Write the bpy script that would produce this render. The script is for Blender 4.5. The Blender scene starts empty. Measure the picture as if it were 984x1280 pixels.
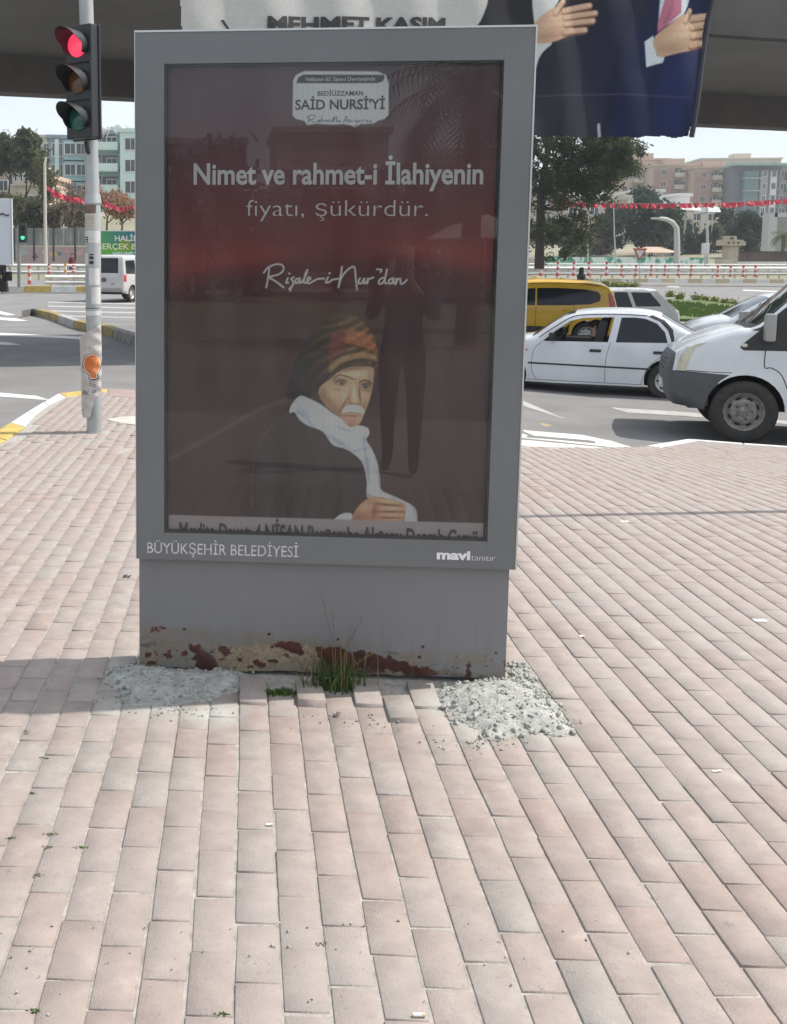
import bpy, bmesh, math, random
import numpy as np
from mathutils import Vector, Matrix, Euler
from mathutils.geometry import delaunay_2d_cdt

random.seed(7); rng = np.random.default_rng(7)
SC = bpy.context.scene
COL = SC.collection
PI = math.pi

# ------------------------------------------------------------------ camera
FPX, CX, CY, PITCH, ROLL, EYE = 1303.2, 261.8, 475.75, .1118, .005, 1.511
_cp, _sp = math.cos(PITCH), math.sin(PITCH)
FW = np.array([0, _cp, -_sp]); DN = np.array([0, -_sp, -_cp]); RT = np.array([1., 0, 0])
_c, _s = math.cos(ROLL), math.sin(ROLL)
CXV = _c * RT - _s * DN; CDV = _s * RT + _c * DN
cam = bpy.data.cameras.new('camera')
cam.sensor_fit = 'HORIZONTAL'; cam.sensor_width = 36
cam.lens = FPX / 984 * 36
cam.shift_x = (492 - CX) / 984; cam.shift_y = -(640 - CY) / 984
cam.clip_start = .05; cam.clip_end = 4000
camo = bpy.data.objects.new('camera', cam); COL.objects.link(camo)
camo.matrix_world = Matrix(((CXV[0], -CDV[0], -FW[0], 0), (CXV[1], -CDV[1], -FW[1], 0), (CXV[2], -CDV[2], -FW[2], EYE), (0, 0, 0, 1)))
SC.camera = camo

# ------------------------------------------------------------------ light
SUN_AZ, SUN_EL = math.radians(8.5), math.radians(54)
SUND = Vector((math.cos(SUN_EL) * math.cos(SUN_AZ), math.cos(SUN_EL) * math.sin(SUN_AZ), math.sin(SUN_EL)))
W = bpy.data.worlds.new('World'); SC.world = W; W.use_nodes = True
_nt = W.node_tree; _nt.nodes.clear()
_sky = _nt.nodes.new('ShaderNodeTexSky'); _sky.sky_type = 'NISHITA'; _sky.sun_disc = False
_sky.sun_elevation = SUN_EL; _sky.sun_rotation = math.radians(81.5)
_sky.air_density = 1.0; _sky.dust_density = 4.0; _sky.ozone_density = 1.0; _sky.altitude = 400
_bg = _nt.nodes.new('ShaderNodeBackground'); _bg.inputs['Strength'].default_value = .15
_wo = _nt.nodes.new('ShaderNodeOutputWorld')
# thin high cloud over the blue: one even veil over the whole dome with soft streaks
_tc = _nt.nodes.new('ShaderNodeTexCoord'); _mp = _nt.nodes.new('ShaderNodeMapping'); _mp.inputs['Scale'].default_value = (1, 1, 5)
_no = _nt.nodes.new('ShaderNodeTexNoise'); _no.inputs['Scale'].default_value = 2.2; _no.inputs['Detail'].default_value = 5
_rp = _nt.nodes.new('ShaderNodeMapRange'); _rp.inputs['From Min'].default_value = .35; _rp.inputs['From Max'].default_value = .7
_rp.inputs['To Min'].default_value = .35; _rp.inputs['To Max'].default_value = .8
_mx = _nt.nodes.new('ShaderNodeMix'); _mx.data_type = 'RGBA'
_mx.inputs['B'].default_value = (6.6, 7.0, 7.3, 1)
_nt.links.new(_tc.outputs['Generated'], _mp.inputs['Vector']); _nt.links.new(_mp.outputs['Vector'], _no.inputs['Vector'])
_nt.links.new(_no.outputs['Fac'], _rp.inputs['Value']); _nt.links.new(_rp.outputs['Result'], _mx.inputs['Factor'])
_nt.links.new(_sky.outputs['Color'], _mx.inputs['A']); _nt.links.new(_mx.outputs['Result'], _bg.inputs['Color'])
_nt.links.new(_bg.outputs['Background'], _wo.inputs['Surface'])
_sl = bpy.data.lights.new('sun', 'SUN'); _sl.energy = 4.0; _sl.angle = math.radians(.55); _sl.color = (1, .955, .89)
_so = bpy.data.objects.new('sun', _sl); COL.objects.link(_so)
_so.rotation_euler = SUND.to_track_quat('Z', 'Y').to_euler(); _so.location = SUND * 60
vs = SC.view_settings; vs.view_transform = 'Standard'; vs.look = 'None'; vs.exposure = 0.25; vs.gamma = 1
vs.use_curve_mapping = False
SC.cycles.max_bounces = 8; SC.cycles.transparent_max_bounces = 12

# ------------------------------------------------------------------ helpers
def sst(x, a, b):
    t = np.clip((np.asarray(x, float) - a) / (b - a), 0, 1); return t * t * (3 - 2 * t)
_RY = np.array([-50, 5, 12, 40, 50, 68, 90, 250, 420, 1500.]); _RZ = np.array([0, 0, -.40, -.45, -.25, .55, 1.1, 9, 16, 30.])
_LY = np.array([-50, 14, 40, 52, 62, 75, 110, 150, 250, 420, 1500.]); _LZ = np.array([0, 0, .10, .15, .35, .9, 6, 9, 14, 18, 30.])
def gh(x, y):
    """terrain height (top of the paving level)"""
    x = np.asarray(x, float); y = np.asarray(y, float)
    r = np.interp(y, _RY, _RZ); r = np.where((y > 5) & (y < 12), -.40 * sst(y, 5, 12), r)
    l = np.interp(y, _LY, _LZ)
    w = sst(x, 0, 6)
    return l * (1 - w) + r * w
RD = -.13
def pray(x, y): return CXV * (x - CX) / FPX + CDV * (y - CY) / FPX + FW
EYEV = np.array([0, 0, EYE])
def P(x, y, Y):
    d = pray(x, y); return Vector(d * Y / d[1] + EYEV)
def PZ(x, y, z=0):
    d = pray(x, y); return Vector(d * (z - EYE) / d[2] + EYEV)
def PG(x, y, dz=0):
    z = dz
    for _ in range(40):
        p = PZ(x, y, z); z = .5 * z + .5 * (float(gh(p.x, p.y)) + dz)
    return PZ(x, y, z)
def s2l(c):
    c = np.asarray(c, float) / 255.; return np.where(c <= .04045, c / 12.92, ((c + .055) / 1.055) ** 2.4)

def setp(o, label=None, cat=None, group=None, kind=None):
    if label: o['label'] = label
    if cat: o['category'] = cat
    if group: o['group'] = group
    if kind: o['kind'] = kind
    return o
def thing(name, label, cat, loc=(0, 0, 0), rz=0, group=None):
    o = bpy.data.objects.new(name, None); COL.objects.link(o)
    o.empty_display_size = .1; o.location = loc; o.rotation_euler = (0, 0, rz)
    return setp(o, label, cat, group)
def link(name, me, parent=None, loc=None):
    o = bpy.data.objects.new(name, me); COL.objects.link(o)
    if parent is not None: o.parent = parent
    if loc is not None: o.location = loc
    return o
def copy_tree(o, parent=None, **kw):
    c = o.copy(); COL.objects.link(c); c.parent = parent
    for ch in [q for q in bpy.data.objects if q.parent == o]: copy_tree(ch, c)
    for k, v in kw.items(): c[k] = v
    return c

class MB:
    def __init__(s): s.v = []; s.f = []; s.m = []
    def add(s, vs, fs, mi=0):
        b = len(s.v); s.v += [tuple(v) for v in vs]; s.f += [tuple(b + i for i in f) for f in fs]; s.m += [mi] * len(fs); return s
    def box(s, c, d, rz=0, mi=0, rot=None, taper=1):
        x, y, z = [q / 2 for q in d]; M = rot if rot is not None else Matrix.Rotation(rz, 3, 'Z'); c = Vector(c)
        vs = [c + M @ Vector((sx * x * (taper if sz > 0 else 1), sy * y * (taper if sz > 0 else 1), sz * z)) for sz in (-1, 1) for sx, sy in ((-1, -1), (1, -1), (1, 1), (-1, 1))]
        return s.add(vs, [(3, 2, 1, 0), (4, 5, 6, 7), (0, 1, 5, 4), (1, 2, 6, 5), (2, 3, 7, 6), (3, 0, 4, 7)], mi)
    def tube(s, pts, rs, n=10, mi=0, caps=True):
        pts = [Vector(p) for p in pts]
        if not hasattr(rs, '__len__'): rs = [rs] * len(pts)
        b = len(s.v); up = None
        for i, p in enumerate(pts):
            d = (pts[min(i + 1, len(pts) - 1)] - pts[max(i - 1, 0)]).normalized()
            if up is None:
                up = Vector((0, 0, 1)) if abs(d.z) < .9 else Vector((1, 0, 0))
            a = d.cross(up).normalized(); c = a.cross(d).normalized(); up = c
            for k in range(n):
                t = 2 * PI * k / n; s.v.append(tuple(p + (a * math.cos(t) + c * math.sin(t)) * rs[i]))
        for i in range(len(pts) - 1):
            for k in range(n):
                a0 = b + i * n + k; a1 = b + i * n + (k + 1) % n
                s.f.append((a0, a1, a1 + n, a0 + n)); s.m.append(mi)
        if caps:
            s.f.append(tuple(b + k for k in reversed(range(n)))); s.m.append(mi)
            e = b + (len(pts) - 1) * n; s.f.append(tuple(e + k for k in range(n))); s.m.append(mi)
        return s
    def lathe(s, prof, axis='Z', c=(0, 0, 0), n=24, mi=0):
        b = len(s.v); c = Vector(c)
        for r, h in prof:
            for k in range(n):
                t = 2 * PI * k / n; a, d = r * math.cos(t), r * math.sin(t)
                v = (a, d, h) if axis == 'Z' else ((a, h, d) if axis == 'Y' else (h, a, d))
                s.v.append(tuple(c + Vector(v)))
        for i in range(len(prof) - 1):
            for k in range(n):
                a0 = b + i * n + k; a1 = b + i * n + (k + 1) % n
                s.f.append((a0, a1, a1 + n, a0 + n)); s.m.append(mi)
        return s
    def prism(s, poly, fn0, fn1, mi=0):
        """poly: list of 2d points; fn0/fn1 map a 2d point to the two 3d faces"""
        n = len(poly); A = [fn0(p) for p in poly]; B = [fn1(p) for p in poly]
        return s.add(A + B, [tuple(range(n)), tuple(reversed(range(n, 2 * n)))] + [(i, i + n, (i + 1) % n + n, (i + 1) % n) for i in range(n)], mi)
    def ball(s, c, r, mi=0, sq=(1, 1, 1), seg=10, ring=6):
        prof = [(max(1e-4, math.sin(PI * i / ring)), -math.cos(PI * i / ring)) for i in range(ring + 1)]
        b = len(s.v); s.lathe(prof, n=seg, mi=mi)
        for i in range(b, len(s.v)):
            v = s.v[i]; s.v[i] = (c[0] + v[0] * r * sq[0], c[1] + v[1] * r * sq[1], c[2] + v[2] * r * sq[2])
        return s
    def off(s, o):
        s.v = [(v[0] - o[0], v[1] - o[1], v[2] - o[2]) for v in s.v]; return s
    def mesh(s, name, mats, smooth=False, bevel=0, norm=True):
        me = bpy.data.meshes.new(name); me.from_pydata(s.v, [], s.f)
        if not isinstance(mats, (list, tuple)): mats = [mats]
        for m in mats: me.materials.append(m)
        me.polygons.foreach_set('material_index', s.m)
        if norm or bevel:
            bm = bmesh.new(); bm.from_mesh(me)
            if norm: bmesh.ops.recalc_face_normals(bm, faces=bm.faces)
            if bevel: bmesh.ops.bevel(bm, geom=[e for e in bm.edges if e.calc_face_angle(0) > .6], offset=bevel, segments=2, affect='EDGES', profile=.6)
            bm.to_mesh(me); bm.free()
        if smooth:
            me.polygons.foreach_set('use_smooth', [True] * len(me.polygons))
            me.set_sharp_from_angle(angle=smooth if isinstance(smooth, float) else .7)
        me.update(); return me
    def build(s, name, mats, parent=None, smooth=False, bevel=0, off=None, norm=True):
        if off is not None: s.off(off)
        return link(name, s.mesh(name, mats, smooth, bevel, norm), parent)

def npmesh(name, V, F, mats, mi=None, smooth=False, attrs=None):
    V = np.asarray(V, np.float32); F = np.asarray(F, np.int32); me = bpy.data.meshes.new(name)
    k = F.shape[1]; n = len(F)
    me.vertices.add(len(V)); me.vertices.foreach_set('co', V.ravel())
    me.loops.add(n * k); me.loops.foreach_set('vertex_index', F.ravel())
    me.polygons.add(n); me.polygons.foreach_set('loop_start', np.arange(n, dtype=np.int32) * k)
    me.update(calc_edges=True)
    if not isinstance(mats, (list, tuple)): mats = [mats]
    for m in mats: me.materials.append(m)
    if mi is not None: me.polygons.foreach_set('material_index', np.asarray(mi, np.int32))
    if smooth: me.polygons.foreach_set('use_smooth', np.ones(n, bool))
    for nm, (typ, dom, arr) in (attrs or {}).items():
        a = me.attributes.new(nm, typ, dom)
        if typ == 'FLOAT': a.data.foreach_set('value', np.asarray(arr, np.float32).ravel())
        else: a.data.foreach_set('color', np.asarray(arr, np.float32).ravel())
    me.validate(); return me

# ------------------------------------------------------------------ materials
def nd(nt, typ, **kw):
    n = nt.nodes.new(typ)
    for k, v in kw.items():
        if k in n.inputs: n.inputs[k].default_value = v
        else: setattr(n, k, v)
    return n
_mc = {}
def mat(name, col, rough=.7, metal=0, var=0, scale=8, bump=0, bscale=60, spec=.5, emit=None, es=1, col2=None, coat=0, detail=4, attr=None, trans=0, tone=None, stretch=None):
    if name in _mc: return _mc[name]
    m = bpy.data.materials.new(name); m.use_nodes = True; nt = m.node_tree; b = nt.nodes['Principled BSDF']
    b.inputs['Roughness'].default_value = rough; b.inputs['Metallic'].default_value = metal
    b.inputs['Specular IOR Level'].default_value = spec
    if coat: b.inputs['Coat Weight'].default_value = coat; b.inputs['Coat Roughness'].default_value = .04
    if trans: b.inputs['Subsurface Weight'].default_value = 0
    c = tuple(col) + (1,)
    geo = nd(nt, 'ShaderNodeNewGeometry'); L = nt.links.new
    vec = geo.outputs['Position']
    if stretch:
        mp = nd(nt, 'ShaderNodeMapping'); mp.inputs['Scale'].default_value = stretch; L(vec, mp.inputs['Vector']); vec = mp.outputs['Vector']
    base = None
    if attr:
        a = nd(nt, 'ShaderNodeAttribute', attribute_name=attr); base = a.outputs['Color']
    if tone:
        a = nd(nt, 'ShaderNodeAttribute', attribute_name='tone'); r = nd(nt, 'ShaderNodeValToRGB')
        r.color_ramp.elements.remove(r.color_ramp.elements[0])
        r.color_ramp.elements[0].position = tone[0][0]; r.color_ramp.elements[0].color = tuple(tone[0][1]) + (1,)
        for p, cc in tone[1:]:
            e = r.color_ramp.elements.new(p); e.color = tuple(cc) + (1,)
        L(a.outputs['Fac'], r.inputs['Fac']); base = r.outputs['Color']
    if var:
        n1 = nd(nt, 'ShaderNodeTexNoise', Scale=scale, Detail=detail, Roughness=.6); L(vec, n1.inputs['Vector'])
        mr = nd(nt, 'ShaderNodeMapRange'); mr.inputs['From Min'].default_value = .3; mr.inputs['From Max'].default_value = .7
        L(n1.outputs['Fac'], mr.inputs['Value'])
        mx = nd(nt, 'ShaderNodeMix', data_type='RGBA')
        if base is not None:
            mm = nd(nt, 'ShaderNodeMix', data_type='RGBA', blend_type='MULTIPLY'); mm.inputs['Factor'].default_value = 1
            mx.inputs['A'].default_value = (1 - var,) * 3 + (1,); mx.inputs['B'].default_value = (1 + var * .5,) * 3 + (1,)
            L(mr.outputs['Result'], mx.inputs['Factor']); L(base, mm.inputs['A']); L(mx.outputs['Result'], mm.inputs['B']); base = mm.outputs['Result']
        else:
            c2 = col2 if col2 else [max(0, q * (1 - var)) for q in col]
            mx.inputs['A'].default_value = tuple(c2) + (1,); mx.inputs['B'].default_value = tuple(q * (1 + var * .4) if not col2 else q for q in col) + (1,)
            L(mr.outputs['Result'], mx.inputs['Factor']); base = mx.outputs['Result']
    if base is not None: L(base, b.inputs['Base Color'])
    else: b.inputs['Base Color'].default_value = c
    if bump:
        n2 = nd(nt, 'ShaderNodeTexNoise', Scale=bscale, Detail=5, Roughness=.65); L(vec, n2.inputs['Vector'])
        bp = nd(nt, 'ShaderNodeBump'); bp.inputs['Strength'].default_value = bump; bp.inputs['Distance'].default_value = .01
        L(n2.outputs['Fac'], bp.inputs['Height']); L(bp.outputs['Normal'], b.inputs['Normal'])
    if emit:
        b.inputs['Emission Color'].default_value = tuple(emit) + (1,); b.inputs['Emission Strength'].default_value = es
    _mc[name] = m; return m
def leafmat(name, col, var=.5, scale=1.2, spec=.2):
    m = mat(name, col, rough=.65, var=var, scale=scale, spec=spec)
    nt = m.node_tree; b = nt.nodes['Principled BSDF']; out = [n for n in nt.nodes if n.type == 'OUTPUT_MATERIAL'][0]
    if 'tl' not in m:
        t = nd(nt, 'ShaderNodeBsdfTranslucent'); t.inputs['Color'].default_value = tuple(min(1, q * 1.6) for q in col) + (1,)
        mx = nd(nt, 'ShaderNodeMixShader'); mx.inputs['Fac'].default_value = .3
        nt.links.new(b.outputs[0], mx.inputs[1]); nt.links.new(t.outputs[0], mx.inputs[2]); nt.links.new(mx.outputs[0], out.inputs['Surface']); m['tl'] = 1
    return m
def clearglass(name, tint=(.9, .93, .92), amt=1.0, rough=.0, ior=1.5, base=None, haze=0):
    if name in _mc: return _mc[name]
    m = bpy.data.materials.new(name); m.use_nodes = True; nt = m.node_tree; nt.nodes.clear(); L = nt.links.new
    t = nd(nt, 'ShaderNodeBsdfTransparent'); t.inputs['Color'].default_value = tuple(tint) + (1,)
    g = nd(nt, 'ShaderNodeBsdfGlossy'); g.inputs['Roughness'].default_value = rough
    fr = nd(nt, 'ShaderNodeFresnel', IOR=ior); mx = nd(nt, 'ShaderNodeMixShader'); o = nd(nt, 'ShaderNodeOutputMaterial')
    mu = nd(nt, 'ShaderNodeMath', operation='MULTIPLY'); mu.inputs[1].default_value = amt; mu.use_clamp = True
    L(fr.outputs[0], mu.inputs[0]); L(mu.outputs[0], mx.inputs['Fac']); L(g.outputs[0], mx.inputs[2])
    if haze:
        df = nd(nt, 'ShaderNodeBsdfDiffuse'); df.inputs['Color'].default_value = (.6, .58, .55, 1)
        nz = nd(nt, 'ShaderNodeTexNoise', Scale=3.5, Detail=6); geo = nd(nt, 'ShaderNodeNewGeometry')
        mp = nd(nt, 'ShaderNodeMapping'); mp.inputs['Scale'].default_value = (3, 3, .6); L(geo.outputs['Position'], mp.inputs['Vector']); L(mp.outputs['Vector'], nz.inputs['Vector'])
        m2 = nd(nt, 'ShaderNodeMath', operation='MULTIPLY'); m2.inputs[1].default_value = haze * 2; L(nz.outputs['Fac'], m2.inputs[0])
        mh = nd(nt, 'ShaderNodeMixShader'); L(m2.outputs[0], mh.inputs['Fac']); L(t.outputs[0], mh.inputs[1]); L(df.outputs[0], mh.inputs[2]); L(mh.outputs[0], mx.inputs[1])
    else: L(t.outputs[0], mx.inputs[1])
    L(mx.outputs[0], o.inputs['Surface']); _mc[name] = m; return m

# ------------------------------------------------------------------ painted prints
def spline(pts, closed=False, k=6):
    pts = [np.asarray(p, float) for p in pts]; n = len(pts); out = []
    rg = range(n) if closed else range(n - 1)
    for i in rg:
        if closed: p0, p1, p2, p3 = pts[i - 1], pts[i], pts[(i + 1) % n], pts[(i + 2) % n]
        else: p0, p1, p2, p3 = pts[max(i - 1, 0)], pts[i], pts[i + 1], pts[min(i + 2, n - 1)]
        for j in range(k):
            t = j / k
            out.append(.5 * ((2 * p1) + (-p0 + p2) * t + (2 * p0 - 5 * p1 + 4 * p2 - p3) * t * t + (-p0 + 3 * p1 - 3 * p2 + p3) * t ** 3))
    if not closed: out.append(pts[-1])
    return np.array(out)
def vnoise(X, Y, seed=0):
    """smooth value noise"""
    xi = np.floor(X).astype(int); yi = np.floor(Y).astype(int); fx = X - xi; fy = Y - yi
    def hsh(a, b):
        n = (a * 374761393 + b * 668265263 + seed * 1442695041) & 0x7fffffff
        n = ((n ^ (n >> 13)) * 1274126177) & 0x7fffffff; return ((n ^ (n >> 16)) & 0xffff) / 65535.
    u = fx * fx * (3 - 2 * fx); v = fy * fy * (3 - 2 * fy)
    return (hsh(xi, yi) * (1 - u) + hsh(xi + 1, yi) * u) * (1 - v) + (hsh(xi, yi + 1) * (1 - u) + hsh(xi + 1, yi + 1) * u) * v
def fbm(X, Y, o=4, seed=0):
    r = 0; a = .5
    for i in range(o): r = r + a * vnoise(X * 2 ** i, Y * 2 ** i, seed + i); a *= .5
    return r
class Canvas:
    """print colours held on a fine grid of vertices; drawing happens in (u, z) metres"""
    def __init__(s, u0, u1, z0, z1, nx, nz, base, tf=None):
        s.u = np.linspace(u0, u1, nx); s.z = np.linspace(z0, z1, nz); s.U, s.Z = np.meshgrid(s.u, s.z)
        s.C = np.ones((nz, nx, 3)) * s2l(base); s.nx = nx; s.nz = nz; s.tf = tf; s.px = (u1 - u0) / (nx - 1)
        s.wob = 0
    def T(s, pts): return np.array([s.tf(p[0], p[1]) for p in pts]) if s.tf else np.asarray(pts, float)
    def sub(s, q, m):
        i0, i1 = np.searchsorted(s.u, [q[:, 0].min() - m, q[:, 0].max() + m]); j0, j1 = np.searchsorted(s.z, [q[:, 1].min() - m, q[:, 1].max() + m])
        return slice(j0, j1), slice(i0, i1)
    def _seg(s, X, Y, a, b):
        d = b - a; t = np.clip(((X - a[0]) * d[0] + (Y - a[1]) * d[1]) / max(1e-12, d @ d), 0, 1)
        return np.hypot(X - a[0] - t * d[0], Y - a[1] - t * d[1])
    def blend(s, sl, al, col):
        c = s2l(col) if np.ndim(col) == 1 else col
        s.C[sl] = s.C[sl] * (1 - al[..., None]) + c * al[..., None]
    def fill(s, poly, col, a=1, soft=None, smooth=True, raw=False, wob=0):
        q = np.asarray(poly, float) if raw else s.T(poly)
        if smooth: q = spline(q, True, 4)
        soft = soft or s.px * 1.2; sl = s.sub(q, soft + wob); X, Y = s.U[sl], s.Z[sl]
        if X.size == 0: return
        if wob: X = X + (fbm(X * 60, Y * 60, 4, 3) - .5) * wob * 2; Y = Y + (fbm(X * 60, Y * 60, 4, 9) - .5) * wob * 2
        dm = np.full(X.shape, 1e9); ins = np.zeros(X.shape, bool); n = len(q)
        for i in range(n):
            A, B = q[i], q[(i + 1) % n]; dm = np.minimum(dm, s._seg(X, Y, A, B))
            if A[1] != B[1]:
                ins ^= ((A[1] > Y) != (B[1] > Y)) & (X < (B[0] - A[0]) * (Y - A[1]) / (B[1] - A[1]) + A[0])
        sd = np.where(ins, -dm, dm); s.blend(sl, a * np.clip(.5 - sd / soft, 0, 1), col)
    def line(s, path, w, col, a=1, soft=None, smooth=True, raw=False):
        q = np.asarray(path, float) if raw else s.T(path)
        if smooth and len(q) > 2: q = spline(q, False, 5)
        soft = soft or s.px * 1.2; sl = s.sub(q, soft + w); X, Y = s.U[sl], s.Z[sl]
        if X.size == 0: return
        dm = np.full(X.shape, 1e9)
        for i in range(len(q) - 1): dm = np.minimum(dm, s._seg(X, Y, q[i], q[i + 1]))
        s.blend(sl, a * np.clip(.5 - (dm - w / 2) / soft, 0, 1), col)
    def build(s, name, m, fn, parent=None, keep=None, smooth=True):
        pts = fn(s.U, s.Z); V = np.stack(pts, -1).reshape(-1, 3)
        idx = np.arange(s.nx * s.nz).reshape(s.nz, s.nx)
        F = np.stack([idx[:-1, :-1], idx[:-1, 1:], idx[1:, 1:], idx[1:, :-1]], -1).reshape(-1, 4)
        if keep is not None:
            k = keep(s.U, s.Z); k = (k[:-1, :-1] & k[1:, 1:]).ravel(); F = F[k]
        col = np.concatenate([np.clip(s.C, 0, 1), np.ones((s.nz, s.nx, 1))], -1)
        me = npmesh(name, V, F, m, smooth=smooth, attrs={'col': ('FLOAT_COLOR', 'POINT', col)})
        return link(name, me, parent)

def text_mesh(name, s, cap, width, fn, m, parent, bold=0, space=1, shear=0, x0=0, align='L'):
    """flat lettering; fn(u, v) maps the baseline frame (u right, v up, metres) to 3d"""
    cu = bpy.data.curves.new('t', 'FONT'); cu.body = s; cu.size = 1; cu.offset = bold; cu.space_character = space; cu.shear = shear; cu.resolution_u = 3
    o = bpy.data.objects.new('t', cu); COL.objects.link(o); cu2 = bpy.data.curves.new('t', 'FONT'); cu2.body = 'H'; cu2.offset = bold
    o2 = bpy.data.objects.new('t', cu2); COL.objects.link(o2)
    dg = bpy.context.evaluated_depsgraph_get(); me = bpy.data.meshes.new_from_object(o.evaluated_get(dg)); mh = bpy.data.meshes.new_from_object(o2.evaluated_get(dg))
    co = np.array([v.co[:2] for v in me.vertices]); H = np.array([v.co[1] for v in mh.vertices]).max()
    fs = [tuple(p.vertices) for p in me.polygons]
    for q in (o, o2): bpy.data.objects.remove(q)
    mn, mxx = co[:, 0].min(), co[:, 0].max(); sx = width / (mxx - mn); sy = cap / H
    if width is None: sx = sy
    u = (co[:, 0] - mn) * sx; v = co[:, 1] * sy
    if align == 'C': u = u - width / 2
    if align == 'R': u = u - width
    V = [tuple(fn(a, b)) for a, b in zip(u, v)]
    m2 = bpy.data.meshes.new(name); m2.from_pydata(V, [], fs); m2.materials.append(m); m2.update()
    return link(name, m2, parent)
# ================================================================== ground, road, paving
M_asphalt = mat('asphalt', (.215, .21, .205), rough=.85, var=.22, scale=.9, bump=.5, bscale=90, detail=8)
M_earth = mat('dry_earth', (.30, .27, .20), rough=.95, var=.4, scale=.05, col2=(.16, .17, .09))
M_bed = mat('joint_sand', (.43, .40, .36), rough=.95, var=.35, scale=26, bump=.6, bscale=150)
M_brick = mat('clay_paver', (.4, .33, .28), rough=.82, var=.22, scale=13, bump=.35, bscale=170, detail=8,
              tone=[(0, (.345, .262, .230)), (.3, (.352, .284, .250)), (.7, (.352, .296, .264)), (.9, (.355, .312, .28)), (1, (.338, .310, .28))])
M_white = mat('white_road_paint', (.66, .65, .62), rough=.7, var=.25, scale=6, detail=8)
M_worn = mat('worn_white_paint', (.45, .44, .42), rough=.8, var=.3, scale=9, detail=8)
M_yellow = mat('yellow_kerb_paint', (.58, .42, .12), rough=.7, var=.3, scale=7, detail=6)
M_kwhite = mat('white_kerb_paint', (.68, .67, .64), rough=.75, var=.2, scale=7, detail=6)
M_conc = mat('concrete', (.36, .35, .33), rough=.9, var=.25, scale=3, bump=.3)
M_pinkkerb = mat('pink_kerbstone', (.36, .27, .25), rough=.9, var=.2, scale=5, bump=.3)

# broad weathering over many pavers, and mortar dust spread round the two heaps
def weather(m, spots):
    nt = m.node_tree; b = nt.nodes['Principled BSDF']; L = nt.links.new; src = b.inputs['Base Color'].links[0].from_socket; geo = nd(nt, 'ShaderNodeNewGeometry')
    n = nd(nt, 'ShaderNodeTexNoise', Scale=.7, Detail=4, Roughness=.6); L(geo.outputs['Position'], n.inputs['Vector']); r = nd(nt, 'ShaderNodeMapRange'); r.inputs['From Min'].default_value = .35; r.inputs['From Max'].default_value = .68; r.inputs['To Max'].default_value = .65; L(n.outputs['Fac'], r.inputs['Value'])
    mx = nd(nt, 'ShaderNodeMix', data_type='RGBA'); mx.inputs['B'].default_value = (.335, .298, .28, 1); L(r.outputs['Result'], mx.inputs['Factor']); L(src, mx.inputs['A']); src = mx.outputs['Result']
    n2 = nd(nt, 'ShaderNodeTexNoise', Scale=55, Detail=6, Roughness=.7); L(geo.outputs['Position'], n2.inputs['Vector']); r2 = nd(nt, 'ShaderNodeMapRange'); r2.inputs['From Min'].default_value = .57; r2.inputs['From Max'].default_value = .70; r2.inputs['To Max'].default_value = .6; L(n2.outputs['Fac'], r2.inputs['Value'])
    mx = nd(nt, 'ShaderNodeMix', data_type='RGBA'); mx.inputs['B'].default_value = (.22, .19, .17, 1); L(r2.outputs['Result'], mx.inputs['Factor']); L(src, mx.inputs['A']); src = mx.outputs['Result']
    for sc_, lo_, hi_, am_, cc_ in ((3.1, .58, .74, .22, (.24, .21, .20, 1)), (17, .66, .72, .5, (.17, .155, .15, 1)), (6.5, .60, .74, .4, (.42, .40, .37, 1))):
        n4 = nd(nt, 'ShaderNodeTexNoise', Scale=sc_, Detail=7, Roughness=.62); L(geo.outputs['Position'], n4.inputs['Vector']); r4 = nd(nt, 'ShaderNodeMapRange'); r4.inputs['From Min'].default_value = lo_; r4.inputs['From Max'].default_value = hi_; r4.inputs['To Max'].default_value = am_; L(n4.outputs['Fac'], r4.inputs['Value'])
        mx = nd(nt, 'ShaderNodeMix', data_type='RGBA'); mx.inputs['B'].default_value = cc_; L(r4.outputs['Result'], mx.inputs['Factor']); L(src, mx.inputs['A']); src = mx.outputs['Result']
    n3 = nd(nt, 'ShaderNodeTexNoise', Scale=9, Detail=5, Roughness=.6); L(geo.outputs['Position'], n3.inputs['Vector'])
    for p, rad, amt in spots:
        v = nd(nt, 'ShaderNodeVectorMath', operation='DISTANCE'); v.inputs[1].default_value = p; L(geo.outputs['Position'], v.inputs[0]); a = nd(nt, 'ShaderNodeMath', operation='ADD'); L(v.outputs['Value'], a.inputs[0]); k = nd(nt, 'ShaderNodeMath', operation='MULTIPLY'); k.inputs[1].default_value = rad; L(n3.outputs['Fac'], k.inputs[0]); L(k.outputs[0], a.inputs[1])
        r = nd(nt, 'ShaderNodeMapRange'); r.inputs['From Min'].default_value = rad * 1.5; r.inputs['From Max'].default_value = rad * .6; r.inputs['To Max'].default_value = amt; L(a.outputs[0], r.inputs['Value'])
        mx = nd(nt, 'ShaderNodeMix', data_type='RGBA'); mx.inputs['B'].default_value = (.46, .47, .43, 1); L(r.outputs['Result'], mx.inputs['Factor']); L(src, mx.inputs['A']); src = mx.outputs['Result']
    L(src, b.inputs['Base Color'])
weather(M_brick, [(tuple(PZ(270, 893)), .13, .8), (tuple(PZ(200, 885)), .16, .5), (tuple(PZ(160, 880)), .14, .5), (tuple(PZ(590, 905)), .20, .55), (tuple(PZ(690, 915)), .12, .5), (tuple(PZ(540, 880)), .12, .5)])

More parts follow.
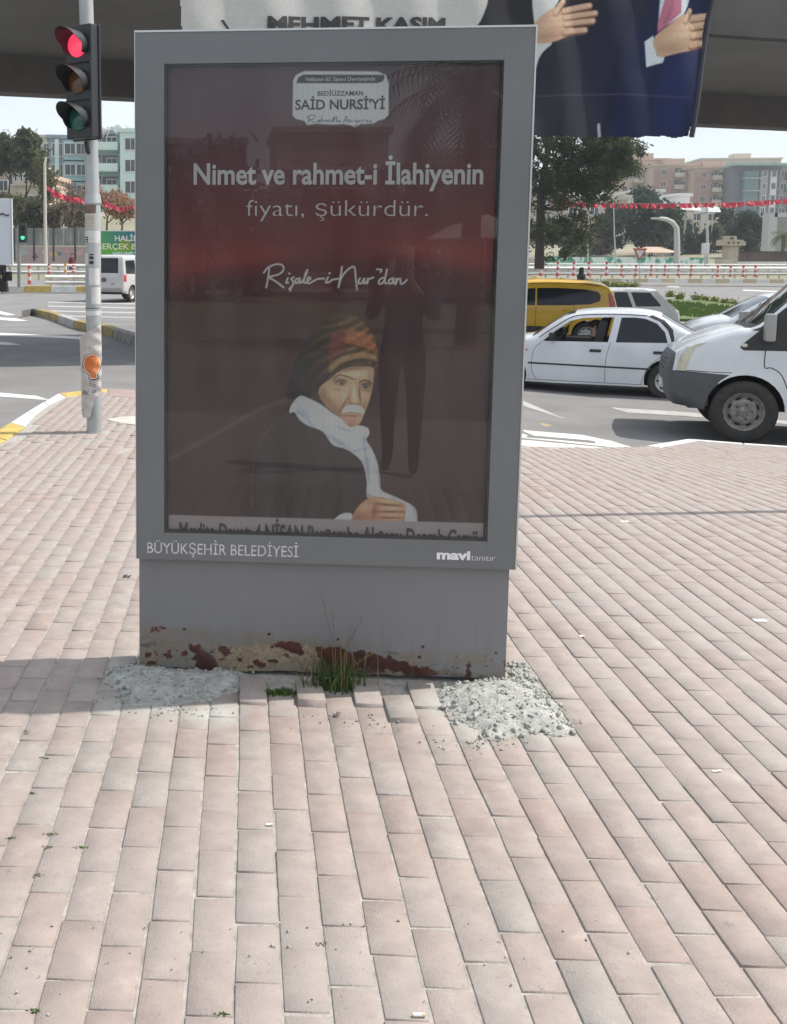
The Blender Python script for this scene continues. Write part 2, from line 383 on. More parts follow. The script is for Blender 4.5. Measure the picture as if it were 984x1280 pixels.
def sheet(name, xs, ys, dz, m):
    X, Y = np.meshgrid(xs, ys); V = np.stack([X, Y, gh(X, Y) + dz], -1).reshape(-1, 3)
    idx = np.arange(X.size).reshape(X.shape)
    F = np.stack([idx[:-1, :-1], idx[:-1, 1:], idx[1:, 1:], idx[1:, :-1]], -1).reshape(-1, 4)
    return setp(link(name, npmesh(name, V, F, m, smooth=True)), kind='structure')
xs = np.unique(np.concatenate([np.linspace(-1500, -80, 12), np.linspace(-80, 140, 56), np.linspace(140, 1500, 12), np.linspace(-2, 8, 21)]))
ys = np.unique(np.concatenate([np.linspace(-400, -20, 8), np.linspace(-20, 16, 37), np.linspace(16, 100, 85), np.linspace(100, 450, 36), np.linspace(450, 2500, 10)]))
sheet('ground', xs, ys, -.17, M_earth)
sheet('road', np.linspace(-60, 120, 121), np.concatenate([np.linspace(-12, 20, 41), np.linspace(21, 67.5, 48)]), RD, M_asphalt)

# paving outline (world x, y)
kOut = [PZ(0, 537), PZ(40, 511), PZ(75, 491), PZ(100, 487), PZ(135, 486), PZ(170, 486)]
kIn = [PZ(0, 555), PZ(27, 538), PZ(50, 512), PZ(80, 496.5), PZ(105, 490.5), PZ(135, 489.5), PZ(170, 489.5)]
def xy(p): return np.array([p[0], p[1]])
d0 = xy(kIn[0]) - xy(kIn[1]); leftfar = xy(kIn[0]) + d0 / np.linalg.norm(d0) * 0
L_in = [(-3.0, -3.0), (-2.35, 3.0), (-1.98, 7.2)] + [tuple(xy(p)) for p in kIn]
L_out = [(-3.18, -3.0), (-2.53, 3.0), (-2.14, 7.2)] + [tuple(xy(p)) for p in kOut]
R_edge_px = [(655, 557), (735, 559), (808, 557.5), (835, 553), (860, 549), (900, 551.5), (984, 558.5)]
R_edge = [tuple(xy(PG(*p))) for p in R_edge_px]
R_ext = [(R_edge[-1][0] + 3.2, R_edge[-1][1] - 1.35), (13.5, 3.5), (13.5, -3)]
PAVE = L_in + [R_edge[0]] + R_edge[1:] + R_ext
def pip(X, Y, poly):
    ins = np.zeros(np.shape(X), bool); q = [np.asarray(p, float) for p in poly]
    for i in range(len(q)):
        A, B = q[i], q[(i + 1) % len(q)]
        if A[1] != B[1]: ins ^= ((A[1] > Y) != (B[1] > Y)) & (X < (B[0] - A[0]) * (Y - A[1]) / (B[1] - A[1]) + A[0])
    return ins
def edist(X, Y, poly, closed=True):
    d = np.full(np.shape(X), 1e9); q = [np.asarray(p, float) for p in poly]
    for i in range(len(q) if closed else len(q) - 1):
        A, B = q[i], q[(i + 1) % len(q)]; D = B - A
        t = np.clip(((X - A[0]) * D[0] + (Y - A[1]) * D[1]) / (D @ D), 0, 1); d = np.minimum(d, np.hypot(X - A[0] - t * D[0], Y - A[1] - t * D[1]))
    return d
def tri2d(poly, step, holes=()):
    """triangulate a 2d polygon with inner grid points"""
    q = [Vector((float(a), float(b))) for a, b in poly]; n = len(q); P2 = np.array([(v.x, v.y) for v in q])
    gx = np.arange(P2[:, 0].min() + step * .5, P2[:, 0].max(), step); gy = np.arange(P2[:, 1].min() + step * .5, P2[:, 1].max(), step)
    X, Y = np.meshgrid(gx, gy); k = pip(X, Y, P2) & (edist(X, Y, P2) > step * .3)
    vs = q + [Vector((float(a), float(b))) for a, b in zip(X[k], Y[k])]
    r = delaunay_2d_cdt(vs, [(i, (i + 1) % n) for i in range(n)], [], 0, 1e-6)
    V = [tuple(v) for v in r[0]]; F = []
    for f in r[2]:
        c = np.mean([V[i] for i in f], axis=0)
        if pip(np.array(c[0]), np.array(c[1]), P2): F.append(tuple(f))
    return V, F
def draped(name, poly, m, dz, step=.5, thick=0, parent=None, base=0):
    V, F = tri2d(poly, step); Z = gh([v[0] for v in V], [v[1] for v in V]) + base
    mb = MB(); mb.add([(v[0], v[1], z + dz) for v, z in zip(V, Z)], F)
    if thick:
        n = len(poly)
        for i in range(n):
            a, b = poly[i], poly[(i + 1) % n]; za, zb = [float(gh(*p)) + base + dz for p in (a, b)]
            mb.add([(a[0], a[1], za), (b[0], b[1], zb), (b[0], b[1], zb - thick), (a[0], a[1], za - thick)], [(0, 1, 2, 3)])
    me = mb.mesh(name, m); me.polygons.foreach_set('use_smooth', [False] * len(me.polygons))
    return link(name, me, parent)

# the billboard stands here: origin, along-face and into-depth directions
B0 = np.array([.413, 3.6672, 0.]); BPS = -.0871
BT = np.array([math.cos(BPS), math.sin(BPS), 0]); BN = np.array([-math.sin(BPS), math.cos(BPS), 0])
pavement = setp(draped('pavement', PAVE, M_bed, -.0045, .6, thick=.14), kind='structure')

# --- bricks
PS = -.0348; pc, psn = math.cos(PS), math.sin(PS); PX0, PY0 = .0588, 2.0537
def gxy(u, v): return PX0 + .1 * u * pc - .2 * v * psn, PY0 + .1 * u * psn + .2 * v * pc
U, Vv = np.meshgrid(np.arange(-60, 150), np.arange(-11, 62)); U = U.ravel(); Vv = Vv.ravel().astype(float)
cu = U + .5; cv = Vv + .5 + np.where(U % 2 == 0, 0, .5)
X, Y = gxy(cu, cv)
k = pip(X, Y, PAVE) & (edist(X, Y, PAVE) > .085) & (X < .62 * Y + 1.6) & (X > -.3 * Y - 1.4) & (Y > .3)
bu = (X - B0[0]) * BT[0] + (Y - B0[1]) * BT[1]; bn = (X - B0[0]) * BN[0] + (Y - B0[1]) * BN[1]
foot = (np.abs(bu) < .69) & (bn > -.02) & (bn < .20)
hole_px = [(636, 826), (655, 826), (694, 872), (700, 905), (640, 900), (560, 868), (636, 858)]
HOLE = [tuple(xy(PZ(*p))) for p in hole_px]
strip = (np.abs(bu) < .70) & (bn > -.085) & (bn <= 0)
keep_px = [(316, 866), (386, 868), (460, 870), (499, 886), (540, 880)]
kc = [xy(PZ(*p)) for p in keep_px]
nearkeep = np.zeros(len(X), bool); kid = []
for c in kc:
    i = int(np.argmin(np.hypot(X - c[0], Y - c[1]))); nearkeep[i] = True; kid.append(i)
polez = [(-1.03, 9.27)]
k &= ~foot & ~pip(X, Y, HOLE) & ~(strip & ~nearkeep)
k &= np.hypot(X + 1.03, Y - 9.27) > .10
sel = np.where(k)[0]
dist = np.hypot(X[sel], Y[sel]); px = CX + FPX * X[sel] / Y[sel]
infr = (px > -30) & (px < 1014) & (Y[sel] > 1.85)
order = sel[np.lexsort((dist, ~infr))]
jit = rng.normal(size=(len(X), 6))
coljit = rng.normal(size=400) * .003
def brick_co(i, tone_only=False):
    j = jit[i]; hw = .0465 + .0008 * j[0]; hl = .0982 + .0007 * j[1]
    top = .002 * j[2]
    return hw, hl, top
def brick_tmpl(hw, hl):
    b = .0022; V = []
    for z, a in ((-.035, 0), (-b, 0), (0, b)):
        for sx, sy in ((-1, -1), (1, -1), (1, 1), (-1, 1)): V.append((sx * (hw - a), sy * (hl - a), z))
    F = []
    for L in (0, 4):
        for q in range(4): F.append((L + q, L + (q + 1) % 4, L + 4 + (q + 1) % 4, L + 4 + q))
    F.append((8, 9, 10, 11)); return V, F
# shared meshes for the nearest three hundred
BM = []
for q in range(24):
    hw, hl = .0470 + .0009 * rng.normal(), .0979 + .0007 * rng.normal()
    V, F = brick_tmpl(hw, hl); V = [(a + rng.normal() * .0006, b + rng.normal() * .0007, c) for a, b, c in V]; ch_ = int(rng.integers(4)); V = [(a * (.93 if (i_ % 4 == ch_ and i_ > 3 and q % 3 == 0) else 1), b * (.96 if (i_ % 4 == ch_ and i_ > 3 and q % 3 == 0) else 1), c - (.002 if (i_ == 8 + ch_ and q % 3 == 0) else 0)) for i_, (a, b, c) in enumerate(V)]
    t = float(np.clip(rng.beta(1.6, 1.4), 0, 1)); BM.append(npmesh('brick', V, F, M_brick, attrs={'tone': ('FLOAT', 'POINT', np.full(12, t))}))
raised = {kid[0]: (.016, .07, .02), kid[1]: (.018, .06, -.03), kid[2]: (.015, .05, .03), kid[3]: (.012, .03, .05), kid[4]: (.012, -.05, .02)}
near = list(order[:295]); near += [i for i in kid if i not in near]
for i in near:
    o = link('brick', BM[int(rng.integers(24))], pavement)
    dy = coljit[U[i] + 100] * 2 + .0025 * jit[i][3]
    z, rx, ry = raised.get(i, (.0008 * jit[i][2], .004 * jit[i][4], .007 * jit[i][5]))
    o.location = (X[i] - psn * dy, Y[i] + pc * dy, z); o.rotation_euler = (rx, ry, PS + .004 * jit[i][0] + (PI if jit[i][1] > 0 else 0))
rest = np.array([i for i in order if i not in set(near)])
TV, TF = brick_tmpl(.0472, .0978); TV = np.array(TV); TF = np.array(TF)
n = len(rest); s = 1 + jit[rest][:, 0:1] * .012
vx = TV[None, :, 0] * s; vy = TV[None, :, 1] * (1 + jit[rest][:, 1:2] * .006); ang = PS + .005 * jit[rest][:, 3]
ca, sa = np.cos(ang)[:, None], np.sin(ang)[:, None]
dy = coljit[U[rest] + 100] * 2 + .0025 * jit[rest][:, 3]
WX = X[rest][:, None] + vx * ca - vy * sa - psn * dy[:, None]; WY = Y[rest][:, None] + vx * sa + vy * ca + pc * dy[:, None]
amp = 1 + 3.0 * np.exp(-np.hypot(X[rest] + .9, Y[rest] - 9.0) / 1.1)[:, None]
WZ = TV[None, :, 2] + gh(WX, WY) + (.0007 * jit[rest][:, 2:3] + vx * .006 * jit[rest][:, 4:5] + vy * .004 * jit[rest][:, 5:6]) * amp
VV = np.stack([WX, WY, WZ], -1).reshape(-1, 3); FF = (TF[None] + 12 * np.arange(n)[:, None, None]).reshape(-1, 4)
tone = np.repeat(np.clip(rng.beta(1.6, 1.4, n), 0, 1), 12)
setp(link('bricks', npmesh('bricks', VV, FF, M_brick, attrs={'tone': ('FLOAT', 'POINT', tone)}), pavement), kind='stuff')

# --- kerbs
def kerb(name, outer, inner, mats, zt=.004, down=.15, seg=None):
    """one stone per span between matching outer / inner points"""
    root = setp(link(name, bpy.data.meshes.new(name)), kind='structure')
    for i in range(len(outer) - 1):
        a, b, c, d = outer[i], outer[i + 1], inner[i + 1], inner[i]
        def sh(p, q, f): return (p[0] + (q[0] - p[0]) * f, p[1] + (q[1] - p[1]) * f)
        a, b = sh(a, b, .012), sh(b, a, .012); d, c = sh(d, c, .012), sh(c, d, .012)
        q = [a, b, c, d]; V = []
        for dz in (-down, zt): V += [(p[0], p[1], float(gh(*p)) + dz) for p in q]
        mb = MB().add(V, [(3, 2, 1, 0), (4, 5, 6, 7), (0, 1, 5, 4), (1, 2, 6, 5), (2, 3, 7, 6), (3, 0, 4, 7)])
        link('kerbstone', mb.mesh('kerbstone', mats[i % len(mats)] if i < len(mats) else mats[-1], bevel=.012), root)
    return root
def resamp(a, n):
    a = np.array(a, float); d = np.r_[0, np.cumsum(np.hypot(*np.diff(a, axis=0).T))]
    t = np.linspace(0, d[-1], n); return [(float(np.interp(q, d, a[:, 0])), float(np.interp(q, d, a[:, 1]))) for q in t]
lo = [L_out[2]] + [(L_out[2][0] * (1 - t) + L_out[3][0] * t, L_out[2][1] * (1 - t) + L_out[3][1] * t) for t in (.5,)] + list(L_out[3:])
li = [L_in[2]] + [(L_in[2][0] * (1 - t) + L_in[3][0] * t, L_in[2][1] * (1 - t) + L_in[3][1] * t) for t in (.5,)] + list(L_in[3:9])
loR, liR = resamp(L_out[1:8], 14), resamp(L_in[1:9], 14)
Y_, W_ = M_yellow, M_kwhite
kerb('kerb', loR, liR, [W_, W_, Y_, W_, W_, W_, Y_, Y_, Y_, W_, W_, W_, Y_])
# pink unpainted stones along the far side
fo = resamp([tuple(xy(kOut[4])), tuple(xy(kOut[5])), (R_edge[0][0] - .02, R_edge[0][1] + .1)], 9)
fi = resamp([tuple(xy(PZ(135, 495.5))), tuple(xy(PZ(171, 495.5))), (R_edge[0][0] - .1, R_edge[0][1] - .12)], 9)
kerb('kerb', fo, fi, [M_pinkkerb])
ro = resamp([R_edge[2], R_edge[3], R_edge[4]], 3) + resamp([R_edge[4], R_edge[5], R_edge[6], R_ext[0]], 9)[1:]
def inset(pts, w):
    out = []
    for i, p in enumerate(pts):
        a = np.array(pts[max(i - 1, 0)]); b = np.array(pts[min(i + 1, len(pts) - 1)]); t = (b - a) / np.linalg.norm(b - a)
        out.append((p[0] + t[1] * w, p[1] - t[0] * w))
    return out
kerb('kerb', ro, inset(ro, .13), [M_kwhite], zt=.006)
# pale ramp slab behind the traffic light pole
draped('ramp_slab', [tuple(xy(PZ(*p))) for p in [(133, 525), (150, 521.5), (195, 519.5), (230, 521), (230, 536), (180, 533), (150, 529)]], mat('pale_slab', (.50, .485, .44), rough=.8, var=.12, scale=5), .006, .3, thick=.02)['kind'] = 'structure'

# --- road markings (px outlines dropped on the road surface)
def marking(px, m=M_white, dz=.004, name='road_marking'):
    return setp(draped(name, [tuple(xy(PG(x, y, RD))) for x, y in px], m, dz, .6, base=RD), kind='structure')
marking([(650, 492), (661, 497), (763, 520), (800, 530), (870, 549), (855, 556), (806, 552), (760, 540), (700, 522), (655, 508), (640, 500)], M_worn)
marking([(640, 537), (728, 544), (752, 549), (800, 558), (775, 560.5), (655, 548), (640, 546)], M_white)
marking([(640, 550), (655, 550.2), (770, 561), (700, 562), (640, 556)], M_white)
marking([(735, 507.5), (800, 512), (840, 514), (990, 527), (990, 531), (850, 520), (800, 517), (752, 513)], M_worn)
marking([(640, 521), (662, 525), (692, 532), (672, 535), (640, 532)], mat('faded_yellow_paint', (.40, .32, .16), var=.3, scale=5))
for q in [[(-20, 490), (0, 491), (45, 495), (62, 500), (52, 500), (0, 496), (-20, 495)], [(-20, 415), (60, 419), (110, 421.5), (110, 424.5), (60, 422), (-20, 418.5)], [(-10, 427), (10, 428), (26, 431), (10, 431.5), (-10, 430)],
          [(-10, 387), (0, 389), (20, 393.5), (10, 394.5), (-10, 391)], [(-10, 396), (20, 398), (35, 401), (20, 401.5), (-10, 399)]]: marking(q)
for y0, y1 in ((377, 378.2), (382, 383.4), (388, 389.4), (394, 395.2)): marking([(60, y0), (200, y0 + 3), (200, y1 + 3.2), (60, y1)], M_worn)
marking([(836, 357.4), (852, 358.3), (848, 359.3), (832, 358.5)]); marking([(930, 362), (975, 364), (972, 365.2), (928, 363.2)])

# --- worn striped island kerb on the left
isl_px = [(27, 391), (38, 388.5), (45, 389.5), (62, 393), (72, 396), (92, 402.5), (107, 406), (128, 408.5), (141, 413), (171, 422), (230, 440)]
zt = RD + .2
def atz(p, z): return tuple(xy(PZ(p[0], p[1], z)))
io = [atz(p, zt) for p in isl_px]; ii = [(a + .10, b + .42) for a, b in io]; ii[0] = (io[0][0] + .02, io[0][1] + .25)
m_dk = mat('sooty_concrete', (.15, .145, .135), rough=.9, var=.4, scale=4, bump=.4)
m_oy = mat('grimy_yellow_paint', (.36, .27, .10), rough=.8, var=.45, scale=5); m_ow = mat('grimy_white_paint', (.42, .42, .40), rough=.8, var=.35, scale=5)
kerb('traffic_island', io, ii, [m_dk, m_dk, m_oy, m_oy, m_ow, m_oy, m_oy, m_oy, mat('broken_concrete', (.33, .30, .27), rough=.95, var=.5, scale=6, bump=.9, bscale=20)], zt=zt, down=.16)
# ================================================================== poster case
def bbpt(u, z, dep=0): return Vector((B0[0] + u * BT[0] + dep * BN[0], B0[1] + u * BT[1] + dep * BN[1], z))
def bbinv(x, y, dep=.04):
    d = pray(x, y); o = EYEV; b = B0 + BN * dep; t = ((b - o) @ BN) / (d @ BN); p = o + d * t
    return (p - b) @ BT, p[2]
case = thing('poster_case', 'big grey street poster case with a dark red poster, standing alone on the brick paving', 'billboard', (B0[0], B0[1], 0), BPS)
M_frame = mat('grey_case_paint', (.162, .170, .175), rough=.32, var=.10, scale=2.5, spec=.55)
M_body = mat('grey_body_paint', (.20, .20, .208), rough=.45, var=.06, scale=2)
M_alu = mat('bright_alu_edge', (.62, .63, .62), rough=.35, metal=.6)
M_wlet = mat('white_letter', (.80, .79, .79), rough=.6); M_dlet = mat('dark_letter', (.035, .033, .036), rough=.6)
W2, ZT, ZB = .679, 2.306, .434; OL, OR_, OT, OB = -.578, .580, 2.200, .534
# local frame of the case: x along the face, y into depth
def bx(mb, x0, x1, y0, y1, z0, z1, mi=0): return mb.box(((x0 + x1) / 2, (y0 + y1) / 2, (z0 + z1) / 2), (x1 - x0, y1 - y0, z1 - z0), mi=mi)
mb = MB(); bx(mb, -W2 + .004, W2 - .004, .022, .20, ZB + .004, ZT - .004)
mb2 = MB()   # hollow cabinet: sides, top, bottom, back
for a in ((-W2 + .004, OL - .02, .024, .19, ZB + .004, ZT - .004), (OR_ + .02, W2 - .004, .024, .19, ZB + .004, ZT - .004), (OL - .0199, OR_ + .0199, .024, .19, OT + .02, ZT - .004), (OL - .0199, OR_ + .0199, .024, .19, ZB + .004, OB - .02), (OL - .0199, OR_ + .0199, .06, .19, OB - .0199, OT + .0199)): bx(mb2, *a)
mb2.build('cabinet', M_body, case, bevel=.003)
fr = MB()    # painted door border
for a in ((-W2, OL, .002, .022, ZB, ZT), (OR_, W2, .002, .022, ZB, ZT), (OL + .0002, OR_ - .0002, .0022, .022, OT, ZT), (OL + .0002, OR_ - .0002, .0022, .022, ZB, OB)): bx(fr, *a)
door = fr.build('door_frame', M_frame, case)
ed = MB()
bx(ed, -W2 - .003, W2 + .006, -.001, .03, ZT + .0005, ZT + .007); bx(ed, W2 + .0005, W2 + .006, -.001, .03, ZB, ZT); bx(ed, -W2 - .003, -W2 - .0005, -.001, .03, ZB, ZT)
ed.build('edge_trim', M_alu, case)
gk = MB()
for a in ((OL - .001, OL + .006, .012, .05, OB, OT), (OR_ - .005, OR_ + .001, .012, .05, OB, OT), (OL + .006, OR_ - .005, .012, .05, OT - .006, OT + .001), (OL + .006, OR_ - .005, .012, .05, OB - .001, OB + .005)): bx(gk, *a)
gk.build('gasket', mat('dark_gasket', (.05, .055, .06), rough=.5), case)
M_glass = clearglass('case_glass', (.93, .95, .94), amt=1.1, haze=.045)
gp = MB(); gp.add([(OL, .010, OB), (OR_, .010, OB), (OR_, .010, OT), (OL, .010, OT)], [(0, 1, 2, 3)]); gp.build('glass_pane', M_glass, case, norm=False)
# --- poster print
def z7(x, y): return bbinv(360 + x / 4.13, 370 + y / 4.13)
def z6(x, y): return bbinv(160 + x / 1.968, 320 + y / 1.968)
def zr(x, y): return bbinv(300 + x / 4.1, 300 + y / 4.1)
def zl(x, y): return bbinv(350 + x / 6.56, 80 + y / 6.56)
cv_ = Canvas(OL + .012, OR_ - .008, .50, 2.214, 430, 640, (50, 38, 40))
zz = np.array([.50, .60, .85, 1.15, 1.38, 1.46, 1.53, 1.60, 1.72, 1.9, 2.214])
cc = s2l(np.array([(70, 48, 46), (66, 45, 45), (64, 43, 44), (70, 44, 46), (80, 36, 40), (104, 40, 43), (122, 50, 52), (104, 42, 46), (92, 40, 46), (78, 44, 52), (72, 54, 62)]))
wv = (fbm(cv_.U * 3 + 9, cv_.Z * 5, 4) - .5) * .12
for q in range(3): cv_.C[..., q] = np.interp(cv_.Z + wv, zz, cc[:, q])
cv_.C *= (1 + .25 * (fbm(cv_.U * 5, cv_.Z * 9, 4, 5)[..., None] - .5))
# dark hill line under the red sky
cv_.fill([(208, 352), (250, 345), (330, 330), (380, 318), (430, 313), (500, 318), (560, 335), (620, 345), (625, 420), (208, 420)], (52, 26, 30), .55, .05)if 0 else None
cv_.tf = lambda x, y: bbinv(x, y)
cv_.fill([(206, 366), (300, 338), (375, 320), (440, 314), (520, 322), (600, 345), (628, 352), (628, 430), (206, 430)], (46, 25, 29), .6, .07)
# the man in the picture: coat, turban, face, scarf, hands
cv_.tf = z6
cv_.fill([(400, 375), (350, 420), (312, 490), (300, 570), (298, 680), (520, 680), (600, 640), (590, 560), (540, 480), (440, 380)], (50, 41, 44), .85, .012)
cv_.line([(398, 385), (345, 428), (314, 490), (304, 560), (304, 620)], .004, (92, 78, 74), .5, .008)
for q in ((430, 430, 470, 620), (500, 500, 520, 640), (380, 480, 400, 640)): cv_.line([(q[0], q[1]), ((q[0] + q[2]) / 2 + 8, (q[1] + q[3]) / 2), (q[2], q[3])], .02, (30, 23, 26), .35, .03)
cv_.line([(95, 505), (230, 430), (330, 375), (420, 348)], .010, (118, 96, 84), .38, .014); cv_.line([(110, 490), (280, 400), (400, 352)], .02, (100, 80, 72), .22, .03)
cv_.tf = z7
# grid -> picture coordinates (affine fit) so that tones can be laid on softly
_pp = [(0, 0), (826, 0), (0, 1200), (826, 1200), (400, 600)]; _q = np.array([z7(*p) for p in _pp]); _M, _r, _k, _s2 = np.linalg.lstsq(np.c_[_q, np.ones(5)], np.array(_pp, float), rcond=None)
ZX = cv_.U * _M[0, 0] + cv_.Z * _M[1, 0] + _M[2, 0]; ZY = cv_.U * _M[0, 1] + cv_.Z * _M[1, 1] + _M[2, 1]
ALL = (slice(None), slice(None))
def mask(poly, soft=.003, smooth=True, wob=0):
    keep_ = cv_.C.copy(); cv_.C[:] = 0; cv_.fill(poly, (255, 255, 255), 1, soft, smooth=smooth, wob=wob); m_ = cv_.C[..., 0].copy(); cv_.C = keep_; return m_
def tone(x, y, rx, ry, col, a, m_=1, rot=0):
    dx, dy = ZX - x, ZY - y; c_, s_ = math.cos(rot), math.sin(rot); e = ((dx * c_ + dy * s_) / rx) ** 2 + ((-dx * s_ + dy * c_) / ry) ** 2; cv_.blend(ALL, a * np.exp(-e) * m_, col)
def pick(t, cols):
    cols = s2l(np.array(cols)); t = np.clip(t, 0, .9999) * (len(cols) - 1); i = t.astype(int); f = (t - i)[..., None]; return cols[i] * (1 - f) + cols[np.minimum(i + 1, len(cols) - 1)] * f
tm = mask([(-10, 520), (20, 400), (60, 290), (130, 180), (220, 115), (300, 92), (360, 112), (400, 150), (440, 205), (457, 260), (457, 372), (390, 368), (300, 374), (232, 422), (185, 462), (130, 512), (60, 530)], .008, wob=.004)
cx_, cy_ = 520, 560; rr_ = np.hypot((ZX - cx_) * .75, ZY - cy_); an_ = np.arctan2(ZY - cy_, ZX - cx_)
band = rr_ / 46 + 1.6 * fbm(an_ * 3 + 5, rr_ / 160, 3, 61) + .35 * np.sin(an_ * 5); fold = .5 + .30 * np.sin(band * 2 * PI) + .35 * (fbm(an_ * 9, rr_ / 30, 3, 67) - .45); fine = fbm(an_ * 26, rr_ / 9, 3, 63)
tc_ = pick(np.clip((.12 + .78 * fold * (.5 + 1.0 * fine)), 0, 1), [(34, 24, 22), (66, 46, 38), (104, 70, 50), (146, 104, 70), (176, 140, 104)])
lit = np.clip((ZX - 60) / 330, .12, 1)[..., None] ** 1.1; cv_.blend(ALL, tm, tc_ * lit)
om = mask([(300, 190), (350, 180), (412, 200), (446, 238), (457, 290), (420, 278), (365, 258), (318, 250), (292, 238)], .012); cv_.blend(ALL, om * .8, pick(.35 + .6 * fine + .25 * (fold - .5), [(90, 44, 26), (150, 84, 48), (196, 126, 78)]))
rm2 = mask([(232, 205), (270, 180), (302, 190), (288, 250), (240, 310), (214, 372), (216, 300)], .016); cv_.blend(ALL, rm2 * .7, pick(.2 + .8 * fine, [(70, 26, 28), (118, 46, 46), (150, 84, 78)]))
sm_ = mask([(215, 362), (262, 320), (330, 298), (402, 292), (453, 312), (457, 338), (410, 324), (340, 328), (270, 356), (222, 396)], .010); cv_.blend(ALL, sm_ * .85, pick(.3 + .7 * fine, [(90, 66, 42), (146, 116, 76), (186, 160, 118)]))
cv_.line([(218, 402), (280, 352), (350, 330), (410, 328), (457, 343)], .006, (30, 20, 18), .85, .008); cv_.line([(292, 244), (365, 262), (420, 282), (456, 300)], .006, (30, 20, 18), .7, .010); cv_.fill([(222, 400), (280, 356), (350, 336), (410, 334), (457, 350), (457, 374), (400, 368), (320, 370), (262, 394), (230, 425)], (72, 52, 42), .75, .008)
tone(330, 110, 60, 22, (84, 70, 56), .5, tm); tone(60, 430, 110, 120, (44, 35, 34), .55, tm); tone(180, 440, 60, 50, (30, 23, 22), .6, tm)
# face
face = [(166, 470), (225, 425), (262, 392), (320, 368), (390, 364), (441, 372), (442, 430), (432, 500), (414, 560), (390, 620), (372, 655), (335, 680), (300, 664), (255, 614), (205, 577), (163, 515)]
fm_ = mask(face, .004); cv_.blend(ALL, fm_, pick(.5 + .5 * (fbm(ZX / 30, ZY / 30, 4, 71) - .4), [(186, 152, 122), (204, 174, 144)]))
for x, y, rx, ry, c_, a_, ro in ((190, 520, 50, 80, (120, 88, 68), .75, -.5), (250, 600, 40, 60, (118, 84, 66), .6, -.6), (310, 372, 120, 16, (104, 74, 56), .75, -.08), (272, 436, 44, 20, (92, 64, 50), .75, .05), (402, 456, 32, 20, (88, 60, 48), .8, .25), (300, 500, 26, 40, (214, 184, 152), .6, 0), (235, 500, 34, 34, (208, 176, 146), .6, 0), (345, 395, 60, 16, (226, 198, 168), .7, 0),
                            (346, 500, 9, 42, (228, 200, 170), .9, -.08), (318, 512, 10, 30, (140, 102, 80), .55, .1), (372, 505, 8, 40, (126, 90, 70), .75, -.05), (348, 556, 34, 9, (112, 76, 60), .8, .05), (322, 548, 12, 9, (150, 104, 82), .7, 0), (290, 560, 10, 36, (128, 92, 72), .7, .55), (398, 560, 14, 36, (128, 92, 72), .6, .2), (425, 440, 12, 80, (132, 98, 76), .6, 0), (262, 478, 34, 7, (140, 106, 84), .6, .12), (404, 482, 24, 6, (126, 92, 74), .6, .2), (330, 640, 44, 20, (176, 122, 104), .8, 0), (330, 612, 46, 6, (120, 74, 64), .75, .02), (330, 664, 40, 12, (116, 80, 66), .6, 0), (412, 520, 12, 30, (196, 160, 130), .4, 0)):
    tone(x, y, rx, ry, c_, a_, fm_, ro)
for q, w_, c_, a_ in (([(236, 430), (262, 408), (300, 414), (340, 430)], .0055, (58, 46, 42), .8), ([(372, 444), (398, 434), (430, 450)], .0060, (50, 38, 36), .85), ([(244, 446), (270, 432), (300, 440)], .0032, (34, 24, 22), .9), ([(380, 462), (402, 450), (424, 460)], .0032, (30, 22, 20), .9), ([(250, 456), (276, 460), (302, 450)], .0018, (96, 66, 54), .8), ([(384, 472), (404, 474), (420, 466)], .0018, (90, 62, 52), .8),
                     ([(372, 462), (366, 500), (378, 546), (350, 562), (320, 548), (309, 524)], .0022, (84, 54, 42), .8), ([(310, 527), (288, 556), (272, 592)], .0024, (98, 66, 50), .75), ([(245, 402), (300, 390), (350, 396)], .0014, (150, 116, 92), .6), ([(255, 414), (310, 402), (346, 408)], .0012, (150, 116, 92), .5), ([(352, 420), (348, 448)], .0020, (98, 68, 52), .7), ([(366, 424), (366, 450)], .0018, (98, 68, 52), .6), ([(210, 520), (228, 560), (262, 600)], .0018, (124, 90, 70), .6), ([(441, 372), (442, 430), (432, 500), (414, 560), (390, 622)], .003, (92, 66, 54), .8)):
    cv_.line(q, w_, c_, a_, .004)
for x, y in ((282, 444), (404, 461)): tone(x - 3, y + 1, 17, 7, (196, 184, 170), .6, fm_); tone(x, y, 10, 9, (14, 10, 9), 1, fm_); tone(x, y, 9, 8, (14, 10, 9), .9, fm_); tone(x + 2, y - 3, 2.2, 2.2, (236, 232, 226), .8, fm_)
mm_ = mask([(280, 594), (302, 568), (345, 560), (380, 572), (394, 600), (372, 608), (330, 598), (295, 606)], .006); cv_.blend(ALL, mm_ * .9, pick(.3 + .9 * fbm(ZX / 4 + ZY / 9, ZY / 22, 3, 75), [(136, 128, 120), (196, 190, 184), (232, 228, 224)])); cv_.line([(296, 604), (330, 602), (376, 608)], .0026, (84, 54, 48), .8, .003)
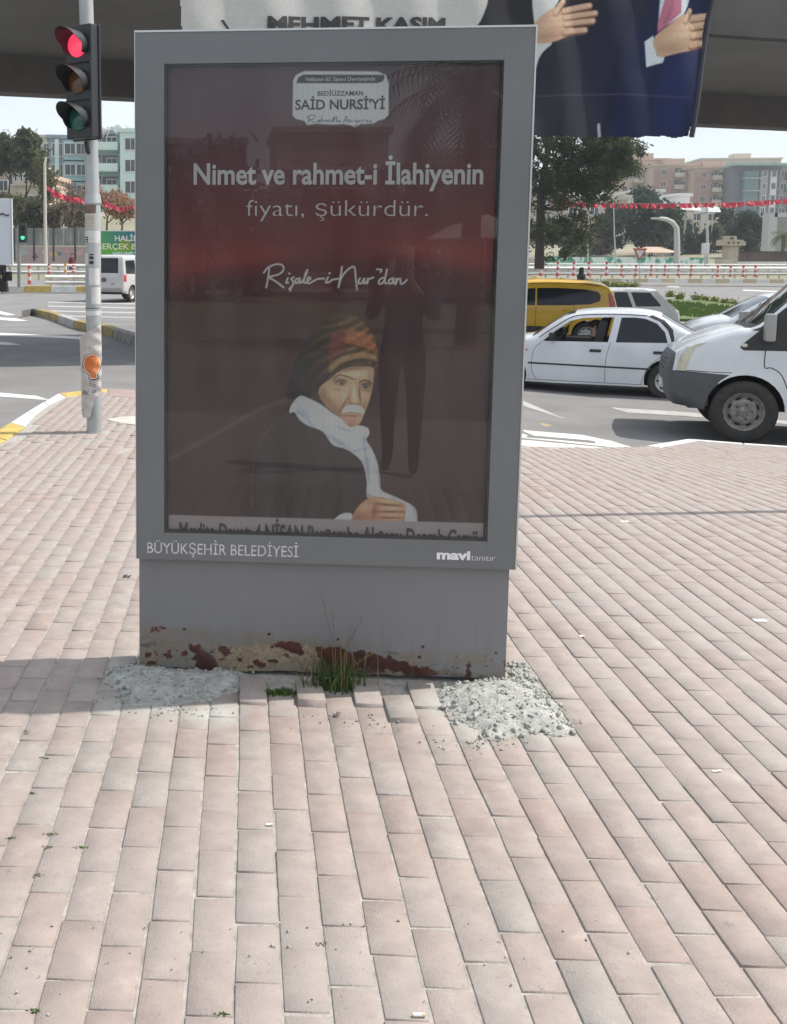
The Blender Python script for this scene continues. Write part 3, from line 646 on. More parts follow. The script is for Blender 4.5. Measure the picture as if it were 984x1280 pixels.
# scarf with soft folds
scarf = [(8, 604), (20, 560), (62, 516), (110, 530), (170, 560), (225, 600), (270, 630), (318, 676), (365, 668), (412, 682), (420, 712), (404, 742), (430, 785), (458, 850), (474, 930), (482, 1000), (540, 1030), (600, 1058), (650, 1088), (666, 1130), (660, 1190), (600, 1190), (600, 1120), (560, 1060), (480, 1045), (410, 1040), (408, 960), (392, 880), (366, 836), (300, 790), (232, 768), (180, 700), (110, 672), (62, 640), (34, 600)]
sc_ = mask(scarf, .004); t_ = np.clip((ZY - 760) / 120, 0, 1); along = (ZX * .62 + ZY * .78) * (1 - t_) + (ZY + .2 * ZX) * t_; acr = (ZX * .78 - ZY * .62) * (1 - t_) + (ZX - .12 * ZY) * t_
fo = fbm(acr / 26 + 3, along / 170, 4, 81); cv_.blend(ALL, sc_, pick(.1 + 1.15 * fo, [(128, 132, 144), (166, 170, 180), (196, 198, 206), (216, 218, 224)]))
for x, y, rx, ry, c_, a_, ro in ((60, 600, 40, 16, (120, 124, 138), .55, .6), (250, 740, 90, 16, (112, 116, 132), .55, .55), (200, 640, 110, 12, (222, 226, 232), .5, .65), (330, 700, 60, 12, (224, 228, 234), .5, .1), (300, 684, 60, 7, (96, 94, 104), .6, .3), (410, 860, 12, 120, (116, 120, 134), .55, -.12), (450, 930, 12, 110, (222, 226, 232), .5, -.12), (600, 1130, 30, 60, (150, 154, 164), .5, 0), (430, 1030, 30, 12, (120, 112, 112), .5, 0), (400, 735, 20, 14, (130, 134, 148), .5, 0)): tone(x, y, rx, ry, c_, a_, sc_, ro)
cm2 = mask([(232, 1178), (252, 1142), (290, 1122), (330, 1128), (334, 1185)], .004); cv_.blend(ALL, cm2, pick(.5 + fbm(ZX / 20, ZY / 20, 3, 5) - .4, [(170, 172, 180), (216, 218, 222)]))
# joined hands
hm3 = mask([(326, 1162), (350, 1105), (392, 1060), (440, 1036), (500, 1042), (560, 1055), (598, 1070), (608, 1105), (598, 1150), (560, 1176), (420, 1182), (330, 1187)], .004); cv_.blend(ALL, hm3, pick(.5 + .7 * (fbm(ZX / 26, ZY / 26, 4, 91) - .45), [(158, 108, 84), (196, 150, 120)]))
for x, y, rx, ry, c_, a_, ro in ((520, 1056, 70, 9, (226, 188, 156), .8, .12), (540, 1094, 64, 9, (222, 182, 150), .8, .02), (545, 1128, 56, 9, (216, 174, 142), .8, 0), (540, 1158, 50, 8, (204, 160, 130), .7, -.05), (400, 1090, 40, 22, (214, 172, 142), .6, -.6), (520, 1076, 76, 5, (96, 58, 46), .8, .08), (530, 1112, 74, 5, (92, 56, 44), .8, 0), (535, 1144, 66, 5, (92, 56, 44), .75, 0), (450, 1110, 14, 40, (112, 70, 54), .6, .2), (360, 1150, 50, 30, (128, 84, 66), .6, -.5), (440, 1174, 120, 10, (104, 66, 52), .7, 0)): tone(x, y, rx, ry, c_, a_, hm3, ro)
tx_ = fbm(ZX / 5, ZY / 5, 3, 21)[..., None] - .45; cv_.C *= 1 + .14 * tx_
# hand-written line
cv_.tf = zr
for q in ([(150, 145), (144, 195), (135, 243)], [(122, 168), (145, 140), (190, 123), (220, 132), (222, 155), (198, 176), (152, 190), (184, 212), (224, 243)], [(245, 195), (237, 218), (248, 218)], [(276, 190), (262, 200), (273, 213), (268, 236), (252, 250)], [(302, 196), (286, 203), (286, 221), (300, 214), (308, 196), (306, 220), (320, 214)],
          [(318, 216), (338, 180), (346, 152), (334, 178), (328, 216), (342, 218)], [(346, 210), (362, 198), (354, 190), (344, 206), (352, 222), (374, 212), (396, 200)], [(396, 199), (432, 197)], [(452, 190), (440, 216), (456, 216), (472, 204)], [(472, 203), (506, 198)], [(523, 137), (516, 185), (505, 243)], [(508, 228), (522, 190), (548, 156), (574, 138), (588, 142), (593, 190), (600, 254)],
          [(615, 196), (607, 218), (622, 222), (638, 196), (636, 222), (650, 214)], [(656, 196), (652, 224), (660, 202), (684, 192)], [(702, 150), (726, 152), (720, 164)], [(736, 192), (716, 203), (712, 222), (728, 222), (744, 196), (754, 150), (742, 214), (754, 222)], [(782, 196), (764, 206), (766, 224), (780, 218), (790, 196), (786, 222), (798, 216)], [(804, 198), (798, 228), (808, 204), (822, 198), (824, 222), (838, 222), (856, 204)]):
    cv_.line(q, .0052, (214, 206, 206), 1, .003)
cv_.line([(252, 172), (254, 172)], .006, (214, 206, 206), 1, .003); cv_.line([(458, 170), (460, 170)], .006, (214, 206, 206), 1, .003); cv_.line([(262, 252), (256, 262)], .004, (214, 206, 206), 1, .003)
# badge
cv_.tf = zl
cv_.fill([(108, 200), (104, 420), (130, 448), (200, 466), (225, 500), (262, 492), (300, 488), (430, 496), (520, 492), (580, 500), (620, 516), (660, 490), (770, 486), (800, 465), (865, 445), (890, 415), (892, 150), (870, 92), (800, 60), (200, 58), (130, 90), (108, 140)], (198, 202, 208), 1, .003, smooth=False)
cv_.fill([(132, 158), (150, 110), (190, 86), (850, 86), (860, 105), (845, 140), (800, 157)], (52, 52, 62), 1, .003, smooth=False)
for q in ([(238, 428), (236, 486)], [(225, 440), (250, 420), (288, 424), (280, 448), (242, 458), (290, 480)], [(320, 458), (302, 470), (318, 476), (326, 458), (330, 474)], [(345, 425), (340, 474), (356, 458), (362, 474)], [(378, 460), (374, 474), (384, 458), (390, 474), (400, 458), (404, 474)], [(425, 462), (415, 460), (416, 474), (430, 470), (448, 430), (440, 474)], [(430, 448), (460, 446)], [(470, 428), (462, 474), (480, 462), (490, 462), (482, 474), (498, 470)],
          [(520, 484), (545, 425), (556, 480)], [(526, 464), (560, 458)], [(572, 458), (570, 474), (582, 458), (586, 474)], [(602, 460), (600, 474)], [(618, 460), (618, 474), (634, 460), (628, 505), (612, 500)], [(652, 460), (644, 470), (656, 474), (660, 460)], [(676, 460), (674, 476), (682, 460), (696, 458)], [(706, 460), (706, 474), (722, 460), (722, 474)], [(736, 460), (748, 460), (738, 474), (752, 474)]):
    cv_.line(q, .0028, (50, 50, 58), 1, .0025)
# light strip at the foot of the print
cv_.tf = None
cv_.C = np.clip(cv_.C * 1.85, 0, .93)
bz = lambda u: .5912 + (u) * .0
cv_.fill([(OL, .44), (OR_, .44), (OR_, .5905), (OL, .5915)], (200, 188, 190), 1, .003, smooth=False, raw=True)
cv_.C *= (1 + .06 * np.sin(cv_.U * 340)[..., None] * (fbm(cv_.U * 20, cv_.Z * 2, 3, 8)[..., None]))   # faint print banding
M_print = mat('poster_print', (1, 1, 1), rough=.55, attr='col', spec=.3)
poster = cv_.build('poster', M_print, lambda u, z: (u, .040 + .0015 * np.sin(u * 9 + z * 3) + .001 * np.sin(z * 14), z), case, smooth=True)
pos = lambda cx0, base, dep=.0375: (lambda u, v: (cx0 + u, dep, base + v))
def ptext(name, s, px0, px1, pyb, cappx, m, par, bold=0, dep=.037, space=1):
    u0, z0 = bbinv(px0, pyb, dep); u1, z1 = bbinv(px1, pyb, dep); _, zt_ = bbinv(px0, pyb - cappx, dep)
    sl = (z1 - z0) / (u1 - u0) * 0
    return text_mesh(name, s, zt_ - z0, u1 - u0, lambda u, v: (u0 + u, dep, z0 + v + sl * u), m, par, bold, space)
ptext('slogan_lettering', 'Nimet ve rahmet-i İlahiyenin', 242, 604, 230, 26, M_wlet, poster, .024)
ptext('slogan_lettering', 'fiyatı, şükürdür.', 308, 535, 270, 20, M_wlet, poster, -.012)
ptext('badge_lettering', 'Vefatının 63. Sene-i Devriyesinde', 382, 469, 101.5, 5, M_wlet, poster, .01)
ptext('badge_lettering', 'BEDİÜZZAMAN', 397, 454, 119.6, 5.8, M_dlet, poster, .01)
ptext('badge_lettering', "SAİD NURSİ'Yİ", 369, 481, 136.8, 12.2, M_dlet, poster, .02)
ptext('date_lettering', 'Mevlite Davet: 4 NİSAN Perşembe Akşamı Dergah Camii', 224, 597, 673.5, 21, mat('grey_letter', (.06, .055, .06)), poster, .03, dep=.0365)
ptext('owner_lettering', 'BÜYÜKŞEHİR BELEDİYESİ', 184, 373, 691, 13.2, mat('worn_white_letter', (.62, .62, .62), rough=.6, var=.35, scale=60), door, .005, dep=.0008)
ptext('maker_lettering', 'mavi', 546, 588, 698.5, 11.5, M_wlet, door, .045, dep=.0008)
ptext('maker_lettering', 'tanıtır', 589, 619, 700.5, 7.6, M_wlet, door, -.015, dep=.0008)
# --- base with rust
bc = Canvas(-W2 + .004, W2 - .004, 0.0, ZB - .008, 620, 200, (138, 138, 141), tf=lambda x, y: bbinv(x, y, .035))
bc.C[:] = np.array([.20, .20, .208]) * (1 + .10 * (fbm(bc.U * 3, bc.Z * 1.5, 4)[..., None] - .5))
streak = fbm(bc.U * 26, bc.Z * 2.0, 3, 4)[..., None]; bc.C *= 1 - .12 * np.clip(streak - .45, 0, 1)
al = np.clip((fbm(bc.U * 9, bc.Z * 22, 5, 11) - .42) * 5, 0, 1) * np.clip((.17 - bc.Z - bc.U * .05) / .06, 0, 1) * .55
bc.blend((slice(None), slice(None)), al, (128, 112, 88))
def rp(px, col, a=1, wob=.008, soft=.002): bc.fill(px, col, a, soft, wob=wob)
rp([(186, 790), (240, 785), (330, 796), (420, 806), (440, 850), (175, 845), (175, 800)], (120, 110, 92), .45, .02, .02)
rp([(270, 812), (300, 808), (345, 808), (402, 812), (400, 850), (330, 845), (290, 840), (272, 826)], (146, 130, 106), .85, .02)
rp([(330, 830), (400, 826), (400, 856), (330, 852)], (128, 116, 100), .85, .02)
rp([(440, 824), (500, 834), (560, 838), (590, 850), (585, 862), (440, 858)], (120, 108, 92), .8, .02)
for q in ([(235, 806), (250, 808), (262, 818), (274, 834), (262, 842), (240, 838), (246, 825)], [(345, 804), (372, 802), (378, 812), (374, 820), (356, 812), (345, 810)], [(442, 814), (470, 818), (500, 826), (528, 834), (542, 838), (540, 848), (516, 846), (500, 840), (470, 838), (448, 836)], [(520, 834), (545, 840), (545, 850), (518, 848)], [(555, 843), (570, 846), (568, 852), (556, 850)], [(575, 848), (588, 851), (580, 854)],
          [(182, 815), (189, 814), (188, 822), (182, 823)], [(206, 815), (215, 813), (212, 822), (204, 822)], [(224, 816), (232, 814), (232, 820), (225, 820)], [(273, 808), (286, 812), (284, 820), (275, 816)], [(315, 824), (330, 828), (326, 836), (315, 830)], [(396, 808), (404, 808), (402, 822), (396, 820)], [(188, 786), (196, 787), (200, 790), (188, 790)], [(200, 785), (208, 786), (206, 789)], [(404, 812), (440, 816), (446, 846), (404, 850)]):
    rp(q, (66, 34, 29), 1, .016)
    rp([(x + random.uniform(-2, 2), y + random.uniform(-1, 1)) for x, y in q[:3]], (96, 44, 32), .5, .01)
al = np.clip((fbm(bc.U * 30, bc.Z * 40, 4, 31) - .60) * 14, 0, 1) * np.clip((.12 - bc.Z) / .05, 0, 1); bc.blend((slice(None), slice(None)), al, (70, 38, 30))
rm_ = np.clip((bc.C[..., 0] - bc.C[..., 2]) * 9, 0, 1)[..., None]; bc.C *= 1 + rm_ * .9 * (fbm(bc.U * 120, bc.Z * 120, 4, 40)[..., None] - .5)
al = np.clip((fbm(bc.U * 45, bc.Z * 5, 4, 44) - .55) * 6, 0, 1) * np.clip((.26 - bc.Z) / .2, 0, 1) * .30; bc.blend((slice(None), slice(None)), al, (104, 84, 66)); al = np.clip((fbm(bc.U * 8, bc.Z * 14, 5, 51) - .5) * 4, 0, 1) * np.clip((.30 - bc.Z) / .3, 0, 1) * .35; bc.blend((slice(None), slice(None)), al, (122, 114, 106))
for _ in range(26):
    x_ = random.uniform(-.67, .66); z_ = random.uniform(.02, .16 - .05 * x_); r_ = random.uniform(.002, .007); bc.fill([(x_ + r_ * math.cos(t), z_ + r_ * .8 * math.sin(t)) for t in (0, 1, 2, 3, 4, 5)], (58, 34, 30), 1, .002, raw=True, wob=.005)
base = MB(); bx(base, -W2 + .004, W2 - .012, .0365, .175, .016, ZB + .004); b_ = base.build('base', M_body, case)
bc.build('rusty_front_panel', mat('rust_panel', (1, 1, 1), rough=.6, attr='col', bump=.15, bscale=200), lambda u, z: (u, .035 + 0 * u, z + 0 * u), b_, keep=lambda U, Z: (Z > .012 + .022 * fbm(U * 9, U * 0 + 2, 4, 2) - .010 + .016 * np.clip(U, -.2, 1)) & (U < W2 - .012))

# ================================================================== rubble, weeds, litter
def icos(n, seed):
    bm = bmesh.new(); bmesh.ops.create_icosphere(bm, subdivisions=1, radius=1); v = np.array([q.co[:] for q in bm.verts]); f = np.array([[w.index for w in q.verts] for q in bm.faces]); bm.free(); return v, f
IV, IF = icos(1, 0)
def stones(name, pts, sizes, m, parent=None, flat=.7, kind='stuff'):
    n = len(pts); pts = np.array(pts); V = IV[None] * (1 + .35 * rng.normal(size=(n, 12 * 0 + len(IV), 1)))
    A = rng.normal(size=(n, 3, 3)); Q, _ = np.linalg.qr(A); V = V * np.array([1, .8, flat]); V = np.einsum('nij,nkj->nki', Q, V) * np.array(sizes)[:, None, None] + pts[:, None]
    F = (IF[None] + len(IV) * np.arange(n)[:, None, None]).reshape(-1, 3)
    t = np.repeat(rng.random(n), len(IV))
    o = link(name, npmesh(name, V.reshape(-1, 3), F, m, attrs={'tone': ('FLOAT', 'POINT', t)}), parent); return setp(o, kind=kind)
M_rub = mat('mortar_rubble', (.5, .5, .48), rough=.95, var=.25, scale=40, bump=.5, bscale=200, tone=[(0, (.31, .315, .285)), (.5, (.40, .40, .37)), (1, (.49, .485, .45))])
def heap(label, poly, peak, n, seed, cat='rubble', skipbase=True, hh=.05):
    q = np.array([tuple(xy(PZ(*p))) for p in poly]); c = q.mean(0); root = thing('rubble_heap', label, cat, (c[0], c[1], 0))
    step = .006; gx = np.arange(q[:, 0].min() - .02, q[:, 0].max() + .02, step); gy = np.arange(q[:, 1].min() - .02, q[:, 1].max() + .02, step); X, Y = np.meshgrid(gx, gy)
    ins = pip(X, Y, q); d = edist(X, Y, q) * np.where(ins, 1, -1) + (fbm(X * 20, Y * 20, 4, seed) - .5) * .05
    ridge = fbm(X * 28, Y * 28, 5, seed + 3); Z = hh * sst(d, -.005, .11) * (.7 + .6 * ridge) + .009 * (fbm(X * 90, Y * 90, 3, seed + 5) - .4) * (d > -.01)
    for px_, w, a in peak:
        p = PZ(*px_); Z += a * np.exp(-((X - p.x) ** 2 + (Y - p.y) ** 2) / w ** 2) * (d > 0)
    Z = np.where(d < -.004, -.03, Z); idx = np.arange(X.size).reshape(X.shape)
    F = np.stack([idx[:-1, :-1], idx[:-1, 1:], idx[1:, 1:], idx[1:, :-1]], -1).reshape(-1, 4); zf = Z.ravel()[F]; F = F[zf.max(1) > -.01]
    V = np.stack([X - c[0], Y - c[1], Z], -1).reshape(-1, 3)
    link('mound', npmesh('mound', V, F, M_rub, smooth=False, attrs={'tone': ('FLOAT', 'POINT', np.clip(ridge * 1.1 + rng.normal(size=X.shape) * .08, 0, 1).ravel())}), root)
    pts = []; sz = []
    while len(pts) < n:
        i, j = rng.integers(X.shape[0]), rng.integers(X.shape[1]); dd = d[i, j]
        if dd < -.004 - .03 * rng.random() ** 3: continue
        s = .0012 + .0085 * rng.random() ** 9 * (1.3 if dd < .05 else .8); pts.append((X[i, j] - c[0] + rng.normal() * .004, Y[i, j] - c[1] + rng.normal() * .004, max(Z[i, j], 0) + s * .3)); sz.append(s)
    stones('crumbs', pts, sz, M_rub, root); return root
heap('greenish grey heap of broken mortar at the left foot of the poster case', [(131, 848), (150, 832), (178, 830), (240, 836), (300, 838), (318, 848), (314, 858), (290, 866), (262, 874), (232, 880), (190, 882), (158, 880), (150, 868), (134, 858)], [((200, 850), .08, .008), ((280, 850), .07, .010)], 1900, 3, hh=.024)
heap('pale sandy heap of crushed mortar at the right foot of the poster case', [(540, 868), (570, 856), (600, 851), (640, 850), (668, 860), (688, 872), (704, 892), (716, 912), (700, 920), (672, 916), (645, 920), (612, 922), (590, 912), (570, 900), (552, 884)], [((610, 870), .10, .018), ((650, 885), .12, .012)], 2300, 17, hh=.026)
heap('small rubble fill in the dark hole beside the right corner of the poster case', [(640, 829), (652, 829), (668, 846), (684, 866), (664, 864), (640, 858), (638, 840)], [], 700, 29, hh=.012)
# loose crumbs round the heaps
pts = []; sz = []
for c_, s_, n_ in (((220, 885), 26, 90), ((600, 925), 30, 120), ((545, 865), 22, 90), ((520, 872), 30, 50), ((450, 895), 60, 40), ((330, 1150), 260, 90), ((150, 870), 18, 60), ((700, 900), 14, 60)):
    for _ in range(n_):
        p = PZ(c_[0] + random.gauss(0, s_), c_[1] + abs(random.gauss(0, s_ * .25))); pts.append((p.x, p.y, .003)); sz.append(.0015 + .004 * random.random() ** 3)
setp(stones('stone_crumbs', pts, sz, M_rub), 'fine grit and crumbs scattered over the bricks near the poster case', 'grit')
# blades
M_grass = leafmat('weed_grass', (.075, .12, .035), .5, 9); M_dry = leafmat('dry_grass', (.22, .20, .10), .4, 9); M_moss = leafmat('moss_green', (.10, .16, .04), .5, 12)
def blades(mb, base, n, h, spread, lean, w=.0028, mi=0):
    for _ in range(n):
        b = Vector(base) + Vector((random.gauss(0, spread), random.gauss(0, spread * .4), 0)); a = random.uniform(0, 2 * PI); hh = h * random.uniform(.35, 1); l = lean * random.uniform(.2, 1)
        d = Vector((math.cos(a), math.sin(a) * .6, 0)); sd = Vector((-d.y, d.x, 0)).normalized() if random.random() < .5 else Vector((1, 0, 0)); vs = []
        for k_ in range(5):
            t = k_ / 4; p = b + d * (l * t * t) + Vector((0, 0, hh * (t - .18 * t * t))); ww = w * (1 - t) + .0003; vs += [p - sd * ww, p + sd * ww]
        mb.add(vs, [(2 * k_, 2 * k_ + 1, 2 * k_ + 3, 2 * k_ + 2) for k_ in range(4)], mi)
wc = PZ(420, 862); wd = thing('weed_clump', 'dark green grass clump growing at the rusty foot of the poster case', 'weed', wc)
mb = MB(); blades(mb, (0, 0, 0), 150, .17, .045, .07); blades(mb, (0, 0, 0), 16, .30, .05, .12, .002, 1); mb.build('grass_blades', [M_grass, M_dry], wd, norm=False)
mb = MB()
for tip in ((-.06, .36), (-.02, .30), (.09, .28), (.17, .17)):
    pts_ = [Vector((0, 0, 0)), Vector((tip[0] * .35, -.01, tip[1] * .55)), Vector((tip[0], -.02, tip[1]))]; mb.tube(pts_, [.0012, .001, .0006], 5)
    for q in range(9): c = pts_[1].lerp(pts_[2], q / 9); blades(mb, c, 1, .03, .002, .02, .0016)
mb.build('seed_stalk', M_dry, wd, norm=False)
def moss(name, label, px, n, spread, h, cat='weed'):
    c = PZ(*px); r = thing(name, label, cat, c); mb = MB(); blades(mb, (0, 0, 0), n, h, spread, .008 if h < .01 else .015, .0035 if h < .01 else .0045); mb.build('leaves', M_moss, r, norm=False); return r
moss('moss_tuft', 'low leafy green tuft in the gap between the two raised bricks', (351, 868), 150, .026, .03)
for px_, n_, t in (((40, 992), 26, 'moss tuft in the joint highest up the left side of the paving'), ((64, 1043), 22, 'upper of the two close moss tufts in the second joint from the left'), ((60, 1060), 26, 'lower of the two close moss tufts in the second joint from the left'), ((13, 1048), 24, 'moss tuft nearest the left edge of the picture'),
                  ((101, 1060), 20, 'moss tuft spreading over a short joint'), ((48, 1095), 20, 'moss tuft in a long joint between grey and pink bricks'), ((43, 1264), 26, 'yellowish moss tuft in the bottom left corner'), ((281, 1268), 20, 'moss tuft on the bottom edge of the paving'), ((404, 1180), 12, 'single tiny moss tuft in the middle of the paving'), ((54, 948), 12, 'faint moss tuft just below the shadow edge'), ((416, 896), 10, 'brown green sprig on a brick right below the weed clump')): moss('moss_tuft', t, px_, max(8, n_ // 2 + 3), .0075, .006)
# litter
M_paper = mat('litter_white', (.75, .75, .72), rough=.6)
def butt(px, l, rz, label, name='cigarette_butt', cat='litter'):
    p = PG(*px); r = thing(name, label, cat, (p.x, p.y, p.z), rz); mb = MB().tube([(-l / 2, 0, .0045), (l * .2, 0, .0045)], .004, 8); mb.build('paper_end', M_paper, r, smooth=True); MB().tube([(l * .2, 0, .0045), (l / 2, 0, .0045)], .004, 8).build('filter', mat('butt_filter', (.6, .5, .36)), r, smooth=True)
butt((524, 1271), .024, -.02, 'white cigarette end lying at the bottom edge of the paving')
def scrap(px, w, l, rz, label):
    p = PG(*px); r = MB().box((0, 0, .003), (w, l, .002), rz=rz).box((w * .3, 0, .005), (w * .4, l * .8, .001), rz=rz + .3).build('paper_scrap', M_paper); r.location = p; setp(r, label, 'litter')
scrap((781, 652.5), .05, .03, .1, 'small white paper scrap on the paving just below the thin shadow line'); scrap((950, 776.5), .05, .03, -.1, 'white paper scrap near the right edge of the paving'); scrap((727, 796), .02, .015, .4, 'tiny white scrap in a dark joint right of the poster case')
scrap((896, 965), .028, .008, .1, 'thin dark-edged splinter on the bricks at the right'); scrap((337, 1032), .018, .007, 0, 'white chip in the joint left of the middle')
for px_, t in (((158, 857 - 60), None),): pass
def leaflit(px, s, label):
    p = PG(*px); mb = MB(); 
    for q in range(5): a = random.uniform(0, 6.28); mb.add([(0, 0, .004), (s * math.cos(a), s * math.sin(a), .012), (s * 1.3 * math.cos(a + .5), s * 1.3 * math.sin(a + .5), .004), (s * .7 * math.cos(a + .8), s * .7 * math.sin(a + .8), .008)], [(0, 1, 2, 3)])
    o = mb.build('dead_leaf', mat('dead_leaf', (.09, .055, .04)), norm=False); o.location = p; setp(o, label, 'dead leaf')
leaflit((421, 895), .014, 'dark dead leaf on a sunlit brick below the weed clump'); leaflit((159, 722), .018, 'small dark leaf on the bricks left of the poster case'); leaflit((463, 897), .008, 'tiny brown leaf right of the dark dead leaf'); leaflit((34, 917), .008, 'black speck of a leaf below the shadow on the left')

# ================================================================== traffic light
PB = PZ(118, 540)
tl = thing('traffic_light', 'tall galvanised pole traffic light showing red, wrapped in a white cloth, at the left', 'traffic light', PB)
M_galv = mat('galvanised_steel', (.42, .44, .445), rough=.5, metal=.25, var=.22, scale=7, detail=8, stretch=(1, 1, .25))
def tpx(x, y): q = P(x, y, PB.y) - PB; return q
top = tpx(105.5, -60); e1 = tpx(116, 250)
ax = lambda z: (e1.x * min(1, z / e1.z) if z < e1.z else e1.x + (top.x - e1.x) * (z - e1.z) / (top.z - e1.z))
mb = MB(); mb.tube([(0, 0, 0), (e1.x, 0, e1.z)], .0685, 28).tube([(e1.x, 0, e1.z), (top.x, 0, top.z), (top.x - .03, 0, top.z + 1.2)], .0615, 28).tube([(ax(e1.z - .03), 0, e1.z - .03), (ax(e1.z + .02), 0, e1.z + .05)], [.078, .068], 28)
mb.tube([(0, 0, -.01), (0, 0, .025)], .074, 24)
pole = mb.build('pole', M_galv, tl, smooth=True)
hc = tpx(105.5, 107); ha = math.radians(-33)   # head: local -y faces left of the viewer
head = link('signal_head', bpy.data.meshes.new('signal_head'), tl); hx = Vector((hc.x, -.15, hc.z)); head.location = hx; head.rotation_euler = (0, math.radians(-.6), ha)
M_blk = mat('black_signal_plastic', (.018, .02, .024), rough=.42, spec=.5); HH = .47; HW = .142
mb = MB().box((0, 0, 0), (HW * 2, .10, HH * 2)).box((0, .055, 0), (HW * 2 + .03, .025, HH * 2 + .02))
for s_ in (-1, 1): mb.box((0, -.052, s_ * .155), (HW * 1.96, .006, .006))
hm = mb.mesh('housing', M_blk, bevel=.012); head.data = hm
hm.name = 'signal_head'
for k_, (zc, lc, em, nm) in enumerate(((.305, (.75, .03, .06), (.95, .06, .14), 'red_lens'), (0, (.12, .055, .02), None, 'amber_lens'), (-.305, (.01, .10, .07), None, 'green_lens'))):
    mb = MB().lathe([(0.001, -.030), (.06, -.026), (.098, -.012), (.103, 0)], 'Y', (0, -.055, zc), 32)
    mb.build('lens', mat(nm, lc, rough=.25, emit=em, es=.75, coat=.3), head, smooth=True)
    V = []; F = []; n_ = 40; rows = 4          # cutaway visor
    a0, a1 = math.radians(-42), math.radians(222)
    for i in range(n_ + 1):
        a = a0 + (a1 - a0) * i / n_; s_ = max(0, math.sin(a)); L_ = .085 + .15 * s_ ** .7 if s_ > 0 else .085 + .04 * math.sin(a)
        for dr in (0, .004):
            r0 = .112 - dr
            for j in range(rows): y_ = -.05 - L_ * j / (rows - 1); rr = r0 + .004 * j / rows; V.append((rr * math.cos(a), y_, zc + rr * math.sin(a)))
    for i in range(n_):
        for d_ in (0, 1):
            for j in range(rows - 1):
                b = i * 2 * rows + d_ * rows + j; F.append((b, b + 1, b + 2 * rows + 1, b + 2 * rows))
        b = i * 2 * rows + rows - 1; F.append((b, b + rows, b + 3 * rows, b + 2 * rows))
    MB().add(V, F).build('visor', M_blk, head, smooth=True)
for z_ in (-.40, .42): MB().box((hc.x + .0, -.05, hc.z + z_ + .02), (.05, .16, .035)).tube([(ax(hc.z + z_), 0, hc.z + z_), (ax(hc.z + z_), 0, hc.z + z_ + .04)], .068, 20).build('bracket', M_blk if z_ < 0 else M_galv, tl)
MB().tube([(hc.x + .02, -.06, hc.z - HH - .01), (hc.x + .03, -.055, hc.z - HH - .09), (ax(hc.z - .6), -.03, hc.z - HH - .13)], .022, 10).build('cable_gland', M_blk, tl, smooth=True)
# stickers
def wrap(x0, x1, y0, y1, m, name, label=None, dr=.0015, par=pole):
    a = tpx(x0, y0); b = tpx(x1, y1); V = []; n_ = 8; F = []
    for j, z in enumerate((b.z, a.z)):
        cxx = ax(z); R = (.0685 if z < e1.z else .0615) + dr
        for i in range(n_ + 1):
            xx = a.x + (b.x - a.x) * i / n_ - cxx; xx = max(-R * .999, min(R * .999, xx)); V.append((cxx + xx, -math.sqrt(R * R - xx * xx), z))
    for i in range(n_): F.append((i, i + 1, n_ + 2 + i, n_ + 1 + i))
    o = MB().add(V, F).build(name, m, par, smooth=True, norm=False)
    if label: o['label'] = label
    return o
M_pap = mat('sticker_paper', (.62, .62, .60), rough=.7, var=.12, scale=20); M_pap2 = mat('aged_paper', (.52, .50, .45), rough=.8, var=.2, scale=25)
wrap(105, 121, 256, 267, mat('flyer_photo', (.07, .06, .055), var=.6, scale=30, col2=(.25, .15, .12)), 'flyer', 'dark photo flyer'); wrap(104.5, 122, 267.2, 286, M_pap2, 'flyer', 'pale calendar flyer')
for r_ in range(5): wrap(106, 119, 270 + r_ * 3, 270.8 + r_ * 3, mat('flyer_ink', (.28, .26, .24)), 'flyer_line', dr=.0022)
wrap(104.5, 125.5, 288.5, 303.5, M_pap, 'sticker'); wrap(105.5, 111, 296, 303, M_dlet, 'sticker_mark', dr=.0025); wrap(107, 110, 297.5, 299, M_pap, 'sticker_mark', dr=.003); wrap(107, 110, 300.5, 302, M_pap, 'sticker_mark', dr=.003)
wrap(106, 111, 316, 331, M_pap, 'sticker'); 
for y_ in ((317.5, 319), (320.5, 324), (326, 330)): wrap(112.5, 118, y_[0], y_[1], M_dlet, 'sticker_mark', dr=.0025)
wrap(112, 125, 335, 356, M_pap, 'sticker'); wrap(115.5, 126, 359, 380, M_pap, 'sticker'); wrap(104.9, 127, 388, 394, mat('clear_tape', (.6, .62, .62), rough=.2), 'tape_band', dr=.003); wrap(105, 127, 384.5, 385.3, M_dlet, 'wire_band', dr=.003)
# cloth wrap with printed bulb
def cloth_tf(x, y): q = tpx(x, y); return q.x, q.z
c0 = cloth_tf(99, 521); c1 = cloth_tf(129, 402)
cc_ = Canvas(c0[0], c1[0], c0[1], c1[1], 100, 400, (186, 182, 178), tf=lambda x, y: cloth_tf(80 + x / 7.53, 380 + y / 7.53))
cc_.C *= (1 + .10 * (fbm(cc_.U * 18, cc_.Z * 12, 4, 2)[..., None] - .5))
cc_.fill([(190, 500), (230, 468), (290, 460), (340, 490), (358, 545), (352, 600), (330, 650), (328, 700), (248, 700), (240, 660), (195, 625), (172, 575)], (96, 62, 44), 1, .002)
cc_.fill([(198, 504), (235, 474), (290, 466), (335, 494), (352, 545), (346, 600), (322, 650), (320, 690), (256, 692), (248, 655), (204, 622), (180, 570)], (225, 220, 210), 1, .002)
cc_.fill([(206, 508), (240, 480), (290, 473), (330, 498), (345, 545), (340, 598), (316, 646), (312, 684), (262, 684), (254, 650), (212, 615), (190, 568)], (196, 112, 66), 1, .002)
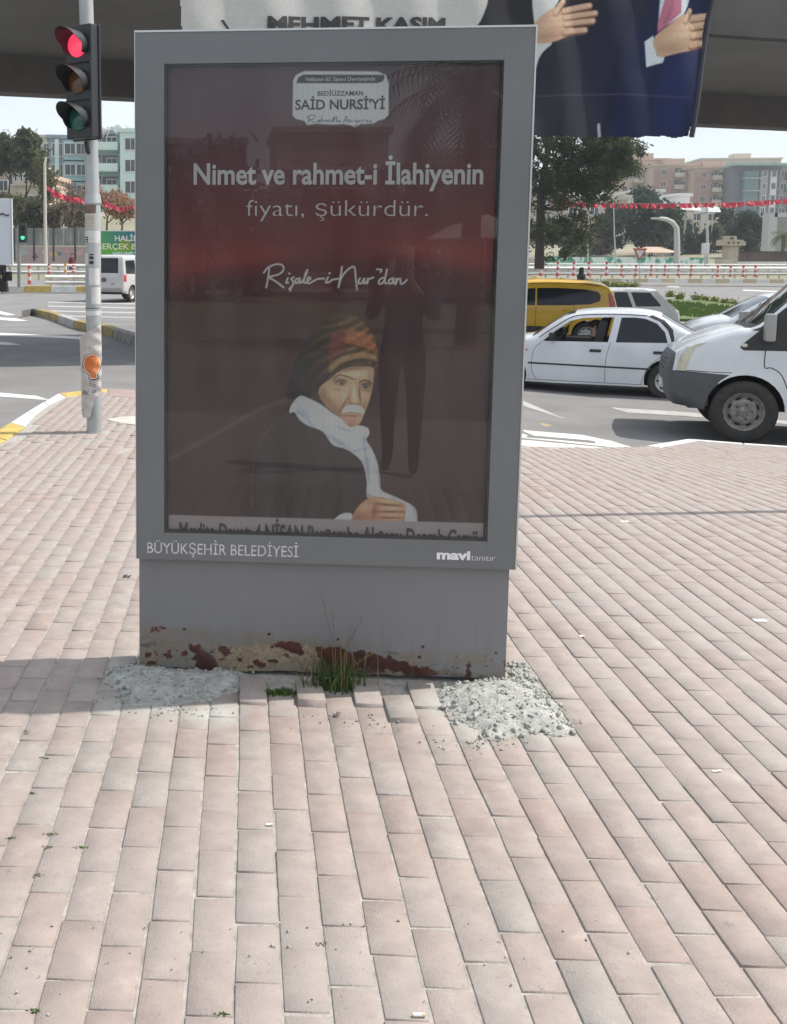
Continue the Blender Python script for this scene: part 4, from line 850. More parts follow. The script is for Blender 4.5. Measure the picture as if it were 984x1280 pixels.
cc_.fill([(290, 560), (320, 500), (345, 540), (338, 600), (312, 650), (296, 680), (285, 640)], (214, 140, 90), .6, .008); cc_.line([(262, 590), (275, 640), (276, 690)], .004, (226, 176, 140), .7, .006)
for y_ in (704, 724, 744): cc_.line([(250, y_ + 14), (290, y_ + 6), (328, y_ - 6)], .0055, (70, 60, 66), 1, .002)
cc_.line([(280, 768), (310, 762)], .005, (70, 60, 66), 1, .002)
for q in ([(248, 395), (256, 430)], [(180, 470), (196, 490)], [(330, 450), (352, 430)], [(246, 400), (258, 415), (262, 402)]): cc_.line(q, .003, (170, 100, 70), .8, .003)
for q in ([(172, 860), (190, 812), (205, 856)], [(180, 842), (200, 840)], [(216, 812), (220, 852)], [(240, 808), (220, 834), (244, 848)], [(280, 804), (284, 842)], [(281, 806), (306, 804), (308, 820), (284, 824)]): cc_.line(q, .005, (66, 62, 66), 1, .002, smooth=False)
def clothfn(u, z):
    t = (z - c0[1]) / (c1[1] - c0[1]); axx = e1.x * z / e1.z; R = .083 + .012 * np.sin(z * 14) * (1 - t) + .004 * np.sin(z * 60 + u * 30)
    xx = np.clip(u - axx, -.115, .09); zc_ = np.abs(xx) / R
    y = -R * np.sqrt(np.clip(1 - np.clip(zc_, 0, 1) ** 2, .0, 1)) - .008 * fbm(u * 30, z * 10, 3, 5) + .02 * np.clip(zc_ - 1, 0, 1)
    y = y + .006 * np.sin((z * 30 - u * 40)) * (1 - t)
    return (u, y, z + 0 * u)
def clothkeep(u, z):
    X_ = np.interp(z, [cloth_tf(99, y)[1] for y in (521, 505, 470, 418, 416, 402)], [cloth_tf(x, 450)[0] for x in (102, 101, 101, 99.3, 99.5, 126)])
    XR = np.interp(z, [cloth_tf(99, y)[1] for y in (521, 518, 500, 488, 455, 430, 402)], [cloth_tf(x, 450)[0] for x in (111, 114.5, 118.5, 127, 128, 128, 127)])
    zt_ = np.interp(u, [cloth_tf(99, 1)[0], cloth_tf(103, 1)[0], cloth_tf(126, 1)[0]], [cloth_tf(1, 419)[1], cloth_tf(1, 416)[1], cloth_tf(1, 403)[1]])
    return (u > X_) & (u < XR) & (z < zt_)
cw = cc_.build('printed_cloth', mat('cloth_print', (1, 1, 1), rough=.8, attr='col', spec=.2), clothfn, tl, keep=clothkeep)
cw['label'] = 'torn white cloth with an orange light bulb print'
# ================================================================== vehicles
M_tyre = mat('tyre_rubber', (.022, .022, .022), rough=.85, var=.4, scale=12, col2=(.05, .045, .04))
M_under = mat('underbody_black', (.012, .012, .012), rough=.9)
M_dglass = mat('dark_car_glass', (.012, .015, .018), rough=.06, spec=.4)
M_sglass = mat('tinted_car_glass', (.018, .028, .028), rough=.05, spec=.4)
M_black = mat('black_trim', (.022, .022, .024), rough=.5); M_plast = mat('grey_bumper_plastic', (.075, .078, .085), rough=.6, var=.2, scale=5)
M_seat = mat('car_seat', (.05, .05, .055), rough=.9)
def carpaint(name, c, dirt=.12): return mat(name, c, rough=.28, var=dirt, scale=2.2, coat=.5, spec=.4, detail=6)
M_cwhite = carpaint('white_car_paint', (.66, .68, .71)); M_vwhite = carpaint('white_van_paint', (.64, .67, .70), .10); M_taxi = carpaint('yellow_taxi_paint', (.72, .42, .02))
M_silver = carpaint('silver_car_paint', (.52, .51, .50)); M_wwhite = carpaint('dull_white_car_paint', (.62, .63, .62))
M_rimg = mat('dirty_steel_rim', (.26, .235, .215), rough=.55, metal=.3, var=.5, scale=18); M_rimw = mat('silver_wheel_cover', (.5, .5, .5), rough=.35, metal=.4)
M_amber = mat('amber_lamp', (.6, .22, .04), rough=.2, coat=.5); M_redl = mat('red_lamp', (.45, .015, .03), rough=.2, coat=.6); M_lens = mat('headlamp_glass', (.52, .50, .36), rough=.12, coat=.8, var=.2, scale=9); M_chrome = mat('chrome', (.7, .7, .7), rough=.15, metal=1)

def wheel(parent, x, y, r, w, side, rim, style=0):
    """side -1: outer face towards -y"""
    hw = w / 2; rr = r * .62
    prof = [(rr * .96, hw * .75), (r * .72, hw * .98), (r * .93, hw), (r, hw * .72), (r, -hw * .72), (r * .93, -hw), (r * .72, -hw * .98), (rr * .96, -hw * .75)]
    o = MB().lathe(prof, 'Y', (0, 0, 0), 40).build('wheel', M_tyre, parent, smooth=.9); o.location = (x, y, r)
    s = side; f = hw * s
    mb = MB().lathe([(rr, f * .80), (rr * .985, f * .86), (rr * .92, f * .80), (rr * .86, f * .45), (rr * .74, f * .34), (rr * .62, f * .50), (rr * .50, f * .56), (rr * .30, f * .50), (rr * .24, f * .62), (rr * .10, f * .66), (.0005, f * .66)], 'Y', (0, 0, 0), 40)
    rm = mb.build('rim', rim, o, smooth=.9)
    n = 8 if style == 0 else 7; mb = MB()
    for k in range(n):
        a = 2 * PI * (k + .5) / n; rad = rr * (.70 if style == 0 else .68); M = Matrix.Rotation(-a, 3, 'Y')
        mb.box((rad * math.cos(a), f * (.42 if style == 0 else .50), rad * math.sin(a)), (rr * (.10 if style == 0 else .34), .012, rr * (.26 if style == 0 else .15)), rot=M)
    mb.build('vent_hole', M_under, rm); rm.children[0]['kind'] = 'stuff'
    if style == 0:
        mb = MB()
        for k in range(5):
            a = 2 * PI * k / 5; mb.tube([(rr * .40 * math.cos(a), f * .5, rr * .40 * math.sin(a)), (rr * .40 * math.cos(a), f * .64, rr * .40 * math.sin(a))], .012, 6)
        mb.build('wheel_nut', M_black, rm)['kind'] = 'stuff'
    return o
def offset_in(q, d):
    q = np.asarray(q); n = len(q); out = []
    ar = sum(q[i][0] * q[(i + 1) % n][1] - q[(i + 1) % n][0] * q[i][1] for i in range(n)); sg = 1 if ar > 0 else -1
    for i in range(n):
        t = q[(i + 1) % n] - q[i - 1]; t = t / (np.linalg.norm(t) + 1e-9); out.append(q[i] + sg * d * np.array([-t[1], t[0]]))
    return np.array(out)
def car(S):
    root = thing(S['name'], S['label'], S['cat'], S['loc'], S['rz'], S.get('group')); R = S.get('round', .09); hw = S['W'] / 2; sill = S['sill']; belt = S['belt']; tum = S.get('tumble', .26)
    up = spline(S['outline'], False, S.get('sub', 3)); keepi = [0]
    for i in range(1, len(up)):
        if np.hypot(*(up[i] - up[keepi[-1]])) > .035 or i == len(up) - 1: keepi.append(i)
    up = up[keepi]; xmin, xmax = up[:, 0].min(), up[:, 0].max()
    bot = []
    for wx, wr in sorted(S['wheels'], reverse=True):
        ar = wr + S.get('archgap', .045); zc = wr + .01; a0 = math.asin(max(-1, min(1, (sill - zc) / ar)))
        bot += [(wx + ar * math.cos(a), zc + ar * math.sin(a)) for a in np.linspace(a0, PI - a0, 17)]
    bot = [(xmax - .12, sill)] * 0 + bot
    side = np.array(list(map(tuple, up)) + bot); n = len(side)
    def ends(x):
        f = S.get('nose', .42); t = np.clip((xmin + f - x) / f, 0, 1); g = S.get('tail', .30); u = np.clip((x - xmax + g) / g, 0, 1)
        return S.get('nosein', .16) * (1 - np.sqrt(np.clip(1 - t * t, 0, 1))) + S.get('tailin', .08) * (1 - np.sqrt(np.clip(1 - u * u, 0, 1)))
    def ys(x, z, onedge=False):
        x = np.asarray(x, float); z = np.asarray(z, float); y = hw - ends(x) - np.clip(z - belt, 0, 9) * tum - .05 * np.clip((belt * .62 - z), 0, 9)
        y = y - .012 * np.clip((z - belt * .7) / (belt * .3), 0, 1) ** 2
        d = edist(x, z, up, False) if not onedge else np.zeros_like(x)
        t = np.clip(1 - d / R, 0, 1); return y - R * .75 * (1 - np.sqrt(np.clip(1 - t * t, 0, 1)))
    vs = [Vector((float(a), float(b))) for a, b in side]; ed = [(i, (i + 1) % n) for i in range(n)]
    for dd in (.012, .035, .07): 
        if dd < R * 1.1:
            q = offset_in(up, -dd); q2 = offset_in(up, dd); c = up.mean(0)
            for cand in (q, q2):
                k = pip(cand[:, 0], cand[:, 1], side) & (edist(cand[:, 0], cand[:, 1], side) > dd * .8)
                vs += [Vector((float(a), float(b))) for a, b in cand[k]]
    zones = S.get('zones', [])
    for zn in zones:
        q = zn['poly']; b = len(vs); q = list(map(tuple, spline(q, True, 3))) if zn.get('smooth') else q; zn['q'] = np.array(q, float)
        vs += [Vector((float(a), float(c))) for a, c in q]; ed += [(b + i, b + (i + 1) % len(q)) for i in range(len(q))]
    g = S.get('grid', .085); gx = np.arange(xmin, xmax, g); gz = np.arange(sill, up[:, 1].max(), g); X, Z = np.meshgrid(gx, gz)
    k = pip(X, Z, side) & (edist(X, Z, side) > .05); vs += [Vector((float(a), float(b))) for a, b in zip(X[k], Z[k])]
    r = delaunay_2d_cdt(vs, ed, [], 0, 1e-5); V2 = np.array([tuple(v) for v in r[0]]); F = np.array([f[:3] for f in r[2]]); C = V2[F].mean(1); ins = pip(C[:, 0], C[:, 1], side)
    zid = np.full(len(F), -1)
    for i, zn in enumerate(zones): zid[pip(C[:, 0], C[:, 1], zn['q'])] = i
    Yv = ys(V2[:, 0], V2[:, 1]); mats = [S['paint']]; body = MB(); ptype = {}
    bm_ = S.get('bodymats', [])
    allm = [S['paint']] + bm_
    for sd in (-1, 1):
        V3 = [(a, sd * y, b) for (a, b), y in zip(V2, Yv)]
        sel_ = lambda m: [tuple(f) if sd < 0 else tuple(f[::-1]) for f in F[m]]
        base_ = ins & ((zid < 0) | np.array([z >= 0 and zones[z].get('mi') is not None for z in zid]))
        fs = sel_(base_); mi = [0 if z < 0 else zones[z]['mi'] for z in zid[base_]]; b = len(body.v); body.v += V3; body.f += [tuple(b + i for i in f) for f in fs]; body.m += mi
        for i, zn in enumerate(zones):
            if zn.get('mi') is not None or zn.get('open'): continue
            if zn.get('side') and zn['side'] != sd: 
                fs = sel_(ins & (zid == i)); body.f += [tuple(b + q for q in f) for f in fs]; body.m += [0] * len(fs); continue
            fs = sel_(ins & (zid == i)); us = sorted({q for f in fs for q in f}); mp = {q: j for j, q in enumerate(us)}; o_ = zn.get('off', 0)
            m2 = MB().add([(V3[q][0], V3[q][1] + sd * o_, V3[q][2]) for q in us], [tuple(mp[q] for q in f) for f in fs]); m2.build(zn['name'], zn['mat'], root, smooth=True, norm=False)
    # skin over the top between the two sides
    yo = ys(up[:, 0], up[:, 1], True); nseg = 10; tt = np.linspace(-1, 1, nseg + 1); nrm = []
    for i in range(len(up)):
        t = up[min(i + 1, len(up) - 1)] - up[max(i - 1, 0)]; t = t / np.linalg.norm(t); nrm.append((-t[1], t[0]))
    nrm = np.array(nrm); mid = up[len(up) // 2]; nrm *= (1 if nrm[len(up) // 2][1] > 0 else -1)
    G = [[(up[i][0] + nrm[i][0] * S.get('crown', .05) * (1 - t * t), t * yo[i], up[i][1] + nrm[i][1] * S.get('crown', .05) * (1 - t * t)) for t in tt] for i in range(len(up))]
    parts = {}
    for i in range(len(up) - 1):
        xm = (up[i] + up[i + 1]) / 2; dest = None
        for tp in S.get('top', []):
            if tp['t0'][0] <= xm[0] <= tp['t0'][1] and tp['t0'][2] <= xm[1] <= tp['t0'][3]: dest = tp; break
        for j in range(nseg):
            q = [G[i][j], G[i][j + 1], G[i + 1][j + 1], G[i + 1][j]]
            if dest is None or (dest.get('inset') and (j < dest['inset'] or j >= nseg - dest['inset'])): body.add(q, [(0, 1, 2, 3)], 0)
            elif dest.get('mi') is not None: body.add(q, [(0, 1, 2, 3)], dest['mi'])
            else: parts.setdefault(dest['name'], (dest['mat'], MB()))[1].add(q, [(0, 1, 2, 3)])
    def weld(mb, name, m, norm):
        me = mb.mesh(name, m, norm=False); bm = bmesh.new(); bm.from_mesh(me); bmesh.ops.remove_doubles(bm, verts=bm.verts, dist=.0008); bmesh.ops.recalc_face_normals(bm, faces=bm.faces); bm.to_mesh(me); bm.free()
        me.polygons.foreach_set('use_smooth', [True] * len(me.polygons)); me.set_sharp_from_angle(angle=.75); return link(name, me, root)
    bo = weld(body, 'body', allm, True)
    for nm, (m, mb) in parts.items(): weld(mb, nm, m, True)
    MB().box(((xmin + xmax) / 2, 0, sill + .16), (xmax - xmin - .5, S['W'] - .56, .34)).build('underbody', M_under, root)
    for wx, wr in S['wheels']:
        for sd in (-1, 1): wheel(root, wx, sd * (hw - .115), wr, S.get('tw', .19), sd, S.get('rim', M_rimw), S.get('rimstyle', 0))
    for ln in S.get('lines', []):            # door gaps and mouldings, thin raised strips on the side
        for sd in (-1, 1):
            pts = spline(ln['p'], False, 6) if ln.get('smooth') else np.array(ln['p'], float)
            q = []
            for a, b in zip(pts[:-1], pts[1:]):
                m_ = max(1, int(np.hypot(*(b - a)) / .08)); q += [a + (b - a) * k_ / m_ for k_ in range(m_)]
            q.append(pts[-1]); q = np.array(q); Y_ = ys(q[:, 0], q[:, 1]); mb = MB(); w = ln['w'] / 2; d = ln['d']; b0 = []
            for i in range(len(q)):
                t = q[min(i + 1, len(q) - 1)] - q[max(i - 1, 0)]; t = t / np.linalg.norm(t); nn = (-t[1] * w, t[0] * w)
                b0 += [(q[i][0] - nn[0], sd * (Y_[i] + d * .2), q[i][1] - nn[1]), (q[i][0], sd * (Y_[i] + d), q[i][1]), (q[i][0] + nn[0], sd * (Y_[i] + d * .2), q[i][1] + nn[1])]
            mb.add(b0, [(3 * i + k_, 3 * i + k_ + 1, 3 * i + k_ + 4, 3 * i + k_ + 3) for i in range(len(q) - 1) for k_ in (0, 1)]); mb.build(ln['name'], ln['mat'], root, smooth=True, norm=False)
    for h in S.get('handles', []):
        for sd in (-1, 1):
            yh = float(ys(h[0], h[1])); MB().box((h[0], sd * (yh + .004), h[1]), (h[2], .03, .045)).build('door_handle', M_black if len(h) < 4 else h[3], root, bevel=.012)
    for m_ in S.get('mirrors', []):
        for sd in (-1, 1):
            yh = float(ys(m_['at'][0], m_['at'][1])); c = (m_['at'][0], sd * (yh + m_['out']), m_['at'][1]); mo = MB().box(c, m_['d']).build('wing_mirror', m_['mat'], root, bevel=.03, smooth=True)
            MB().box((c[0] + m_['d'][0] / 2 + .003, c[1], c[2]), (.005, m_['d'][1] * .8, m_['d'][2] * .84)).build('mirror_glass', M_sglass, mo)
    root['_ys'] = 0; del root['_ys']
    return root, ys
def carloc(anchor_px, depth, wheel_x, yaw, W, zr):
    """place so that the near side's tyre at wheel_x stands under that pixel column at that depth"""
    A = P(anchor_px, 450, depth); t = Vector((math.cos(yaw), -math.sin(yaw), 0)); nn = Vector((math.sin(yaw), math.cos(yaw), 0))
    o = Vector((A.x, A.y, 0)) - t * wheel_x + nn * (W / 2); o.z = zr; return o

# --- white van
yv = math.radians(20)
van = dict(name='panel_van', label='white panel van with grey bumper and dirty steel wheel, cut by the right picture edge', cat='van', loc=carloc(934.8, 11.8, .87, yv, 1.97, -.53), rz=-yv, W=1.97, sill=.36, belt=1.12, tumble=.13, round=.11, nose=.5, nosein=.22, crown=.02,
           outline=[(.14, .40), (.08, .52), (.05, .72), (.07, .88), (.12, .98), (.19, 1.05), (.36, 1.155), (.56, 1.245), (.78, 1.315), (.98, 1.35), (1.35, 1.70), (1.66, 2.0), (1.98, 2.26), (2.2, 2.34), (2.6, 2.37), (3.6, 2.37), (4.9, 2.34), (5.12, 2.2), (5.2, 1.3), (5.2, .6), (5.16, .38)],
           wheels=[(.87, .355), (4.25, .355)], archgap=.06, tw=.21, rim=M_rimg, paint=M_vwhite, bodymats=[M_plast, M_black],
           zones=[dict(poly=[(-.1, .3), (.52, .3), (.50, .50), (.60, .70), (.70, .775), (.50, .785), (.12, .80), (.105, .80), (.13, .98), (.155, 1.07), (.06, 1.12), (-.1, 1.0)], mi=1),
                  dict(poly=[(.45, 1.14), (.33, 1.11), (.245, 1.06), (.18, .98), (.155, .90), (.145, .805), (.235, .80), (.245, .84), (.27, .93), (.315, 1.06)], mat=M_lens, name='headlight', off=.004),
                  dict(poly=[(.90, 1.29), (.98, 1.285), (.80, 1.12), (.79, 1.09), (.83, 1.06), (1.28, 1.065), (1.28, 1.30), (1.36, 1.60), (1.70, 1.93), (1.66, 1.955), (1.36, 1.665), (1.0, 1.33)], mi=2),
                  dict(poly=[(1.30, 1.12), (2.02, 1.12), (2.02, 1.98), (1.76, 1.96), (1.39, 1.59), (1.31, 1.32)], mat=M_sglass, name='cab_window')],
           top=[dict(t0=(.97, 1.78, 1.34, 2.2), name='windscreen', mat=M_sglass), dict(t0=(-.1, .18, .35, 1.0), mi=1), dict(t0=(.84, .975, 1.3, 1.36), mi=2)],
           lines=[dict(p=[(1.05, 1.07), (1.05, .88), (1.12, .87), (1.22, .80), (1.30, .62)], w=.012, d=.002, mat=M_black, name='door_gap', smooth=True), dict(p=[(2.1, 1.95), (2.1, .5)], w=.012, d=.002, mat=M_black, name='door_gap'), dict(p=[(.16, .81), (.55, .80), (.72, .80)], w=.008, d=.002, mat=M_black, name='panel_gap')],
           handles=[(1.95, 1.02, .16)], mirrors=[dict(at=(1.07, 1.33), out=.13, d=(.11, .20, .31), mat=mat('grey_mirror_cover', (.30, .30, .29), rough=.5))])
vr, vys = car(van); vr.rotation_euler = (math.radians(-1.6), 0, -yv)
for sd in (-1, 1):
    yy = float(vys(.83, 1.12)); MB().ball((.835, sd * yy, 1.118), .034, sq=(1, .3, .65)).build('side_indicator', mat('clear_lens', (.6, .56, .48), rough=.2, coat=.6), vr, smooth=True)
    MB().box((.47, sd * .80, .50), (.05, .2, .2)).build('mud_flap', M_plast, vr)
for k in range(3): MB().box((.045 + k * .012, 0, .80 + k * .06), (.03, .7, .018)).build('grille_bar', M_black, vr)
MB().box((.04, 0, .60), (.02, .52, .11)).build('number_plate', M_kwhite, vr)
for sd in (-.5, .15): MB().tube([(.93, sd, 1.37), (1.07, sd + .1, 1.475), (1.20, sd + .5, 1.60)], .008, 6).build('wiper', M_black, vr)

# --- white saloon
ysd = math.radians(23)
sed = dict(name='parked_saloon', label='white four-door saloon car with open front window and driver, behind the van', cat='car', loc=carloc(836, 16.05, 3.31, ysd, 1.69, -.565), rz=-ysd, W=1.69, sill=.20, belt=.86, tumble=.36, round=.085, nose=.6, nosein=.22, tail=.5, tailin=.12, crown=.035,
           outline=[(.12, .24), (.03, .34), (.0, .50), (.04, .60), (.14, .68), (.45, .775), (.9, .86), (1.26, .925), (1.50, 1.10), (1.76, 1.265), (1.98, 1.325), (2.3, 1.355), (2.6, 1.36), (2.95, 1.34), (3.18, 1.29), (3.42, 1.15), (3.68, 1.02), (3.80, 1.0), (4.05, .97), (4.17, .93), (4.24, .80), (4.27, .56), (4.23, .38), (4.14, .26)],
           wheels=[(.86, .292), (3.31, .292)], archgap=.05, tw=.175, rimstyle=1, rim=M_rimw, paint=M_cwhite, bodymats=[M_black],
           zones=[dict(poly=[(1.44, .865), (1.62, 1.03), (1.84, 1.19), (2.04, 1.245), (2.50, 1.265), (2.42, .875)], open=True),
                  dict(poly=[(2.535, .875), (2.60, 1.262), (2.80, 1.268), (2.95, 1.25), (3.12, 1.18), (3.24, 1.05), (3.285, .89)], mat=M_dglass, name='rear_door_window'),
                  dict(poly=[(2.98, 1.285), (3.16, 1.21), (3.28, 1.08), (3.34, .90), (3.385, .90), (3.35, 1.10), (3.22, 1.24), (3.05, 1.31)], mi=1)],
           top=[dict(t0=(1.28, 1.93, .93, 1.345), name='windscreen', mat=M_sglass), dict(t0=(3.16, 3.72, 1.0, 1.34), name='rear_screen', mat=M_dglass)],
           lines=[dict(p=[(1.22, .505), (2.37, .485), (3.07, .475)], w=.028, d=.012, mat=M_black, name='side_moulding'), dict(p=[(2.46, .87), (2.40, .60), (2.40, .24)], w=.010, d=.0015, mat=mat('gap_grey', (.2, .2, .21)), name='door_gap', smooth=True), dict(p=[(1.42, .85), (1.30, .70), (1.28, .40), (1.36, .24)], w=.010, d=.0015, mat=mat('gap_grey', (.2, .2, .21)), name='door_gap', smooth=True),
                  dict(p=[(3.30, .88), (3.22, .70), (3.02, .50), (2.93, .24)], w=.010, d=.0015, mat=mat('gap_grey', (.2, .2, .21)), name='door_gap', smooth=True), dict(p=[(1.38, .92), (1.60, 1.085), (1.86, 1.25), (2.1, 1.295), (2.6, 1.31), (2.98, 1.295)], w=.018, d=.004, mat=M_black, name='roof_gutter', smooth=True), dict(p=[(1.20, .235), (2.95, .225)], w=.012, d=.003, mat=mat('gap_grey', (.2, .2, .21)), name='sill_gap')],
           handles=[(2.24, .735, .17), (3.17, .735, .17)], mirrors=[dict(at=(1.58, .95), out=.10, d=(.09, .17, .12), mat=M_black)])
sr, sys_ = car(sed)
for sd in (-1, 1):
    yy = float(sys_(1.12, .70)); MB().box((1.10, sd * yy, .72), (.045, .02, .03)).build('side_indicator', M_black, sr, bevel=.006); MB().box((1.19, sd * (yy + .004), .715), (.02, .02, .035)).build('side_indicator', M_redl, sr, bevel=.005)
    MB().box((.12, sd * .60, .63), (.10, .34, .12)).build('headlight', M_lens, sr, bevel=.03); MB().box((4.20, sd * .62, .78), (.12, .32, .16)).build('tail_light', M_redl, sr, bevel=.03)
cb = MB().box((2.3, 0, .54), (1.9, 1.50, .62)).build('cabin_floor', M_under, sr)
for x_, y_ in ((2.30, -.36), (2.30, .36)): MB().box((x_, y_, .98), (.14, .46, .46), rot=Matrix.Rotation(.2, 3, 'Y')).box((x_ + .08, y_, 1.22), (.09, .24, .13)).build('seat', M_seat, sr, bevel=.04, smooth=True)
MB().box((3.0, 0, .95), (.16, 1.2, .40), rot=Matrix.Rotation(.25, 3, 'Y')).build('rear_bench', M_seat, sr, bevel=.04)
MB().box((1.52, 0, .87), (.30, 1.3, .12)).build('dashboard', M_seat, sr, bevel=.03)
sw = MB(); sw.tube([(1.74 + .05 * math.sin(a), -.36 + .18 * math.cos(a), .93 + .17 * math.sin(a)) for a in np.linspace(0, 2 * PI, 25)], .013, 6, caps=False); sw.build('steering_wheel', M_black, sr, smooth=True)
MB().box((-.012, 0, .42), (.02, .52, .11)).build('number_plate', M_kwhite, sr); MB().box((4.27, 0, .62), (.02, .52, .11)).build('number_plate', M_kwhite, sr)
MB().box((4.23, 0, .44), (.10, 1.55, .14)).build('bumper', M_cwhite, sr, bevel=.03)

# --- yellow taxi (estate type) behind the saloon
yt = math.radians(14)
tx = dict(name='yellow_taxi', label='yellow taxi people carrier with dark windows, behind the white saloon', cat='taxi', loc=carloc(731, 26.5, 3.72, yt, 1.75, -.55), rz=-yt, W=1.75, sill=.24, belt=.98, tumble=.20, round=.10, crown=.04, tail=.35,
          outline=[(.12, .28), (.02, .40), (.0, .62), (.06, .80), (.25, .93), (.8, 1.06), (1.15, 1.13), (1.5, 1.38), (1.85, 1.58), (2.2, 1.655), (2.8, 1.68), (3.5, 1.655), (4.0, 1.60), (4.22, 1.52), (4.36, 1.32), (4.44, 1.05), (4.48, .75), (4.46, .45), (4.38, .32)],
          wheels=[(.86, .31), (3.72, .31)], paint=M_taxi, bodymats=[M_black],
          zones=[dict(poly=[(1.62, 1.06), (1.9, 1.36), (2.15, 1.46), (2.46, 1.48), (2.46, 1.04)], mat=M_sglass, name='front_window'), dict(poly=[(2.50, 1.04), (2.50, 1.485), (3.0, 1.49), (3.7, 1.455), (3.98, 1.40), (4.05, 1.30), (4.02, 1.16), (3.8, 1.08), (3.3, 1.05)], mat=M_dglass, name='rear_window', smooth=False),
                 dict(poly=[(4.28, .98), (4.42, 1.0), (4.39, 1.16), (4.27, 1.36), (4.22, 1.36), (4.24, 1.15)], mat=M_redl, name='tail_light', off=.004)],
          top=[dict(t0=(1.2, 1.8, 1.1, 1.6), name='windscreen', mat=M_sglass), dict(t0=(4.2, 4.45, 1.1, 1.5), name='rear_screen', mat=M_dglass, inset=1), dict(t0=(4.3, 4.6, .3, .6), mi=1)],
          lines=[dict(p=[(1.9, 1.53), (2.4, 1.60), (3.0, 1.615), (3.7, 1.59), (4.05, 1.54)], w=.022, d=.012, mat=M_black, name='roof_rail', smooth=True), dict(p=[(2.48, 1.0), (2.48, .34)], w=.012, d=.002, mat=M_black, name='door_gap'), dict(p=[(3.42, 1.04), (3.40, .7), (3.3, .5)], w=.012, d=.002, mat=M_black, name='door_gap'), dict(p=[(1.25, .45), (3.3, .43)], w=.16, d=.012, mat=M_black, name='side_cladding')],
          handles=[(3.22, .93, .19, M_taxi), (2.3, .93, .19, M_taxi)])
tr_, tys = car(tx)
MB().box((2.45, 0, 1.74), (.14, .34, .10)).build('roof_sign', mat('roof_sign_white', (.75, .7, .4), rough=.4), tr_, bevel=.015)
yy = float(tys(1.92, 1.3)); MB().add([(1.94, -yy - .006, 1.12), (2.2, -yy - .004, 1.12), (2.2, -yy + .03, 1.34), (1.99, -yy + .03, 1.32)], [(0, 1, 2, 3)]).build('green_sticker', mat('window_green', (.2, .42, .16), rough=.4), tr_, norm=False)

# --- white estate behind the taxi
ye = math.radians(8)
es_ = dict(name='white_estate_car', label='boxy white estate car with a sloping tailgate, between the taxi and the grass', cat='car', loc=carloc(808, 29.5, 3.10, ye, 1.60, -.56), rz=-ye, W=1.60, sill=.24, belt=.86, tumble=.22, round=.05, crown=.03, sub=2, tail=.3, tailin=.05,
           outline=[(.1, .28), (.0, .40), (.0, .66), (.08, .80), (1.1, .90), (1.25, .94), (1.72, 1.36), (2.0, 1.41), (2.8, 1.42), (3.22, 1.40), (3.32, 1.36), (3.60, 1.08), (3.84, .86), (3.92, .80), (3.96, .62), (3.94, .40), (3.86, .28)],
           wheels=[(.75, .29), (3.10, .29)], paint=M_wwhite, bodymats=[M_black],
           zones=[dict(poly=[(1.45, .90), (1.82, 1.30), (2.10, 1.32), (2.10, .90)], mat=M_dglass, name='front_window'), dict(poly=[(2.17, .90), (2.17, 1.325), (2.52, 1.325), (2.66, .93), (2.66, .90)], mat=M_dglass, name='rear_window'), dict(poly=[(2.62, 1.325), (3.14, 1.315), (3.42, .98), (3.42, .93), (2.76, .92)], mat=M_dglass, name='quarter_window')],
           top=[dict(t0=(1.28, 1.7, .94, 1.36), name='windscreen', mat=M_sglass), dict(t0=(3.34, 3.62, 1.06, 1.35), name='rear_screen', mat=M_dglass, inset=1)],
           lines=[dict(p=[(3.27, 1.37), (3.58, 1.05), (3.83, .84)], w=.06, d=.006, mat=mat('lit_white_pillar', (.70, .70, .69), rough=.3), name='tailgate_edge')], handles=[(2.55, .80, .16)])  # tailgate strip is a brighter white, with sunlight put into its colour
er, eys = car(es_)
MB().box((2.5, 0, 1.455), (.3, .02, .04)).build('roof_aerial', M_black, er)
for sd in (-1, 1): MB().box((3.90, sd * .62, .72), (.08, .22, .16)).build('tail_light', M_redl, er, bevel=.02)

# --- another white car, facing left, its bonnet over the van's
yc = math.radians(16)
cc2 = dict(name='white_hatchback', label='small white car whose bonnet and raked windscreen show above the van bonnet', cat='car', loc=carloc(905, 18.9, .64, yc, 1.66, -.58), rz=-yc, W=1.66, sill=.22, belt=1.05, tumble=.20, round=.085, crown=.03, nose=.6, nosein=.25,
           outline=[(.12, .26), (.02, .38), (.0, .60), (.04, .82), (.12, .96), (.36, 1.07), (.60, 1.135), (.74, 1.16), (1.05, 1.35), (1.38, 1.52), (1.7, 1.575), (2.8, 1.57), (3.4, 1.52), (3.7, 1.35), (3.9, 1.0), (3.98, .7), (3.96, .4), (3.88, .28)],
           wheels=[(.64, .30), (3.28, .30)], paint=M_cwhite, bodymats=[M_black],
           zones=[dict(poly=[(.88, 1.09), (1.15, 1.29), (1.45, 1.43), (1.9, 1.46), (1.9, 1.08)], mat=M_sglass, name='front_window'), dict(poly=[(1.98, 1.08), (1.98, 1.46), (2.9, 1.45), (3.3, 1.36), (3.4, 1.10)], mat=M_dglass, name='rear_window'), dict(poly=[(.14, .84), (.42, .99), (.46, .90), (.20, .76)], mat=M_lens, name='headlight', off=.004)],
           top=[dict(t0=(.74, 1.42, 1.15, 1.53), name='windscreen', mat=M_dglass), dict(t0=(3.5, 3.86, 1.0, 1.45), name='rear_screen', mat=M_dglass, inset=1)],
           lines=[dict(p=[(.80, 1.08), (1.08, 1.29), (1.42, 1.465), (1.8, 1.50)], w=.02, d=.006, mat=M_black, name='window_seal', smooth=True)], handles=[(1.8, .95, .17)], mirrors=[dict(at=(1.02, 1.12), out=.11, d=(.10, .18, .13), mat=M_black)])
cr2_, _q = car(cc2); pass

